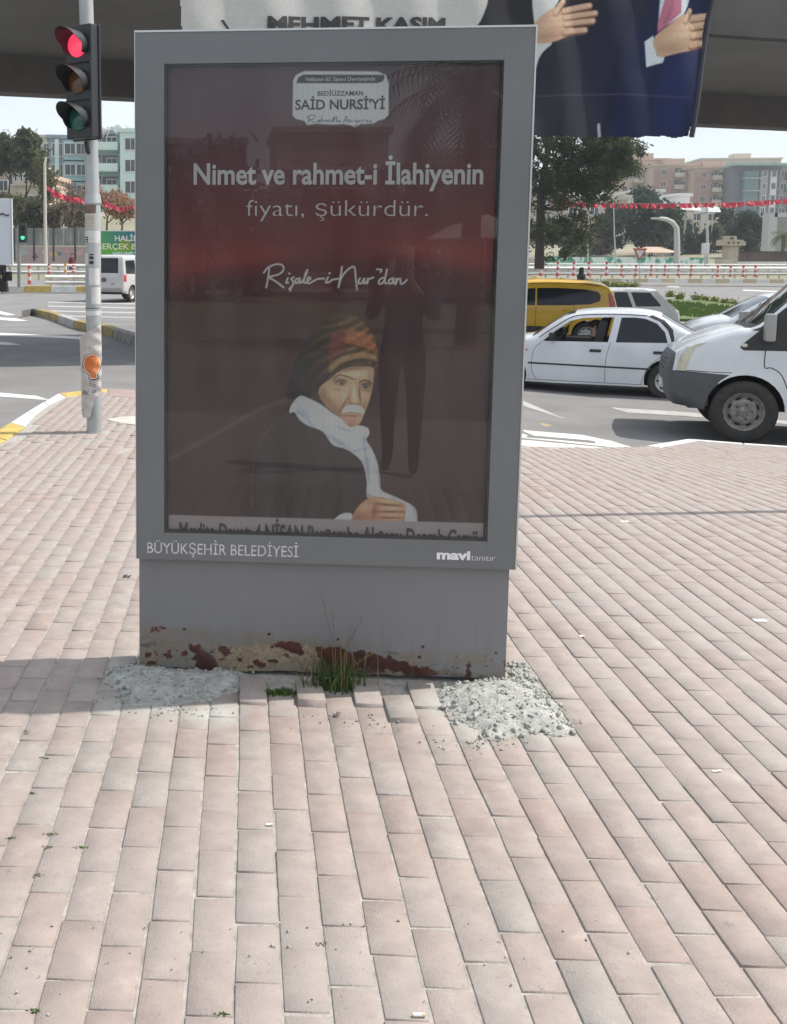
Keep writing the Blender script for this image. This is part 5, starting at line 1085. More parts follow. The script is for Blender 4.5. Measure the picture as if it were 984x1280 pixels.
# --- silver family van on the far left road
yk = math.radians(-67)    # heading away to the right: local x runs from its nose back towards us
ck = dict(name='silver_van', label='silver passenger van seen from behind between the pole and the poster case', cat='van', loc=(0, 0, 0), rz=0, W=1.79, sill=.30, belt=1.02, tumble=.14, round=.09, crown=.035, tail=.22, tailin=.05,
          outline=[(.12, .30), (.0, .45), (.0, .75), (.12, .92), (.7, 1.05), (1.0, 1.14), (1.55, 1.62), (1.85, 1.78), (2.6, 1.82), (3.6, 1.81), (3.98, 1.79), (4.10, 1.70), (4.18, 1.35), (4.24, 1.0), (4.27, .62), (4.25, .42), (4.15, .34)],
          wheels=[(.86, .31), (3.53, .31)], paint=M_silver, bodymats=[M_black],
          zones=[dict(poly=[(1.35, 1.10), (1.75, 1.55), (2.25, 1.62), (2.25, 1.08)], mat=M_dglass, name='front_window'), dict(poly=[(2.33, 1.08), (2.33, 1.63), (3.10, 1.63), (3.10, 1.08)], mat=M_dglass, name='middle_window'), dict(poly=[(3.20, 1.08), (3.20, 1.63), (3.88, 1.62), (4.0, 1.56), (4.04, 1.10)], mat=M_dglass, name='rear_side_window'),
                 dict(poly=[(4.04, .80), (4.22, .80), (4.20, 1.06), (4.04, 1.06)], mat=M_redl, name='tail_light', off=.006)],
          top=[dict(t0=(1.05, 1.75, 1.1, 1.75), name='windscreen', mat=M_dglass), dict(t0=(4.08, 4.215, 1.12, 1.70), name='rear_screen', mat=M_dglass, inset=1), dict(t0=(4.1, 4.4, .25, .50), mi=1)], rimstyle=1)
vl = P(133, 372, 41.0); th = math.radians(23)
# local +x (rear) points back along (-sin th, -cos th)
ck['rz'] = math.atan2(-math.cos(th), -math.sin(th)); rx_ = Vector((-math.sin(th), -math.cos(th), 0)); c_ = Vector((P(130, 372, 41).x, 41.0, 0)) - rx_ * 4.25
ck['loc'] = (c_.x, c_.y, float(gh(c_.x, c_.y)) + RD + .01)
kr, kys = car(ck)
MB().box((4.30, -.12 if True else 0, .86), (.02, .50, .15)).build('number_plate', mat('dull_plate', (.10, .10, .11), rough=.5), kr)
MB().box((4.27, 0, .46), (.10, 1.72, .15)).build('rear_bumper', mat('van_bumper_grey', (.26, .26, .26), rough=.5), kr, bevel=.03); MB().box((4.28, 0, .70), (.03, 1.0, .03)).build('tailgate_strip', M_black, kr)
MB().box((2.2, -.66, 1.83), (2.4, .03, .03)).build('roof_bar', M_chrome, kr)
# ================================================================== far scenery
M_mint = mat('mint_render', (.60, .74, .70), rough=.9, var=.06, scale=.4); M_teal = mat('teal_render', (.33, .50, .51), rough=.9, var=.10, scale=.4); M_bluegrey = mat('blue_grey_render', (.28, .33, .36), rough=.9, var=.12, scale=.4)
M_beige = mat('beige_render', (.46, .40, .33), rough=.9, var=.12, scale=.3); M_tan = mat('tan_brick_facade', (.50, .38, .29), rough=.9, var=.10, scale=.3); M_rbrn = mat('red_brown_facade', (.35, .22, .18), rough=.9, var=.10, scale=.3); M_cream = mat('cream_render', (.56, .50, .42), rough=.9, var=.1, scale=.3)
M_gfac = mat('grey_facade', (.34, .35, .36), rough=.8, var=.1, scale=.3); M_dfac = mat('slate_facade', (.15, .155, .18), rough=.8); M_groof = mat('green_roof', (.28, .42, .38), rough=.7); M_win = mat('far_window_glass', (.05, .06, .07), rough=.15, spec=.5); M_wfr = mat('white_window_frame', (.66, .66, .65), rough=.6); M_dwin = mat('brown_window', (.10, .07, .06), rough=.3)
M_tglass = mat('teal_curtain_glass', (.10, .20, .20), rough=.2); M_roofw = mat('white_roof_gear', (.7, .7, .7), rough=.6)
WM = {}
def window_mesh(w, h, fr, gl):
    k = (round(w, 2), round(h, 2), fr.name, gl.name)
    if k not in WM:
        mb = MB(); t = .12
        mb.box((0, -.03, 0), (w, .04, h), mi=1)
        for c, d in (((0, -.06, h / 2), (w + t, .10, t)), ((0, -.08, -h / 2), (w + t * 2, .16, t)), ((-w / 2, -.06, 0), (t, .10, h)), ((w / 2, -.06, 0), (t, .10, h)), ((0, -.06, 0), (t * .6, .08, h))): mb.box(c, d)
        WM[k] = mb.mesh('window', [fr, gl])
    return WM[k]
def block(name, label, px0, px1, pytop, depth, D, yaw, wall, group=None, floor=3.0, cols=4, wins=None, rows=None, sidewall=None, roof=None, wf=None, gl=None, base=None, cat='building', left_cols=0, win=(1.5, 1.5), skip=(), kind='near'):
    """a rectangular block whose front spans two pixel columns at a depth; local -y is the front"""
    a = P(px0, 330, depth); wd = (px1 - px0) / FPX * depth / max(.3, math.cos(yaw) + 0 * yaw); cxm = (a.x + P(px1, 330, depth).x) / 2; yb = depth
    zt = P(px0, pytop, depth).z; z0 = (base if base is not None else float(gh(cxm, yb)) - 1.5); H = zt - z0
    r = thing(name, label, cat, (cxm, yb, z0), yaw, group)
    mb = MB().box((0, D / 2, H / 2), (wd, D, H), mi=0)
    w_ = mb.build('wall', [wall], r)
    MB().box((0, D / 2, H + .25), (wd + .7, D + .7, .5)).build('roof', roof or wall, r)
    rows = rows or int(H / floor); n = 0; me = window_mesh(win[0], win[1], wf or M_wfr, gl or M_win)
    for i in range(rows):
        z = H - floor * (i + .55)
        if z < 1.5: break
        for j in (wins or [(k + .5) / cols for k in range(cols)]):
            if (i, j) in skip: continue
            link('window', me, r, ((j - .5) * wd, 0, z))
        for j in range(left_cols):
            o = link('window', me, r, (-wd / 2, (j + .5) * D / left_cols, z)); o.rotation_euler = (0, 0, -PI / 2)
    return r, wd, H
def balconies(r, xs_, ws, H, floor, rows, m, rail, dpt=1.2, first=.95):
    sm = MB().box((0, -dpt / 2, 0), (ws, dpt, .2)).mesh('balcony', m); rm = MB().box((0, -dpt, .55), (ws, .08, .95)).box((-ws / 2, -dpt / 2, .55), (.08, dpt, .95)).box((ws / 2, -dpt / 2, .55), (.08, dpt, .95)).mesh('balcony_rail', rail)
    dm = MB().box((0, -.02, 1.3), (ws * .8, .03, 2.1)).mesh('balcony_door', M_dwin)
    for i in range(rows):
        for x in xs_: b = link('balcony', sm, r, (x, 0, H - floor * (i + first))); link('balcony_rail', rm, b); link('balcony_door', dm, b)
# LEFT: mint and teal flats
gL = 'blocks of flats on the left hillside'
r, wd, H = block('apartment_building', 'pale mint block of flats with corner balconies, right beside the poster case', 151, 215, 165, 150, 14, 0, M_mint, gL, cols=3, win=(1.6, 1.7), rows=6, wins=[.20, .55, .85])
r, wd, H = block('apartment_building', 'teal balcony wing of the flats just right of the traffic light pole', 108, 151.5, 163, 153, 12, math.radians(-4), M_teal, gL, cols=2, rows=0, roof=M_mint)
balconies(r, [wd * .20], wd * .55, H, 3.0, 5, M_mint, M_mint, 2.2); balconies(r, [-wd * .22], wd * .4, H, 3.0, 5, M_teal, M_teal, 1.4)
for k in range(4): MB().box((wd * (-.3 + .16 * k), .5, H - 3 * (k % 3) - 1.6), (.5, .2, 1.8)).build('balcony_door', M_dwin, r)
r, wd, H = block('apartment_building', 'blue grey block of flats with bay windows behind the traffic light', 63, 109, 173, 156, 14, math.radians(6), M_bluegrey, gL, cols=3, rows=6, wins=[.16, .30], win=(.8, 1.9), gl=M_dwin)
bm_ = MB().box((0, -.6, 0), (2.1, 1.3, 2.8)).mesh('bay', M_teal); bw = window_mesh(1.7, 1.6, M_wfr, M_win)
for i in range(5):
    for x in (.58, .86): b = link('bay', bm_, r, ((x - .5) * wd, 0, H - 3 * (i + .6))); link('window', bw, b, (0, -1.28, .2))
MB().box((-.28 * wd, -.15, H / 2), (.6, .3, H * .98)).build('pilaster', M_mint, r)
dish = MB().lathe([(.001, 0), (.25, .05), (.45, .18)], 'Y', n=10)
for k, (x, y) in enumerate(((131, 164), (137, 163), (147, 162.5), (157, 163))):
    o = MB().lathe([(.001, 0), (.35, .05), (.6, .2)], 'Y', n=12).tube([(0, 0, 0), (0, .1, -1.0)], .06, 6).build('satellite_dish', M_roofw); o.location = P(x, y - 1, 150.5); o.rotation_euler = (.3, 0, .7 + k)
    setp(o, ['leftmost roof dish on the mint flats, by the pole', 'second roof dish from the left on the mint flats', 'third roof dish from the left on the mint flats', 'roof dish on the mint flats nearest the poster case'][k], 'satellite dish', 'satellite dishes on the mint flats')
# beige houses on the slope
for (x0, x1, yt_, dp, m, lab, c_, rw) in ((14, 36, 207, 128, M_beige, 'beige slope house seen between the two pine trunks, largest of the slope houses', 3, 3), (38, 58, 222, 120, M_tan, 'tan slope house to the right of the right pine trunk', 2, 2), (24, 50, 232, 112, M_cream, 'lowest cream slope house with one dark window under the pines', 1, 2), (44, 66, 172, 190, M_cream, 'small cream house with a terrace at the skyline above the pines', 2, 2), (-10, 12, 215, 130, M_beige, 'beige slope house cut by the left picture edge', 2, 3), (62, 80, 172, 200, M_wfr, 'white flat roofed house on the skyline left of the blue grey flats', 3, 2)):
    block('hillside_house', lab, x0, x1, yt_, dp, 9, math.radians(random.uniform(-12, 12)), m, 'houses on the left slope', cols=c_, rows=rw, win=(1.1, 1.3), gl=M_win, cat='house')
# RIGHT: long row of flats
gR = 'blocks of flats in the far right row'
def tower(lab, x0, x1, yt_, dp, m, m2, cols, side, skip=(), wf=None, D=16, yaw=-.12, bal=True, roof=None):
    r, wd, H = block('apartment_building', lab, x0, x1, yt_, dp, D, yaw, m, gR, cols=cols, rows=9, wf=wf or M_cream, win=(1.5, 1.5), roof=roof, floor=3.05)
    MB().box((-wd / 2 + side * wd / 2, -.35, H * .48), (side * wd, .7, H * .96)).build('brick_panel', m2, r)
    for i in range(9):
        for j in range(max(1, int(side * cols))): link('window', window_mesh(1.3, 1.3, M_cream, M_win), r, (-wd / 2 + (j + .5) * side * wd / max(1, int(side * cols)), -.7, H - 3.05 * (i + .55)))
    if bal: balconies(r, [wd * (side - .5 + .12)], wd * .2, H, 3.05, 8, M_cream, M_cream, 1.8)
    MB().box((wd * .1, 8, H + 1.3), (5, 5, 2.2)).build('lift_house', m, r); return r, wd, H
tower('leftmost tan block of flats in the far row', 770, 829, 200, 285, M_tan, M_tan, 4, .25)
tower('second tan block of the far row, its left part red brown', 813, 866, 207, 275, M_tan, M_rbrn, 4, .42)
tower('third tan block of the far row, just left of the dark grey flats', 864, 913, 210, 268, M_tan, M_rbrn, 4, .38)
r, wd, H = tower('tallest tan block of flats standing behind the grey block', 872, 965, 199, 330, M_cream, M_tan, 6, .2, bal=False)
r, wd, H = block('apartment_building', 'dark grey flats with teal glass and overhanging green roof', 911, 968, 208, 262, 18, -.05, M_dfac, gR, cols=5, rows=9, wins=[.93], win=(1.2, 1.5), roof=M_groof, wf=M_gfac)
MB().box((-.17 * wd, -.9, H * .47), (wd * .30, 1.4, H * .93)).build('glass_bay', M_tglass, r)
for i in range(9): MB().box((-.17 * wd, -1.7, H - 3.0 * (i + 1)), (wd * .33, 1.2, .35)).build('balcony', M_gfac, r)
MB().box((.12 * wd, -.5, H * .47), (wd * .16, 1.0, H * .94)).build('grey_panel', M_gfac, r); MB().box((.31 * wd, -.6, H * .47), (wd * .13, 1.2, H * .94)).build('white_panel', M_wfr, r)
for i in range(9): link('window', window_mesh(.9, 1.4, M_gfac, M_win), r, (.31 * wd, -1.2, H - 3 * (i + .6))); link('window', window_mesh(.9, 1.4, M_wfr, M_win), r, (.12 * wd, -1.0, H - 3 * (i + .6)))
MB().box((0, -1.2, H + .3), (wd + 3, 5, .5)).build('roof_eave', M_groof, r)
r, wd, H = block('apartment_building', 'grey and teal block of flats cut by the right picture edge', 968, 1040, 209, 262, 18, -.05, M_gfac, gR, cols=6, rows=9, roof=M_groof)
balconies(r, [-.33 * wd], wd * .16, H, 3.05, 9, M_tglass, M_tglass, 1.6)
# low white and cream buildings in front of the row
for (x0, x1, yt_, dp, m, lab) in ((795, 824, 240, 175, M_wfr, 'low white building peeking out behind the big pine'), (842, 858, 245, 180, M_wfr, 'small white penthouse above the red flags'), (858, 915, 258, 176, M_cream, 'low cream building half hidden by the red flags'), (700, 780, 250, 170, M_beige, 'beige house seen through the big pine crown'), (668, 705, 236, 172, M_beige, 'pale house seen left in the big pine crown')):
    block('low_building', lab, x0, x1, yt_, dp, 10, 0, m, 'low buildings under the far row', cols=3, rows=2, win=(1.4, 1.2), floor=3.2)

# --- foliage
def leaves(blobs, size, n_per, asp=.5, drop=0):
    """leaf sized quads: blobs = (centre, radii, count)"""
    C = []; 
    for c, rr, n in blobs:
        u = rng.normal(size=(n, 3)); u /= np.linalg.norm(u, axis=1)[:, None]; rad = rng.random(n) ** (1 / 2.2); q = u * rad[:, None] * np.array(rr) + np.array(c)
        cl = rng.normal(size=(n, n_per, 3)) * size * 1.6; C.append((q[:, None] + cl).reshape(-1, 3))
    C = np.concatenate(C); n = len(C); a = rng.normal(size=(n, 3)); a /= np.linalg.norm(a, axis=1)[:, None]; b = rng.normal(size=(n, 3)); b -= (a * b).sum(1)[:, None] * a; b /= np.linalg.norm(b, axis=1)[:, None]
    s = size * (.6 + .8 * rng.random(n))[:, None]; V = np.stack([C - a * s - b * s * asp, C + a * s - b * s * asp, C + a * s + b * s * asp, C - a * s + b * s * asp], 1).reshape(-1, 3)
    return V, np.arange(n * 4).reshape(-1, 4)
M_bark = mat('dark_bark', (.06, .045, .035), rough=.95, var=.4, scale=6); M_gbark = mat('grey_bark', (.16, .13, .11), rough=.95, var=.3, scale=6)
M_pine = leafmat('pine_needles', (.062, .078, .032), .55, .5); M_olive = leafmat('olive_foliage', (.10, .11, .055), .5, .4); M_dkgr = leafmat('dark_conifer', (.035, .055, .035), .5, .4); M_orange = leafmat('dry_orange_foliage', (.30, .18, .11), .35, .5); M_brown = leafmat('bare_twig_brown', (.20, .16, .12), .35, .6); M_hedge = leafmat('hedge_yellow_green', (.16, .19, .03), .5, 1.5); M_purple = leafmat('plum_foliage', (.12, .07, .08), .4, .5)
def tree(name, label, px, pyb, depth, crown, trunk, m, size, per=3, bark=None, tr=.18, group=None, cat='tree', asp=.5):
    """crown: (px, py, rx px, ry px, count, depth shift) ; trunk: list of pixel polylines"""
    b = P(px, pyb, depth); r = thing(name, label, cat, b, 0, group); s = depth / FPX
    bl = [(tuple(P(c[0], c[1], depth + (c[5] if len(c) > 5 else 0)) - b), (c[2] * s, (c[2] + c[3]) * .5 * s, c[3] * s), c[4]) for c in crown]
    V, F = leaves(bl, size, per, asp); link('crown', npmesh('crown', V, F, m), r)
    mb = MB()
    for i, pl in enumerate(trunk):
        w = pl[0]; pts = [P(q[0], q[1], depth + (q[2] if len(q) > 2 else 0)) - b for q in pl[1:]]; mb.tube(pts, [w * s * (1 - .72 * k / max(1, len(pts) - 1)) for k in range(len(pts))], 7)
    if trunk: mb.build('trunk', bark or M_bark, r, smooth=True)
    return r
random.seed(11)
def scatter_crown(cx_, cy_, rx, ry, n, cnt, br=.28, dz=1.5):
    out = []
    for _ in range(n):
        a = random.uniform(0, 2 * PI); q = math.sqrt(random.random()); out.append((cx_ + rx * q * math.cos(a), cy_ + ry * q * math.sin(a), rx * br * random.uniform(.6, 1.2), ry * br * random.uniform(.5, 1), cnt, random.uniform(-dz, dz)))
    return out
# big pine right of the case
cr = scatter_crown(715, 195, 78, 56, 80, 40, .18, 2.5) + scatter_crown(768, 178, 34, 26, 26, 60, .34, 2) + scatter_crown(705, 265, 60, 42, 40, 20, .17, 2) + scatter_crown(738, 212, 46, 30, 30, 50, .28, 2) + scatter_crown(695, 300, 42, 26, 26, 18, .22, 2) + scatter_crown(640, 200, 60, 70, 24, 36, .25, 2) + scatter_crown(700, 120, 80, 40, 24, 40, .25, 2)
tree('pine_tree', 'big dark pine with a forked trunk and drooping crown, right of the poster case', 674, 334, 58, cr, [(6.2, (674, 336), (675, 290), (676, 240), (683, 200), (690, 160), (700, 120)), (4, (678, 238), (700, 222), (730, 203), (752, 190)), (3.2, (683, 205), (660, 180), (640, 150)), (3, (700, 222), (715, 200), (720, 170)), (2.6, (677, 260), (700, 262), (716, 256)), (2.5, (730, 203), (760, 196), (780, 182))], M_pine, .085, 4, asp=.35)
# pines on the left slope
tree('pine_tree', 'umbrella shaped pine at the left picture edge, on the slope', 10, 262, 104, scatter_crown(8, 192, 18, 23, 24, 46, .36, 2) + scatter_crown(-12, 198, 16, 22, 10, 50, .4, 2), [(1.6, (9, 262), (11, 240), (13, 222), (12, 200)), (1, (12, 225), (4, 212))], M_pine, .17, 3)
tree('pine_tree', 'rounded pine with two thin trunks on the slope, right of the edge pine', 33, 262, 100, scatter_crown(36, 192, 16, 21, 24, 46, .38, 2) + scatter_crown(47, 208, 9, 16, 9, 44, .4, 2) + scatter_crown(30, 175, 8, 9, 6, 50, .6, 1), [(1.4, (27, 262), (33, 240), (33, 215), (34, 200)), (1.1, (31, 250), (40, 228), (42, 212))], M_pine, .17, 3)
for i, (x, y, rx, ry, n, m, lab) in enumerate(((36, 268, 22, 20, 22, M_olive, 'olive bush mass under the right pine, behind the panel fence'), (72, 262, 17, 22, 16, M_brown, 'brownish bare shrub left of the pole, behind the panel fence'), (10, 255, 14, 14, 10, M_olive, 'olive bush under the edge pine'), (96, 270, 12, 16, 10, M_brown, 'sparse brown shrub just left of the pole'), (58, 215, 8, 30, 10, M_olive, 'tall narrow olive tree left of the blue grey flats'))):
    tree('bush', lab, x, y + ry + 6, 88 - i, scatter_crown(x, y, rx, ry, n, 44, .35, 1.5), [(.9, (x, y + ry + 6), (x + 1, y + 5), (x + 3, y - ry * .6)), (.6, (x + 1, y + 6), (x - 6, y - 8))], m, .15, 2, M_gbark, group='bushes behind the panel fence', cat='bush')
# bare trees
def bare(label, px, pyb, depth, h_px, spread, m, leafn, seed, lm):
    rr = random.Random(seed); b = P(px, pyb, depth); r = thing('bare_tree', label, 'tree', b); s = depth / FPX; mb = MB(); tips = []
    def br(p, d, l, w, lv):
        q = p + d * l; mb.tube([p, (p + q) / 2 + Vector((rr.gauss(0, .03 * l),) * 3), q], [w, w * .85, w * .65], 5, caps=False); tips.append(q)
        if lv: 
            for _ in range(3 if lv > 1 else 4): nd_ = (d + Vector((rr.gauss(0, spread), rr.gauss(0, spread), rr.gauss(.1, .25)))).normalized(); br(p.lerp(q, rr.uniform(.55, 1)), nd_, l * rr.uniform(.6, .85), w * .6, lv - 1)
    br(Vector((0, 0, 0)), Vector((.05, 0, 1)), h_px * s * .36, 1.5 * s, 5); mb.build('trunk', M_gbark, r)
    V, F = leaves([(tuple(t), (.35, .35, .35), leafn) for t in tips[-500:]], .11, 1, .5); link('crown', npmesh('crown', V, F, lm), r); return r
bare('bare tree with thin rising twigs just left of the traffic light pole', 86, 290, 84, 60, .55, M_brown, 1, 3, M_brown)
bare('orange leaved tree between the pole and the poster case', 133, 292, 82, 58, .6, M_orange, 5, 8, M_orange)
bare('orange brown tree partly behind the poster case edge', 152, 292, 80, 50, .7, M_orange, 5, 21, M_orange)
# mid right greenery
for i, (x, y, rx, ry, n, m, sz, lab) in enumerate(((812, 272, 32, 26, 34, M_dkgr, .24, 'wide dark conifer in the middle of the right background'), (806, 247, 9, 12, 10, M_dkgr, .2, 'dark conifer top rising above the red flags'), (764, 285, 14, 26, 16, M_dkgr, .22, 'dark green tree left of the wide conifer'), (868, 298, 24, 20, 22, M_dkgr, .22, 'dark tree mass left of the tall thin lamp pole'), (905, 285, 16, 20, 14, M_dkgr, .22, 'dark tree behind the small stone tower'), (935, 290, 18, 22, 20, M_dkgr, .22, 'dark tree between the stone tower and the palm'),
       (815, 298, 20, 12, 14, M_olive, .2, 'yellow olive hedge under the wide conifer'), (752, 302, 13, 16, 12, M_purple, .2, 'plum coloured tree behind the painted wall'), (892, 292, 9, 10, 8, M_olive, .18, 'yellow green bush by the thin lamp pole'), (915, 312, 46, 8, 16, M_olive, .16, 'ragged yellow green hedge top right of the stone tower'), (720, 300, 30, 18, 18, M_olive, .2, 'olive bushes below the big pine'), (845, 300, 10, 20, 8, M_dkgr, .2, 'narrow dark tree behind the curved street lamp'))):
    tree('background_tree', lab, x, y + ry + 4, 118 + (i * 5) % 23, scatter_crown(x, y, rx, ry, n, 48, .32, 3), [(1.0, (x, 336), (x, y), (x + 2, y - ry * .5))], m, sz, 2, group='trees behind the right wall')
# palm (right edge) + one standing behind the viewer
M_palm = leafmat('palm_frond', (.08, .12, .045), .4, 1)
def palm(label, base, h, r0, n, fl, seed=1):
    rr = random.Random(seed); r = thing('palm_tree', label, 'palm', base); MB().tube([(0, 0, 0), (.05, 0, h * .5), (0, 0, h)], [r0 * 1.2, r0, r0 * .9], 10).build('trunk', mat('palm_bark', (.17, .12, .08), rough=.95, var=.4, scale=10), r, smooth=True)
    mb = MB()
    for k in range(n):
        a = 2 * PI * k / n * 2.4 + rr.uniform(-.2, .2); e0 = rr.uniform(-.2, 1.2); d = Vector((math.cos(a), math.sin(a), 0)); sd = Vector((-math.sin(a), math.cos(a), 0)); p = Vector((0, 0, h)); m_ = 9
        for q in range(m_):
            t = q / m_; e = e0 - t * 1.7; nx = p + (d * math.cos(e) + Vector((0, 0, math.sin(e)))) * fl / m_; L_ = fl * .34 * math.sin(PI * (t * .85 + .12)) + .05
            for s_ in (-1, 1):
                for u in (.15, .6): st = p.lerp(nx, u); tip = st + sd * s_ * L_ * .8 + (nx - p).normalized() * L_ * .5 + Vector((0, 0, -L_ * .35)); w_ = (nx - p) * .22; mb.add([st, st + w_, tip], [(0, 1, 2)])
            mb.add([p - sd * .02, p + sd * .02, nx + sd * .015, nx - sd * .015], [(0, 1, 2, 3)]); p = nx
    mb.build('fronds', M_palm, r, norm=False); return r
pb = P(978, 318, 100); palm('short palm at the right edge in front of the grey gateway', (pb.x, pb.y, P(978, 322, 100).z), 2.0, .16, 26, 1.5, 4)
# --- street lamps and poles
M_lamp = mat('pale_lamp_steel', (.46, .46, .44), rough=.5); M_sand = mat('sandstone', (.50, .44, .34), rough=.95, var=.2, scale=2)
def pole_(name, label, pts, depth, r0, cat='lamp post', head=None, m=None, group=None):
    b = P(pts[0][0], pts[0][1], depth); r = thing(name, label, cat, b, 0, group); q = [P(x, y, depth) - b for x, y in pts]
    MB().tube(q, [r0 * (1 - .45 * k / (len(q) - 1)) for k in range(len(q))], 8).build('pole', m or M_lamp, r, smooth=True)
    if head: MB().box(q[-1] + Vector(head[0]), head[1]).build('lamp_head', m or M_lamp, r, bevel=.03)
    return r
pole_('street_lamp', 'thin pale lamp pole rising in front of the left slope', [(57.5, 336), (56.5, 270), (56, 205), (57.5, 196)], 62, .11, m=mat('cream_lamp_steel', (.55, .52, .44), rough=.6))
pole_('street_lamp', 'thick grey street lamp with a curved arm, right background', [(846.5, 335), (846.5, 300), (846, 285), (841, 278), (833, 274), (825, 273)], 80, .26, head=((-.3, 0, 0), (.7, .3, .14)))
pole_('street_lamp', 'tall thin grey pole left of the small stone tower', [(884.5, 336), (884.5, 300), (884, 255)], 84, .13, head=((.3, 0, 0), (.6, .2, .1)))
pole_('utility_pole', 'slim pale pole rising in front of the big pine, left one', [(735, 330), (735, 285), (735, 250)], 72, .06, 'pole'); pole_('utility_pole', 'slim pale pole at the right flank of the big pine', [(770, 330), (768, 290), (767, 240)], 74, .06, 'pole')
r = pole_('yield_sign', 'small red rimmed give way triangle on a grey post behind the taxi', [(800, 364), (800, 318)], 52, .035, 'road sign'); b = Vector(r.location); c = P(800, 318, 51.9) - b; w = .36
MB().prism([(-w, .30), (w, .30), (0, -.32)], lambda p: (c.x + p[0], c.y, c.z + p[1]), lambda p: (c.x + p[0], c.y + .01, c.z + p[1])).build('sign_plate', mat('sign_red', (.5, .10, .09), rough=.5), r); MB().prism([(-w * .6, .20), (w * .6, .20), (0, -.17)], lambda p: (c.x + p[0], c.y - .012, c.z + p[1]), lambda p: (c.x + p[0], c.y - .004, c.z + p[1])).build('sign_face', M_wfr, r)
r = pole_('junction_box', 'white box on a thin post at the right end of the painted wall', [(881.5, 338), (881.5, 316)], 70, .05, 'box'); b = Vector(r.location); MB().box(P(882, 311, 70) - b, (.42, .3, .75)).build('box', M_wfr, r, bevel=.03)
# far signal, left
b = P(24, 359, 51); fs = thing('traffic_light', 'small far traffic light showing green at the left edge', 'traffic light', b); MB().tube([(0, 0, 0), tuple(P(23.5, 281, 51) - b)], .085, 8).build('pole', mat('grey_green_steel', (.22, .25, .24), rough=.5), fs, smooth=True)
hd = MB().box(P(28.5, 292, 50.8) - b, (.34, .28, .86)).build('signal_head', M_blk, fs, bevel=.02)
for k, (y, m_) in enumerate(((286, 'red_off'), (291.5, 'amber_off'), (297, 'green_on'))):
    MB().lathe([(.001, -.02), (.10, 0)], 'Y', P(29, y, 50.8) - b + Vector((0, -.15, 0)), 14).build('lens', mat(m_, [(.05, .01, .01), (.05, .03, .01), (.02, .5, .25)][k], emit=(.1, .9, .5) if k == 2 else None, es=.9), hd)
    MB().box(P(29, y - 2, 50.8) - b + Vector((0, -.2, 0)), (.26, .14, .02)).build('visor', M_blk, hd)
MB().box(P(28.5, 291, 50.9) - b + Vector((.0, .12, 0)), (.42, .03, .92)).build('backplate', mat('dark_green_plate', (.02, .10, .07), rough=.5), fs)
# white roadside panel at the far left
b = P(4, 366, 47); wp = thing('advert_panel', 'blank white roadside panel cut by the left picture edge', 'billboard', b)
a0 = P(-30, 248, 47) - b; a1 = P(16.5, 331, 47) - b; MB().box(((a0.x + a1.x) / 2, 0, (a0.z + a1.z) / 2), (a1.x - a0.x, .22, a0.z - a1.z)).build('panel', mat('panel_white', (.62, .64, .68), rough=.4), wp, bevel=.02)
MB().box((a1.x - .03, -.12, (a0.z + a1.z) / 2), (.06, .03, a0.z - a1.z)).build('panel_edge', M_lamp, wp); MB().box((-.6, 0, .35), (.8, .2, 1.3)).build('foot', M_lamp, wp)
MB().tube([P(-1, 268, 46.85) - b, P(4, 267, 46.85) - b, P(8, 269.5, 46.85) - b, P(11, 268.5, 46.85) - b], .035, 5).build('printed_curve', M_dlet, wp)
# panel fence and pink wall
M_corr = mat('ribbed_panel', (.27, .29, .27), rough=.7, var=.3, scale=1.2, detail=6); M_pinkw = mat('painted_wall_pink', (.42, .28, .27), rough=.9, var=.35, scale=1.0, detail=6, col2=(.36, .33, .33))
b = P(60, 332, 75); fw = thing('painted_wall', 'low wall painted pink under the ribbed panel fence', 'wall', b)
def span(x0, x1, y0, y1, D, dy, par, name, m, t=.2): p0 = P(x0, y0, D) - b; p1 = P(x1, y1, D) - b; return MB().box(((p0.x + p1.x) / 2, dy, (p0.z + p1.z) / 2), (p1.x - p0.x, t, abs(p0.z - p1.z))).build(name, m, par)
span(-40, 128, 307.5, 333, 75, 0, fw, 'wall', M_pinkw, .25)
cvp = Canvas(0, 1, 0, 1, 2, 2, (0, 0, 0)); 
for k, (x, y, rx, ry, c) in enumerate(((68, 318, 5, 4.5, (.55, .42, .20)), (74, 317, 3, 3, (.18, .22, .24)), (28, 315, 6, 4, (.35, .38, .40)), (44, 320, 3.5, 3, (.20, .12, .12)), (84, 314, 4, 3, (.50, .30, .28)), (100, 316, 5, 4, (.52, .36, .36)), (56, 316, 2.5, 3.5, (.55, .50, .48)))):
    q = P(x, y, 75) - b; s = 75 / FPX; MB().add([(q.x + rx * s * math.cos(t) * (1 + .35 * math.sin(t * 3 + k)), -.131 - .003 * k, q.z + ry * s * math.sin(t) * (1 + .3 * math.cos(t * 2 + k))) for t in np.linspace(0, 2 * PI, 18)[:-1]], [tuple(range(17))]).build('mural_patch', mat('mural_%s' % ['ochre', 'slate', 'pale_blue', 'maroon', 'salmon', 'rose', 'cream'][k], c, rough=.9), fw, norm=False)
b = P(60, 308, 75.2); fn = thing('panel_fence', 'grey ribbed panel fence on dark posts above the pink wall', 'fence', b)
for k in range(16):
    x0 = -24 + k * 9.4; p0 = P(x0, 285 + .2 * k * 0, 75.2) - b; p1 = P(x0 + 9.2, 307, 75.2) - b; mb = MB(); n_ = 6; w_ = (p1.x - p0.x) / n_
    for q in range(n_): mb.box((p0.x + w_ * (q + .5), (q % 2) * .05, (p0.z + p1.z) / 2), (w_ * .98, .04, p0.z - p1.z))
    mb.build('panel', M_corr, fn)['kind'] = 'stuff'
M_dpost = mat('dark_post', (.05, .05, .05), rough=.7)
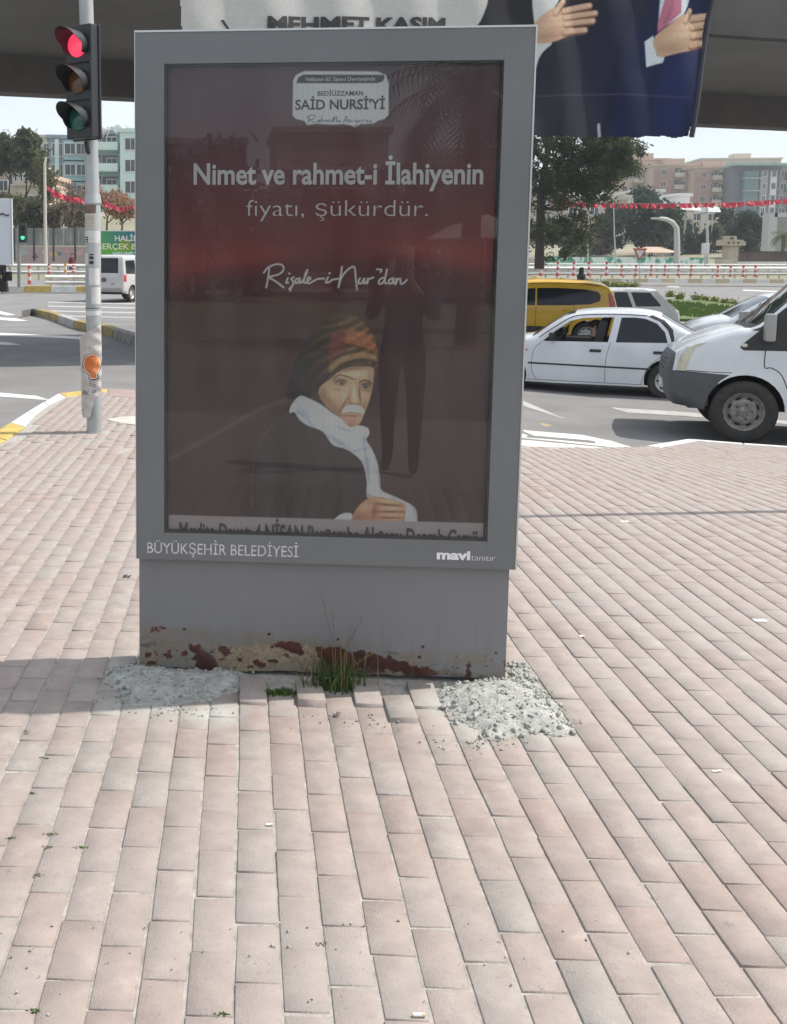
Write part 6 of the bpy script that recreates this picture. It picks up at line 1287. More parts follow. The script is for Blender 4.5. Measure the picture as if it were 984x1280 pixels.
for x in (18, 42.5, 67, 94, 118): q = P(x, 285, 75.0) - b; q2 = P(x, 326, 74.7) - b; MB().box((q.x, -.3, (q.z + q2.z) / 2), (.13, .12, q.z - q2.z)).build('post', M_dpost, fn)
# long green advert board
b = P(150, 322, 64); gb = thing('green_banner_board', 'green and blue advert board with white and yellow capital letters behind the silver van', 'banner', b); p0 = P(124.5, 289, 64) - b; p1 = P(262, 321, 64) - b
gc = Canvas(p0.x, p1.x, p1.z, p0.z, 120, 30, (40, 130, 110)); t_ = np.clip((gc.U - p0.x) / (p1.x - p0.x) * 2.2 + (gc.Z - p1.z) * .1, 0, 1)[..., None]; gc.C = s2l((74, 160, 84)) * (1 - t_) + s2l((18, 84, 122)) * t_
yb = (gc.Z < p1.z + .55) & (gc.U < p0.x + 2.0); gc.C[yb] = s2l((96, 170, 60)); mid = np.abs(gc.Z - (p0.z + p1.z) / 2 + .05) < .36; gc.C[mid & (gc.U > p0.x + 1.2) & (gc.U < p0.x + 1.9)] = s2l((120, 150, 30))
gbo = gc.build('board', mat('advert_print', (1, 1, 1), rough=.6, attr='col'), lambda u, z: (u, 0 * u, z), gb, smooth=False); MB().box(((p0.x + p1.x) / 2, .08, (p0.z + p1.z) / 2), (p1.x - p0.x + .1, .12, p0.z - p1.z + .1)).build('board_frame', M_wfr, gb)
M_brw = mat('board_white', (.75, .76, .76)); M_bry = mat('board_yellow', (.72, .74, .42))
def btext(s, x0, yb_, w_px, cap_px, m): q = P(x0, yb_, 63.9) - b; s_ = 64 / FPX; text_mesh('board_lettering', s, cap_px * s_, w_px * s_, lambda u, v: (q.x + u, -.02, q.z + v), m, gbo, .02)
btext('HALİLİYE', 143.5, 301, 43, 6.6, M_brw); btext('GERÇEK BELEDİYE', 119.5, 311.3, 92, 7, M_bry); btext('MEHMET', 141, 320.4, 31, 5.4, M_brw)
# painted wall, right
b = P(780, 334, 84); rw = thing('mural_wall', 'long low wall with a green and white painted pattern, right background', 'wall', b); p0 = P(672, 321, 84) - b; p1 = P(882, 334, 84) - b
MB().box(((p0.x + p1.x) / 2, .15, (p0.z + p1.z) / 2 - .3), (p1.x - p0.x, .28, p0.z - p1.z + .6)).build('wall', M_wfr, rw)
mc = Canvas(p0.x, p1.x, p1.z, p0.z, 420, 26, (214, 226, 220)); nn_ = fbm(mc.U * 2.6, mc.Z * 2.2, 3, 3); mc.blend((slice(None), slice(None)), np.clip((nn_ - .42) * 9, 0, 1) * np.clip((mc.Z - p1.z) / .5, 0, 1), (58, 150, 122)); mc.blend((slice(None), slice(None)), np.clip((fbm(mc.U * 3.4 + 7, mc.Z * 3, 3, 5) - .55) * 12, 0, 1) * .8, (120, 196, 180))
mc.build('mural', mat('mural_print', (1, 1, 1), rough=.85, attr='col'), lambda u, z: (u, 0 * u, z), rw, smooth=False)
b = P(940, 336, 88); dw = thing('hedge_wall', 'dark brown fence on a low white wall at the right edge', 'wall', b); p0 = P(918, 327, 88) - b; p1 = P(1010, 336, 88) - b; MB().box(((p0.x + p1.x) / 2, 0, (p0.z + p1.z) / 2), (p1.x - p0.x, .2, p0.z - p1.z)).build('low_wall', M_wfr, dw)
for k in range(46): x = 918.5 + k * 2; q = P(x, 315, 88) - b; q2 = P(x, 327, 88) - b; o = MB().box((q.x, 0, (q.z + q2.z) / 2), (.10, .05, q.z - q2.z)).build('picket', mat('brown_picket', (.08, .055, .05), rough=.8), dw)
q = P(918, 314.5, 88) - b; q2 = P(1010, 316, 88) - b; MB().box(((q.x + q2.x) / 2, 0, q.z), (q2.x - q.x, .1, .1)).build('rail', mat('brown_picket', (.08, .055, .05)), dw)
# little stone tower
b = P(912, 336, 86); st = thing('stone_tower', 'small sandstone gate tower with battlements, right background', 'tower', b); s = 86 / FPX
def tb(x0, x1, y0, y1, d, nm, m=M_sand): p = P(x0, y0, 86) - b; q = P(x1, y1, 86) - b; return MB().box(((p.x + q.x) / 2, 0, (p.z + q.z) / 2), (q.x - p.x, d, p.z - q.z)).build(nm, m, st)
tb(907, 918, 306, 337, 1.0, 'shaft'); tb(901.5, 926, 301.5, 307, 1.6, 'gallery'); tb(907, 917, 295, 301.6, 1.0, 'turret'); tb(899, 911, 324, 330, 1.4, 'side_block', M_cream)
for x in (902, 907.5, 913.5, 920): tb(x, x + 3, 299.8, 301.7, 1.7, 'merlon')
for x in (905, 911, 917): p = P(x, 303, 86) - b; MB().box((p.x, -.82, p.z - .05), (.13, .05, .16)).build('arrow_slit', M_dpost, st)
p = P(911.5, 298, 86) - b; MB().box((p.x, -.52, p.z), (.3, .05, .15)).build('window', M_dpost, st)
# grey gateway frame at right edge, brown canopy roof, white tents
b = P(985, 320, 104); gw = thing('gateway', 'large pale grey rectangular gateway at the right picture edge', 'gate', b)
for x0, x1, y0, y1 in ((958, 965, 266, 320), (965, 1060, 266, 272), (1053, 1060, 272, 320)): p = P(x0, y0, 104) - b; q = P(x1, y1, 104) - b; MB().box(((p.x + q.x) / 2, 0, (p.z + q.z) / 2), (q.x - p.x, 1.2, p.z - q.z)).build('beam' if y1 < 300 else 'pillar', mat('pale_grey_cladding', (.47, .48, .47), rough=.6), gw)
p = P(965, 272, 105) - b; q = P(1053, 322, 105) - b; MB().box(((p.x + q.x) / 2, 1.4, (p.z + q.z) / 2), (q.x - p.x, .3, p.z - q.z)).build('infill', mat('pale_infill', (.36, .38, .36), rough=.6), gw)
b = P(817, 321, 96); cn = thing('pavilion', 'low brown canopy roof behind the painted wall', 'pavilion', b); s = 96 / FPX; w = 24 * s
MB().add([(-w, -2, 5 * s), (w, -2, 5 * s), (w, 3, 5 * s), (-w, 3, 5 * s), (-w * .3, .5, 12.5 * s), (w * .3, .5, 12.5 * s)], [(0, 1, 5, 4), (2, 3, 4, 5), (1, 2, 5), (3, 0, 4), (3, 2, 1, 0)]).build('roof', mat('faded_tile', (.44, .33, .25), rough=.9), cn)
for x in (-.8, 0, .8): MB().tube([(x * w, -1.8, -1.5), (x * w, -1.8, 5 * s)], .08, 6).build('post', M_cream, cn)
for i, (x0, x1, y0, y1) in enumerate(((836, 858, 257.5, 263), (858, 868, 259, 264), (876, 892, 259, 266))):
    p = P(x0, y0, 130 + i); q = P(x1, y1, 130 + i); c = (p + q) / 2; o = thing('shade_canopy', ['longest white shade canopy behind the red flags', 'short white shade canopy in the middle of three', 'white shade canopy nearest the thin lamp pole'][i], 'canopy', (c.x, c.y, q.z), 0, 'white canopies'); MB().box((0, 0, (p.z - q.z) / 2), (q.x - p.x, 4, p.z - q.z), taper=.8).build('cover', M_wfr, o); 
    for s_ in (-1, 1): MB().tube([(s_ * (q.x - p.x) * .45, 0, -4), (s_ * (q.x - p.x) * .45, 0, 0)], .07, 6).build('post', M_lamp, o)
# --- bunting
M_flag = mat('bunting_red', (.62, .05, .09), rough=.7)
def bunting(label, pts, n, depth, fw_, fh):
    b = P(pts[0][0], pts[0][1], depth); r = thing('bunting', label, 'bunting', b); pp = spline([(x, y) for x, y in pts], False, 10); q = [P(x, y, depth) - b for x, y in pp]; MB().tube(q, .02, 4).build('cord', mat('cord_red', (.30, .06, .08)), r)
    fm = [MB().add([(-fw_ / 2, 0, 0), (fw_ / 2, .02, 0), (fw_ / 2 * k1, k2, -fh), (-fw_ / 2 * k3, -k2, -fh * .9)], [(0, 1, 2, 3)]).mesh('flag', M_flag, norm=False) for k1, k2, k3 in ((1, .1, .9), (.6, .2, 1.2), (1.3, -.15, .5), (.9, .05, .9))]
    L_ = [0]; 
    for a, c in zip(q[:-1], q[1:]): L_.append(L_[-1] + (c - a).length)
    for k in range(n):
        t = (k + .5 + random.uniform(-.3, .3)) / n * L_[-1]; i = max(0, min(len(q) - 2, int(np.searchsorted(L_, t)) - 1)); f = (t - L_[i]) / max(1e-6, L_[i + 1] - L_[i]); o = link('flag', fm[random.randrange(4)], r, q[i].lerp(q[i + 1], f)); o.rotation_euler = (random.uniform(-.5, .5), random.uniform(-.45, .45), random.uniform(-.8, .8))
bunting('string of small red flags crossing the whole right background', [(690, 251), (740, 253.5), (790, 254.5), (840, 254.5), (900, 253.5), (950, 251), (1010, 247)], 62, 70, .25, .34)
bunting('string of small red flags left of the traffic light pole', [(57, 232), (68, 239), (80, 244), (95, 247), (106, 249)], 14, 68, .26, .34); bunting('short string of red flags between the pole and the poster case', [(128, 250), (140, 256), (152, 259), (163, 258), (176, 254)], 10, 68, .24, .3)
# --- barriers, delineators, kerbs on the far roads
M_gr = mat('guard_rail_white', (.55, .55, .53), rough=.6, var=.2, scale=1.5); M_gro = mat('delineator_red', (.55, .10, .08), rough=.6); M_dor = mat('delineator_orange', (.62, .30, .05), rough=.6)
def rail(label, x0, x1, D0, D1, ys_, yb0, yb1, n, ph):
    b = P(x0, yb0, D0); r = thing('guard_rail', label, 'barrier', b)
    for j, (ya, yc_, h_) in enumerate(ys_): MB().tube([P(x0, ya, D0) - b, P((x0 + x1) / 2, (ya + yc_) / 2, (D0 + D1) / 2) - b, P(x1, yc_, D1) - b], h_, 4).build('rail', M_gr, r)
    for k in range(n):
        t = (k + .5) / n; D = D0 + (D1 - D0) * t; x = x0 + (x1 - x0) * t; yt_ = ys_[0][0] + (ys_[0][1] - ys_[0][0]) * t; yb = yb0 + (yb1 - yb0) * t; p = P(x, yt_, D) - b; q = P(x, yb, D) - b; MB().box(((p.x + q.x) / 2, p.y + .08, (p.z + q.z) / 2), (.10, .08, p.z - q.z)).build('post', M_gr, r)
rail('white two-rail guard rail in front of the green painted wall', 648, 1010, 66, 70, [(335, 335.5, .10), (341.5, 342, .12)], 347, 348.5, 26, 1)
rail('thin upper guard rail just under the painted wall on the right', 648, 1010, 75, 78, [(330, 331, .05), (337, 338, .08)], 342, 343, 22, 1)
rail('white guard rails on the left road between the white panel and the pole', -20, 128, 56, 58, [(331.5, 332, .09), (339.5, 340, .12)], 350, 350, 12, 1); rail('low white rail behind the left striped kerb', 56, 128, 52, 53, [(346, 346.5, .10), (352.5, 353, .12)], 357, 357, 5, 1)
ddm = {}
def delin(label, x, yb, D, h, ca, group):
    b = P(x, yb, D); r = thing('delineator_post', label, 'bollard', b, 0, group)
    if (h, ca) not in ddm:
        s = []; n_ = 5
        for k in range(n_): s.append((MB().tube([(0, 0, h * k / n_), (0, 0, h * (k + 1) / n_)], .075 if k else .10, 10).mesh('band', M_wfr if (k % 2) else (M_gro if ca == 'r' else M_dor), smooth=True)))
        ddm[(h, ca)] = s
    for me in ddm[(h, ca)]: link('band', me, r)
ords = ['leftmost', 'second', 'third', 'fourth', 'fifth', 'sixth', 'seventh', 'eighth', 'ninth', 'tenth', 'eleventh', 'twelfth', 'thirteenth', 'fourteenth', 'fifteenth']
for k, x in enumerate((676, 697, 717, 736, 758, 777, 795, 814, 831, 848, 864, 897, 913, 929, 944)): delin('red and white flexible post, %s from the left in the row below the painted wall' % ords[k], x, 345 + (k > 10), 66, .92 if k < 5 else .72, 'r', 'red and white posts along the right far road')
for k, (x, y, c, h, lab) in enumerate(((37, 355, 'r', .95, 'red and white flexible post right of the far green light'), (61.5, 342, 'r', .5, 'tiny red and white post by the thin lamp pole'), (82, 350, 'o', .85, 'orange and white post on the left road'), (92, 341, 'r', .4, 'tiny red post right of the orange and white one'))): delin(lab, x, y, 53, h, c, None)
# kerbs as far stones
def farkerb(segs, D0, D1, name='kerb'):
    r = setp(link(name, bpy.data.meshes.new(name)), kind='structure')
    for x0, x1, ya, yb, m in segs:
        t0, t1 = (x0 + 40) / 1050, (x1 + 40) / 1050; Da, Db = D0 + (D1 - D0) * t0, D0 + (D1 - D0) * t1; a, c, d, e = P(x0, ya, Da), P(x1, ya, Db), P(x1, yb, Db - .02), P(x0, yb, Da - .02)
        bk = Vector((0, .5, 0)); MB().add([a, c, d, e, a + bk, c + bk, d + bk, e + bk], [(0, 1, 2, 3), (4, 5, 1, 0), (7, 6, 5, 4), (3, 2, 6, 7), (1, 5, 6, 2), (4, 0, 3, 7)]).build('kerbstone', m, r)
farkerb([(-40, 8, 357.5, 365.5, M_kwhite), (8.2, 29.6, 357.5, 365.5, M_kwhite), (29.8, 63.6, 357.5, 365.3, M_yellow), (63.8, 95, 357.8, 365, M_kwhite), (95.2, 128, 358, 365, M_yellow)], 51.5, 51.5)
seg = []; x = 640; k = 0
while x < 1010: seg.append((x, x + 16.8, 347.6 + (x - 640) * .004, 352.2 + (x - 640) * .006, mat('faded_kerb_yellow', (.50, .42, .28), rough=.8) if k % 2 else M_kwhite)); x += 17; k += 1
farkerb(seg, 64.5, 64.5)
# grass median with hedge tufts
M_lawn = mat('lawn_green', (.11, .165, .045), rough=.95, var=.4, scale=1.2, detail=8)
def gpoly(px, z=0): return [tuple(xy(PG(x, y, RD + .1))) for x, y in px]
md = draped('median', gpoly([(650, 398), (800, 398), (905, 399), (935, 392), (917, 380), (880, 375.5), (820, 373), (650, 373)]), M_lawn, .1, 1.5, thick=.25, base=RD); setp(md, kind='structure')
V = []; F = []; blades_mb = MB()
gp_ = gpoly([(770, 394), (905, 397), (915, 384), (840, 377), (770, 377)]); A_ = np.array(gp_)
random.seed(5)
for _ in range(2600):
    x = random.uniform(A_[:, 0].min(), A_[:, 0].max()); y = random.uniform(A_[:, 1].min(), A_[:, 1].max())
    if not pip(np.array(x), np.array(y), gp_): continue
    z = float(gh(x, y)) + RD + .1; w = .05; h_ = random.uniform(.06, .2); dx = random.gauss(0, .05); blades_mb.add([(x - w, y, z), (x + w, y, z), (x + dx, y, z + h_)], [(0, 1, 2)])
setp(blades_mb.build('lawn_grass', leafmat('lawn_blades', (.11, .17, .045), .5, 2), norm=False), 'short bright green lawn grass on the median', 'grass', None, 'stuff')
hx_ = [(745, 356, 6), (756, 355, 6), (768, 356, 7), (780, 357, 8), (792, 357, 7), (838, 368, 4), (850, 371, 4), (871, 372, 6), (882, 374, 4), (893, 376, 5), (906, 378, 4), (917, 379, 4), (872, 391, 8), (730, 354, 5), (700, 352, 5)]
hl = ['behind the person in black', 'second right of the person in black', 'third in the yellow row behind the estate car', 'fourth in the yellow row behind the estate car', 'last in the yellow row behind the estate car', 'at the left rear edge of the lawn', 'second on the rear edge of the lawn', 'largest dark one on the rear edge of the lawn', 'right of the largest on the rear edge of the lawn', 'in the middle of the rear edge of the lawn', 'near the right end of the lawn edge', 'last at the right end of the lawn edge', 'at the front of the lawn near the white car', 'just left of the person in black', 'hidden low one above the taxi roof']
for k, (x, y, w) in enumerate(hx_):
    D = 56 if y < 360 else (52 if y < 380 else 42); g = PG(x, y + 3, RD); D = min(58, max(30, g.y)); b = P(x, y + 3, D); r = thing('shrub', 'low yellow green shrub, ' + hl[k], 'shrub', b, 0, 'low shrubs on the median'); s = D / FPX
    V, F = leaves([((0, 0, 2.2 * s), (w * s, w * s * .7, 3.4 * s), 70)], .05, 3, .5); link('leaves', npmesh('leaves', V, F, M_hedge), r); MB().tube([(0, 0, -.2), (0, 0, 3 * s)], .03, 5).build('stem', M_bark, r)
# ================================================================== overpass
A_ = PZ(0, 120, 5.0); B_ = PZ(984, 164, 5.0); E_ = (B_ - A_).normalized(); NB = Vector((-E_.y, E_.x, 0))
if NB.y < 0: NB = -NB
S_ = PG(0, 456, RD); S_ = S_ + SUND * ((5.72 - S_.z) / SUND.z); wid = (A_ - S_).dot(NB)
wid = max(4.0, min(12, wid)); org = A_ - E_ * 45
br = thing('overpass', 'dark concrete overpass crossing the whole top of the picture above the road', 'bridge', (org.x, org.y, 0), math.atan2(E_.y, E_.x))
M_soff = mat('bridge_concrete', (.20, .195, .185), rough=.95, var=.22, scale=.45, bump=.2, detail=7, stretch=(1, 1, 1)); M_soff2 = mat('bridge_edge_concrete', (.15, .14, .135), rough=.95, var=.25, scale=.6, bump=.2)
LB = 125.
def bb_(x0, x1, y0, y1, z0, z1, nm, m): return MB().box(((x0 + x1) / 2, (y0 + y1) / 2, (z0 + z1) / 2), (x1 - x0, y1 - y0, z1 - z0)).build(nm, m, br)
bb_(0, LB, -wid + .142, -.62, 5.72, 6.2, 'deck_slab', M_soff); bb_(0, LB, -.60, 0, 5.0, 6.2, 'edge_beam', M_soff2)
bb_(0, LB, -wid - .1, -wid + .14, 5.66, 7.2, 'parapet', mat('shade_toned_fascia', (.085, .083, .08), rough=.95, var=.3, scale=.6)); bb_(0, LB, -.25, .0, 6.212, 7.2, 'parapet', M_soff)  # near parapet: shade put into its colour, darker than the other concrete
for x in (28, 84): bb_(x - .7, x + .7, -wid * .75, -wid * .35, -.8, 5.71, 'pier', M_conc)
# --- banner hanging from the near edge
pl0 = A_ - NB * (wid + .22)
def bnp(x, y):
    d = Vector(pray(x, y)); o = Vector(EYEV); return o + d * ((pl0 - o).dot(NB) / d.dot(NB))
cor = [bnp(232, 168), bnp(858, 172), bnp(905, -86), bnp(216, -86)]
def b2(x, y): p = bnp(x, y); return (p - pl0).dot(E_), p.z
cu_ = [b2(232, 168), b2(858, 172), b2(905, -86), b2(216, -86)]
bw = Canvas(min(c[0] for c in cu_) - .05, max(c[0] for c in cu_) + .05, min(c[1] for c in cu_) - .1, max(c[1] for c in cu_), 560, 240, (186, 186, 182), tf=lambda x, y: b2(540 + x / 2.216, y / 2.216))
bw.C *= (1 + .05 * (fbm(bw.U * 1.2, bw.Z * 1.5, 4, 2)[..., None] - .5))
bf = lambda q, c, a=1, so=None, sm=True: bw.fill(q, c, a, so, sm)
bf([(118, 90), (130, 60), (150, 10), (190, -120), (480, -160), (500, 60), (420, 200), (470, 420), (285, 420), (285, 120), (240, 95)], (40, 41, 46), 1, None, True)
bf([(118, 90), (160, 75), (285, 78), (290, 200), (250, 330), (180, 420), (60, 420), (70, 250)], (40, 41, 46))
bf([(281, -40), (352, -40), (345, 10), (290, 62), (281, 60)], (196, 198, 194)); bf([(286, 122), (326, 120), (300, 170), (290, 240), (284, 240)], (190, 194, 192))
bf([(285, 190), (330, 122), (400, 95), (460, 40), (470, -80), (800, -90), (785, 0), (760, 90), (725, 260), (700, 400), (285, 400)], (36, 38, 50)); 
bf([(520, 120), (600, 40), (640, -80), (790, -90), (775, 30), (742, 150), (716, 300), (700, 400), (480, 400), (500, 260)], (25, 31, 66), .95, .5); bf([(640, 180), (740, 150), (716, 300), (700, 380), (640, 380)], (32, 42, 90), .6, .5)
bf([(285, 260), (420, 200), (480, 300), (470, 400), (285, 400)], (44, 46, 54), .8, .3); bf([(420, 60), (540, 20), (560, 200), (480, 380), (440, 300)], (26, 30, 56), .6, .4)
def hpaint(ox, palm, fingers, fw, skin_, dark, lite):
    bw.tf = lambda x, y: b2(ox + x / 6.15, y / 6.15); m1 = abs(b2(700, 60)[0] - b2(701, 60)[0]) / 6.15
    bw.fill(palm, skin_, 1, .02)
    for a, b, w in fingers:
        bw.line([(a[0], a[1] + w * .22), (b[0], b[1] + w * .22)], w * m1 * 1.02, dark, .9, .015); bw.line([a, ((a[0] + b[0]) / 2, (a[1] + b[1]) / 2 - 3), b], w * m1 * .82, skin_, 1, .015); bw.line([a, ((a[0] + b[0]) / 2, (a[1] + b[1]) / 2 - w * .2), b], w * m1 * .3, lite, .6, .03); bw.line([(b[0] - w * .15, b[1] - w * .05), b], w * m1 * .4, (226, 206, 186), .55, .02)
    c = np.mean(palm, axis=0); bw.fill([tuple(c + (np.array(p) - c) * .55 + [0, -14]) for p in palm], lite, .5, .16); bw.fill([tuple(c + (np.array(p) - c) * [.9, .35] + [0, 75]) for p in palm], dark, .3, .14)
    for a, b, w in fingers[:4]: bw.line([(a[0] - 120, a[1] + (b[1] - a[1]) * -.5 + w * .5), (a[0] + 10, a[1] + w * .5)], .015, dark, .25, .05)
bw.tf = lambda x, y: b2(760 + x / 6.15, y / 6.15)
bf([(285, 320), (345, 275), (362, 350), (375, 430), (425, 440), (415, 482), (300, 514)], (196, 204, 206), 1, .02, False)
bf([(392, -60), (400, -60), (640, -60), (612, 40), (575, 110), (450, 190), (384, 215), (384, 120)], (196, 204, 206), 1, .02, False); bf([(440, -60), (560, -60), (552, 100), (470, 170), (378, 250), (376, 190), (398, 90)], (176, 108, 128), 1, .02, False); bw.line([(490, -40), (470, 80), (420, 180)], .03, (130, 74, 96), .6, .05)
hpaint(760, [(372, 405), (346, 330), (366, 275), (455, 195), (560, 120), (640, 112), (705, 150), (700, 300), (660, 375), (520, 412), (400, 440)], [((640, 142), (795, 124), 56), ((640, 205), (775, 186), 54), ((640, 275), (760, 256), 54), ((620, 352), (725, 332), 50), ((585, 160), (628, 82), 44)], 50, (188, 156, 128), (116, 84, 66), (206, 178, 150))
hpaint(600, [(400, 215), (425, 165), (500, 95), (570, 60), (640, 60), (700, 100), (720, 180), (690, 262), (540, 328), (440, 336), (402, 310)], [((640, 84), (842, 42), 44), ((650, 134), (884, 100), 42), ((650, 184), (870, 158), 42), ((640, 250), (815, 226), 42), ((570, 100), (640, 8), 42)], 40, (190, 156, 130), (112, 82, 66), (208, 178, 152))
bw.tf = lambda x, y: b2(540 + x / 2.216, y / 2.216)
for q in ([(560, 0), (520, 120), (500, 260), (480, 380)], [(620, 190), (600, 300), (590, 380)], [(330, 130), (360, 260), (350, 380)], [(740, 160), (700, 260), (690, 380)]): bw.line(q, .06, (14, 16, 30), .5, .15)
bw.line([(468, 345), (470, 380)], .05, (190, 190, 190), .8, .03); bw.line([(285, 268), (420, 262), (560, 262), (700, 272)], .015, (90, 92, 110), .5, .03)
bw.C *= (1 + .10 * (fbm(bw.U * 6, bw.Z * 7, 4, 12)[..., None] - .5)) * (1 + .05 * rng.normal(size=bw.C.shape[:2])[..., None])
u0_, u1_ = cu_[0][0], cu_[1][0]
def bwave(u, z):
    return .06 * np.sin(u * 1.7 + .4) * np.clip((5.9 - z) / 2.0, 0, 1) + .03 * np.sin(u * 5 + z * 1.4) + .05 * fbm(u * .9, z * .8, 3, 7)
def bfn(u, z):
    d = bwave(u, z); return (pl0.x + E_.x * u - NB.x * d, pl0.y + E_.y * u - NB.y * d, z)
def bkeep(u, z):
    t = np.clip((z - cu_[1][1]) / (cu_[2][1] - cu_[1][1]), 0, 1); right = cu_[1][0] + (cu_[2][0] - cu_[1][0]) * t + .05 * np.sin(z * 3); left = cu_[0][0] + (cu_[3][0] - cu_[0][0]) * t
    low = cu_[0][1] + (cu_[1][1] - cu_[0][1]) * (u - u0_) / (u1_ - u0_) + .012 * np.sin(u * 7) + .01 * np.sin(u * 17); return (u < right) & (u > left) & (z > low)
bn_ = thing('hanging_banner', 'large cloth banner showing two suited men, hung from the overpass', 'banner', (0, 0, 0))
cl_ = bw.build('cloth', mat('banner_print', (1, 1, 1), rough=.75, attr='col', spec=.2), bfn, bn_, keep=bkeep); q0 = b2(332, 40); q1 = b2(556, 40); capm = b2(332, 21.5)[1] - q0[1]
text_mesh('banner_lettering', 'MEHMET KASIM', capm, q1[0] - q0[0], lambda u, v: Vector(bfn(np.float64(q0[0] + u), np.float64(q0[1] + v + u * (q1[1] - q0[1]) / (q1[0] - q0[0])))) - NB * .03, mat('banner_black', (.03, .03, .032), rough=.7), cl_, .045, 1.0)
bw2 = [b2(x, y) for x, y in ((275, 26), (284, 38), (287, 37), (279, 25))]; MB().add([Vector(bfn(np.float64(a), np.float64(b))) - NB * .03 for a, b in bw2], [(0, 1, 2, 3)]).build('banner_stroke', mat('banner_black', (.03, .03, .03)), cl_, norm=False)
# rolled side hem and ropes
hem = [Vector(bfn(np.float64(cu_[1][0] + (cu_[2][0] - cu_[1][0]) * t + .02), np.float64(cu_[1][1] + (cu_[2][1] - cu_[1][1]) * t))) for t in np.linspace(0, 1, 16)]
MB().tube(hem, .045, 6).build('rolled_hem', mat('hem_dark', (.03, .032, .045), rough=.7), bn_, smooth=True)
for x in (300, 450, 600, 750, 880): p = bnp(x, -84); MB().tube([p, p + NB * .25 + Vector((0, 0, .6))], .012, 5).build('rope', M_lamp, bn_)

# ================================================================== people
def skin(name, pts, edges, m, parent, matfn=None, mats=None, sub=1):
    """pts: [(x, y, z, radius)]: one continuous skinned surface"""
    me = bpy.data.meshes.new(name); me.from_pydata([p[:3] for p in pts], edges, []); o = bpy.data.objects.new(name, me); COL.objects.link(o)
    sm = o.modifiers.new('s', 'SKIN'); sm.use_smooth_shade = True
    for i, p in enumerate(pts):
        r = p[3]; me.skin_vertices[0].data[i].radius = (r, r) if not isinstance(r, tuple) else r
    me.skin_vertices[0].data[0].use_root = True; ss = o.modifiers.new('b', 'SUBSURF'); ss.levels = sub; ss.render_levels = sub
    dg = bpy.context.evaluated_depsgraph_get(); m2 = bpy.data.meshes.new_from_object(o.evaluated_get(dg)); bpy.data.objects.remove(o)
    m2.materials.clear()
    for q in (mats or [m]): m2.materials.append(q)
    m2.name = name
    if matfn:
        for p in m2.polygons: p.material_index = matfn(p.center)
    m2.polygons.foreach_set('use_smooth', [True] * len(m2.polygons)); return link(name, m2, parent)
M_skin = mat('skin', (.50, .33, .25), rough=.6); M_hair = mat('dark_hair', (.02, .016, .014), rough=.8); M_navy = mat('navy_cloth', (.03, .035, .07), rough=.9); M_blkc = mat('black_cloth', (.010, .010, .012), rough=.95); M_mar = mat('maroon_cloth', (.14, .02, .03), rough=.9); M_shoe = mat('black_shoe', (.015, .015, .015), rough=.5)
def hand(P_, E__, base, wr, dirv, side, curl=.4, s=1.0):
    """adds palm, thumb and four fingers to the skeleton lists, starting at vertex index wr"""
    d = Vector(dirv).normalized(); sv = Vector(side).normalized(); dn = d.cross(sv).normalized(); w = Vector(base)
    pc_ = w + d * .05 * s; P_.append((*pc_, .026 * s)); ip = len(P_) - 1; E__.append((wr, ip))
    for k, (o_, L) in enumerate(((-.027, .068), (-.009, .078), (.009, .073), (.027, .056))):
        a = pc_ + d * .04 * s + sv * o_ * s; b_ = a + (d * math.cos(curl) + dn * math.sin(curl)) * L * .5 * s; c_ = b_ + (d * math.cos(curl * 2.2) + dn * math.sin(curl * 2.2)) * L * .5 * s
        for v, r in ((a, .0095), (b_, .0085), (c_, .0065)): P_.append((*v, r * s)); E__.append((ip if v is a else len(P_) - 2, len(P_) - 1))
    a = w + d * .03 * s - sv * .03 * s; b_ = a - sv * .022 * s + d * .03 * s + dn * .012 * s
    for v, r in ((a, .011), (b_, .0085)): P_.append((*v, r * s)); E__.append((ip if v is a else len(P_) - 2, len(P_) - 1))
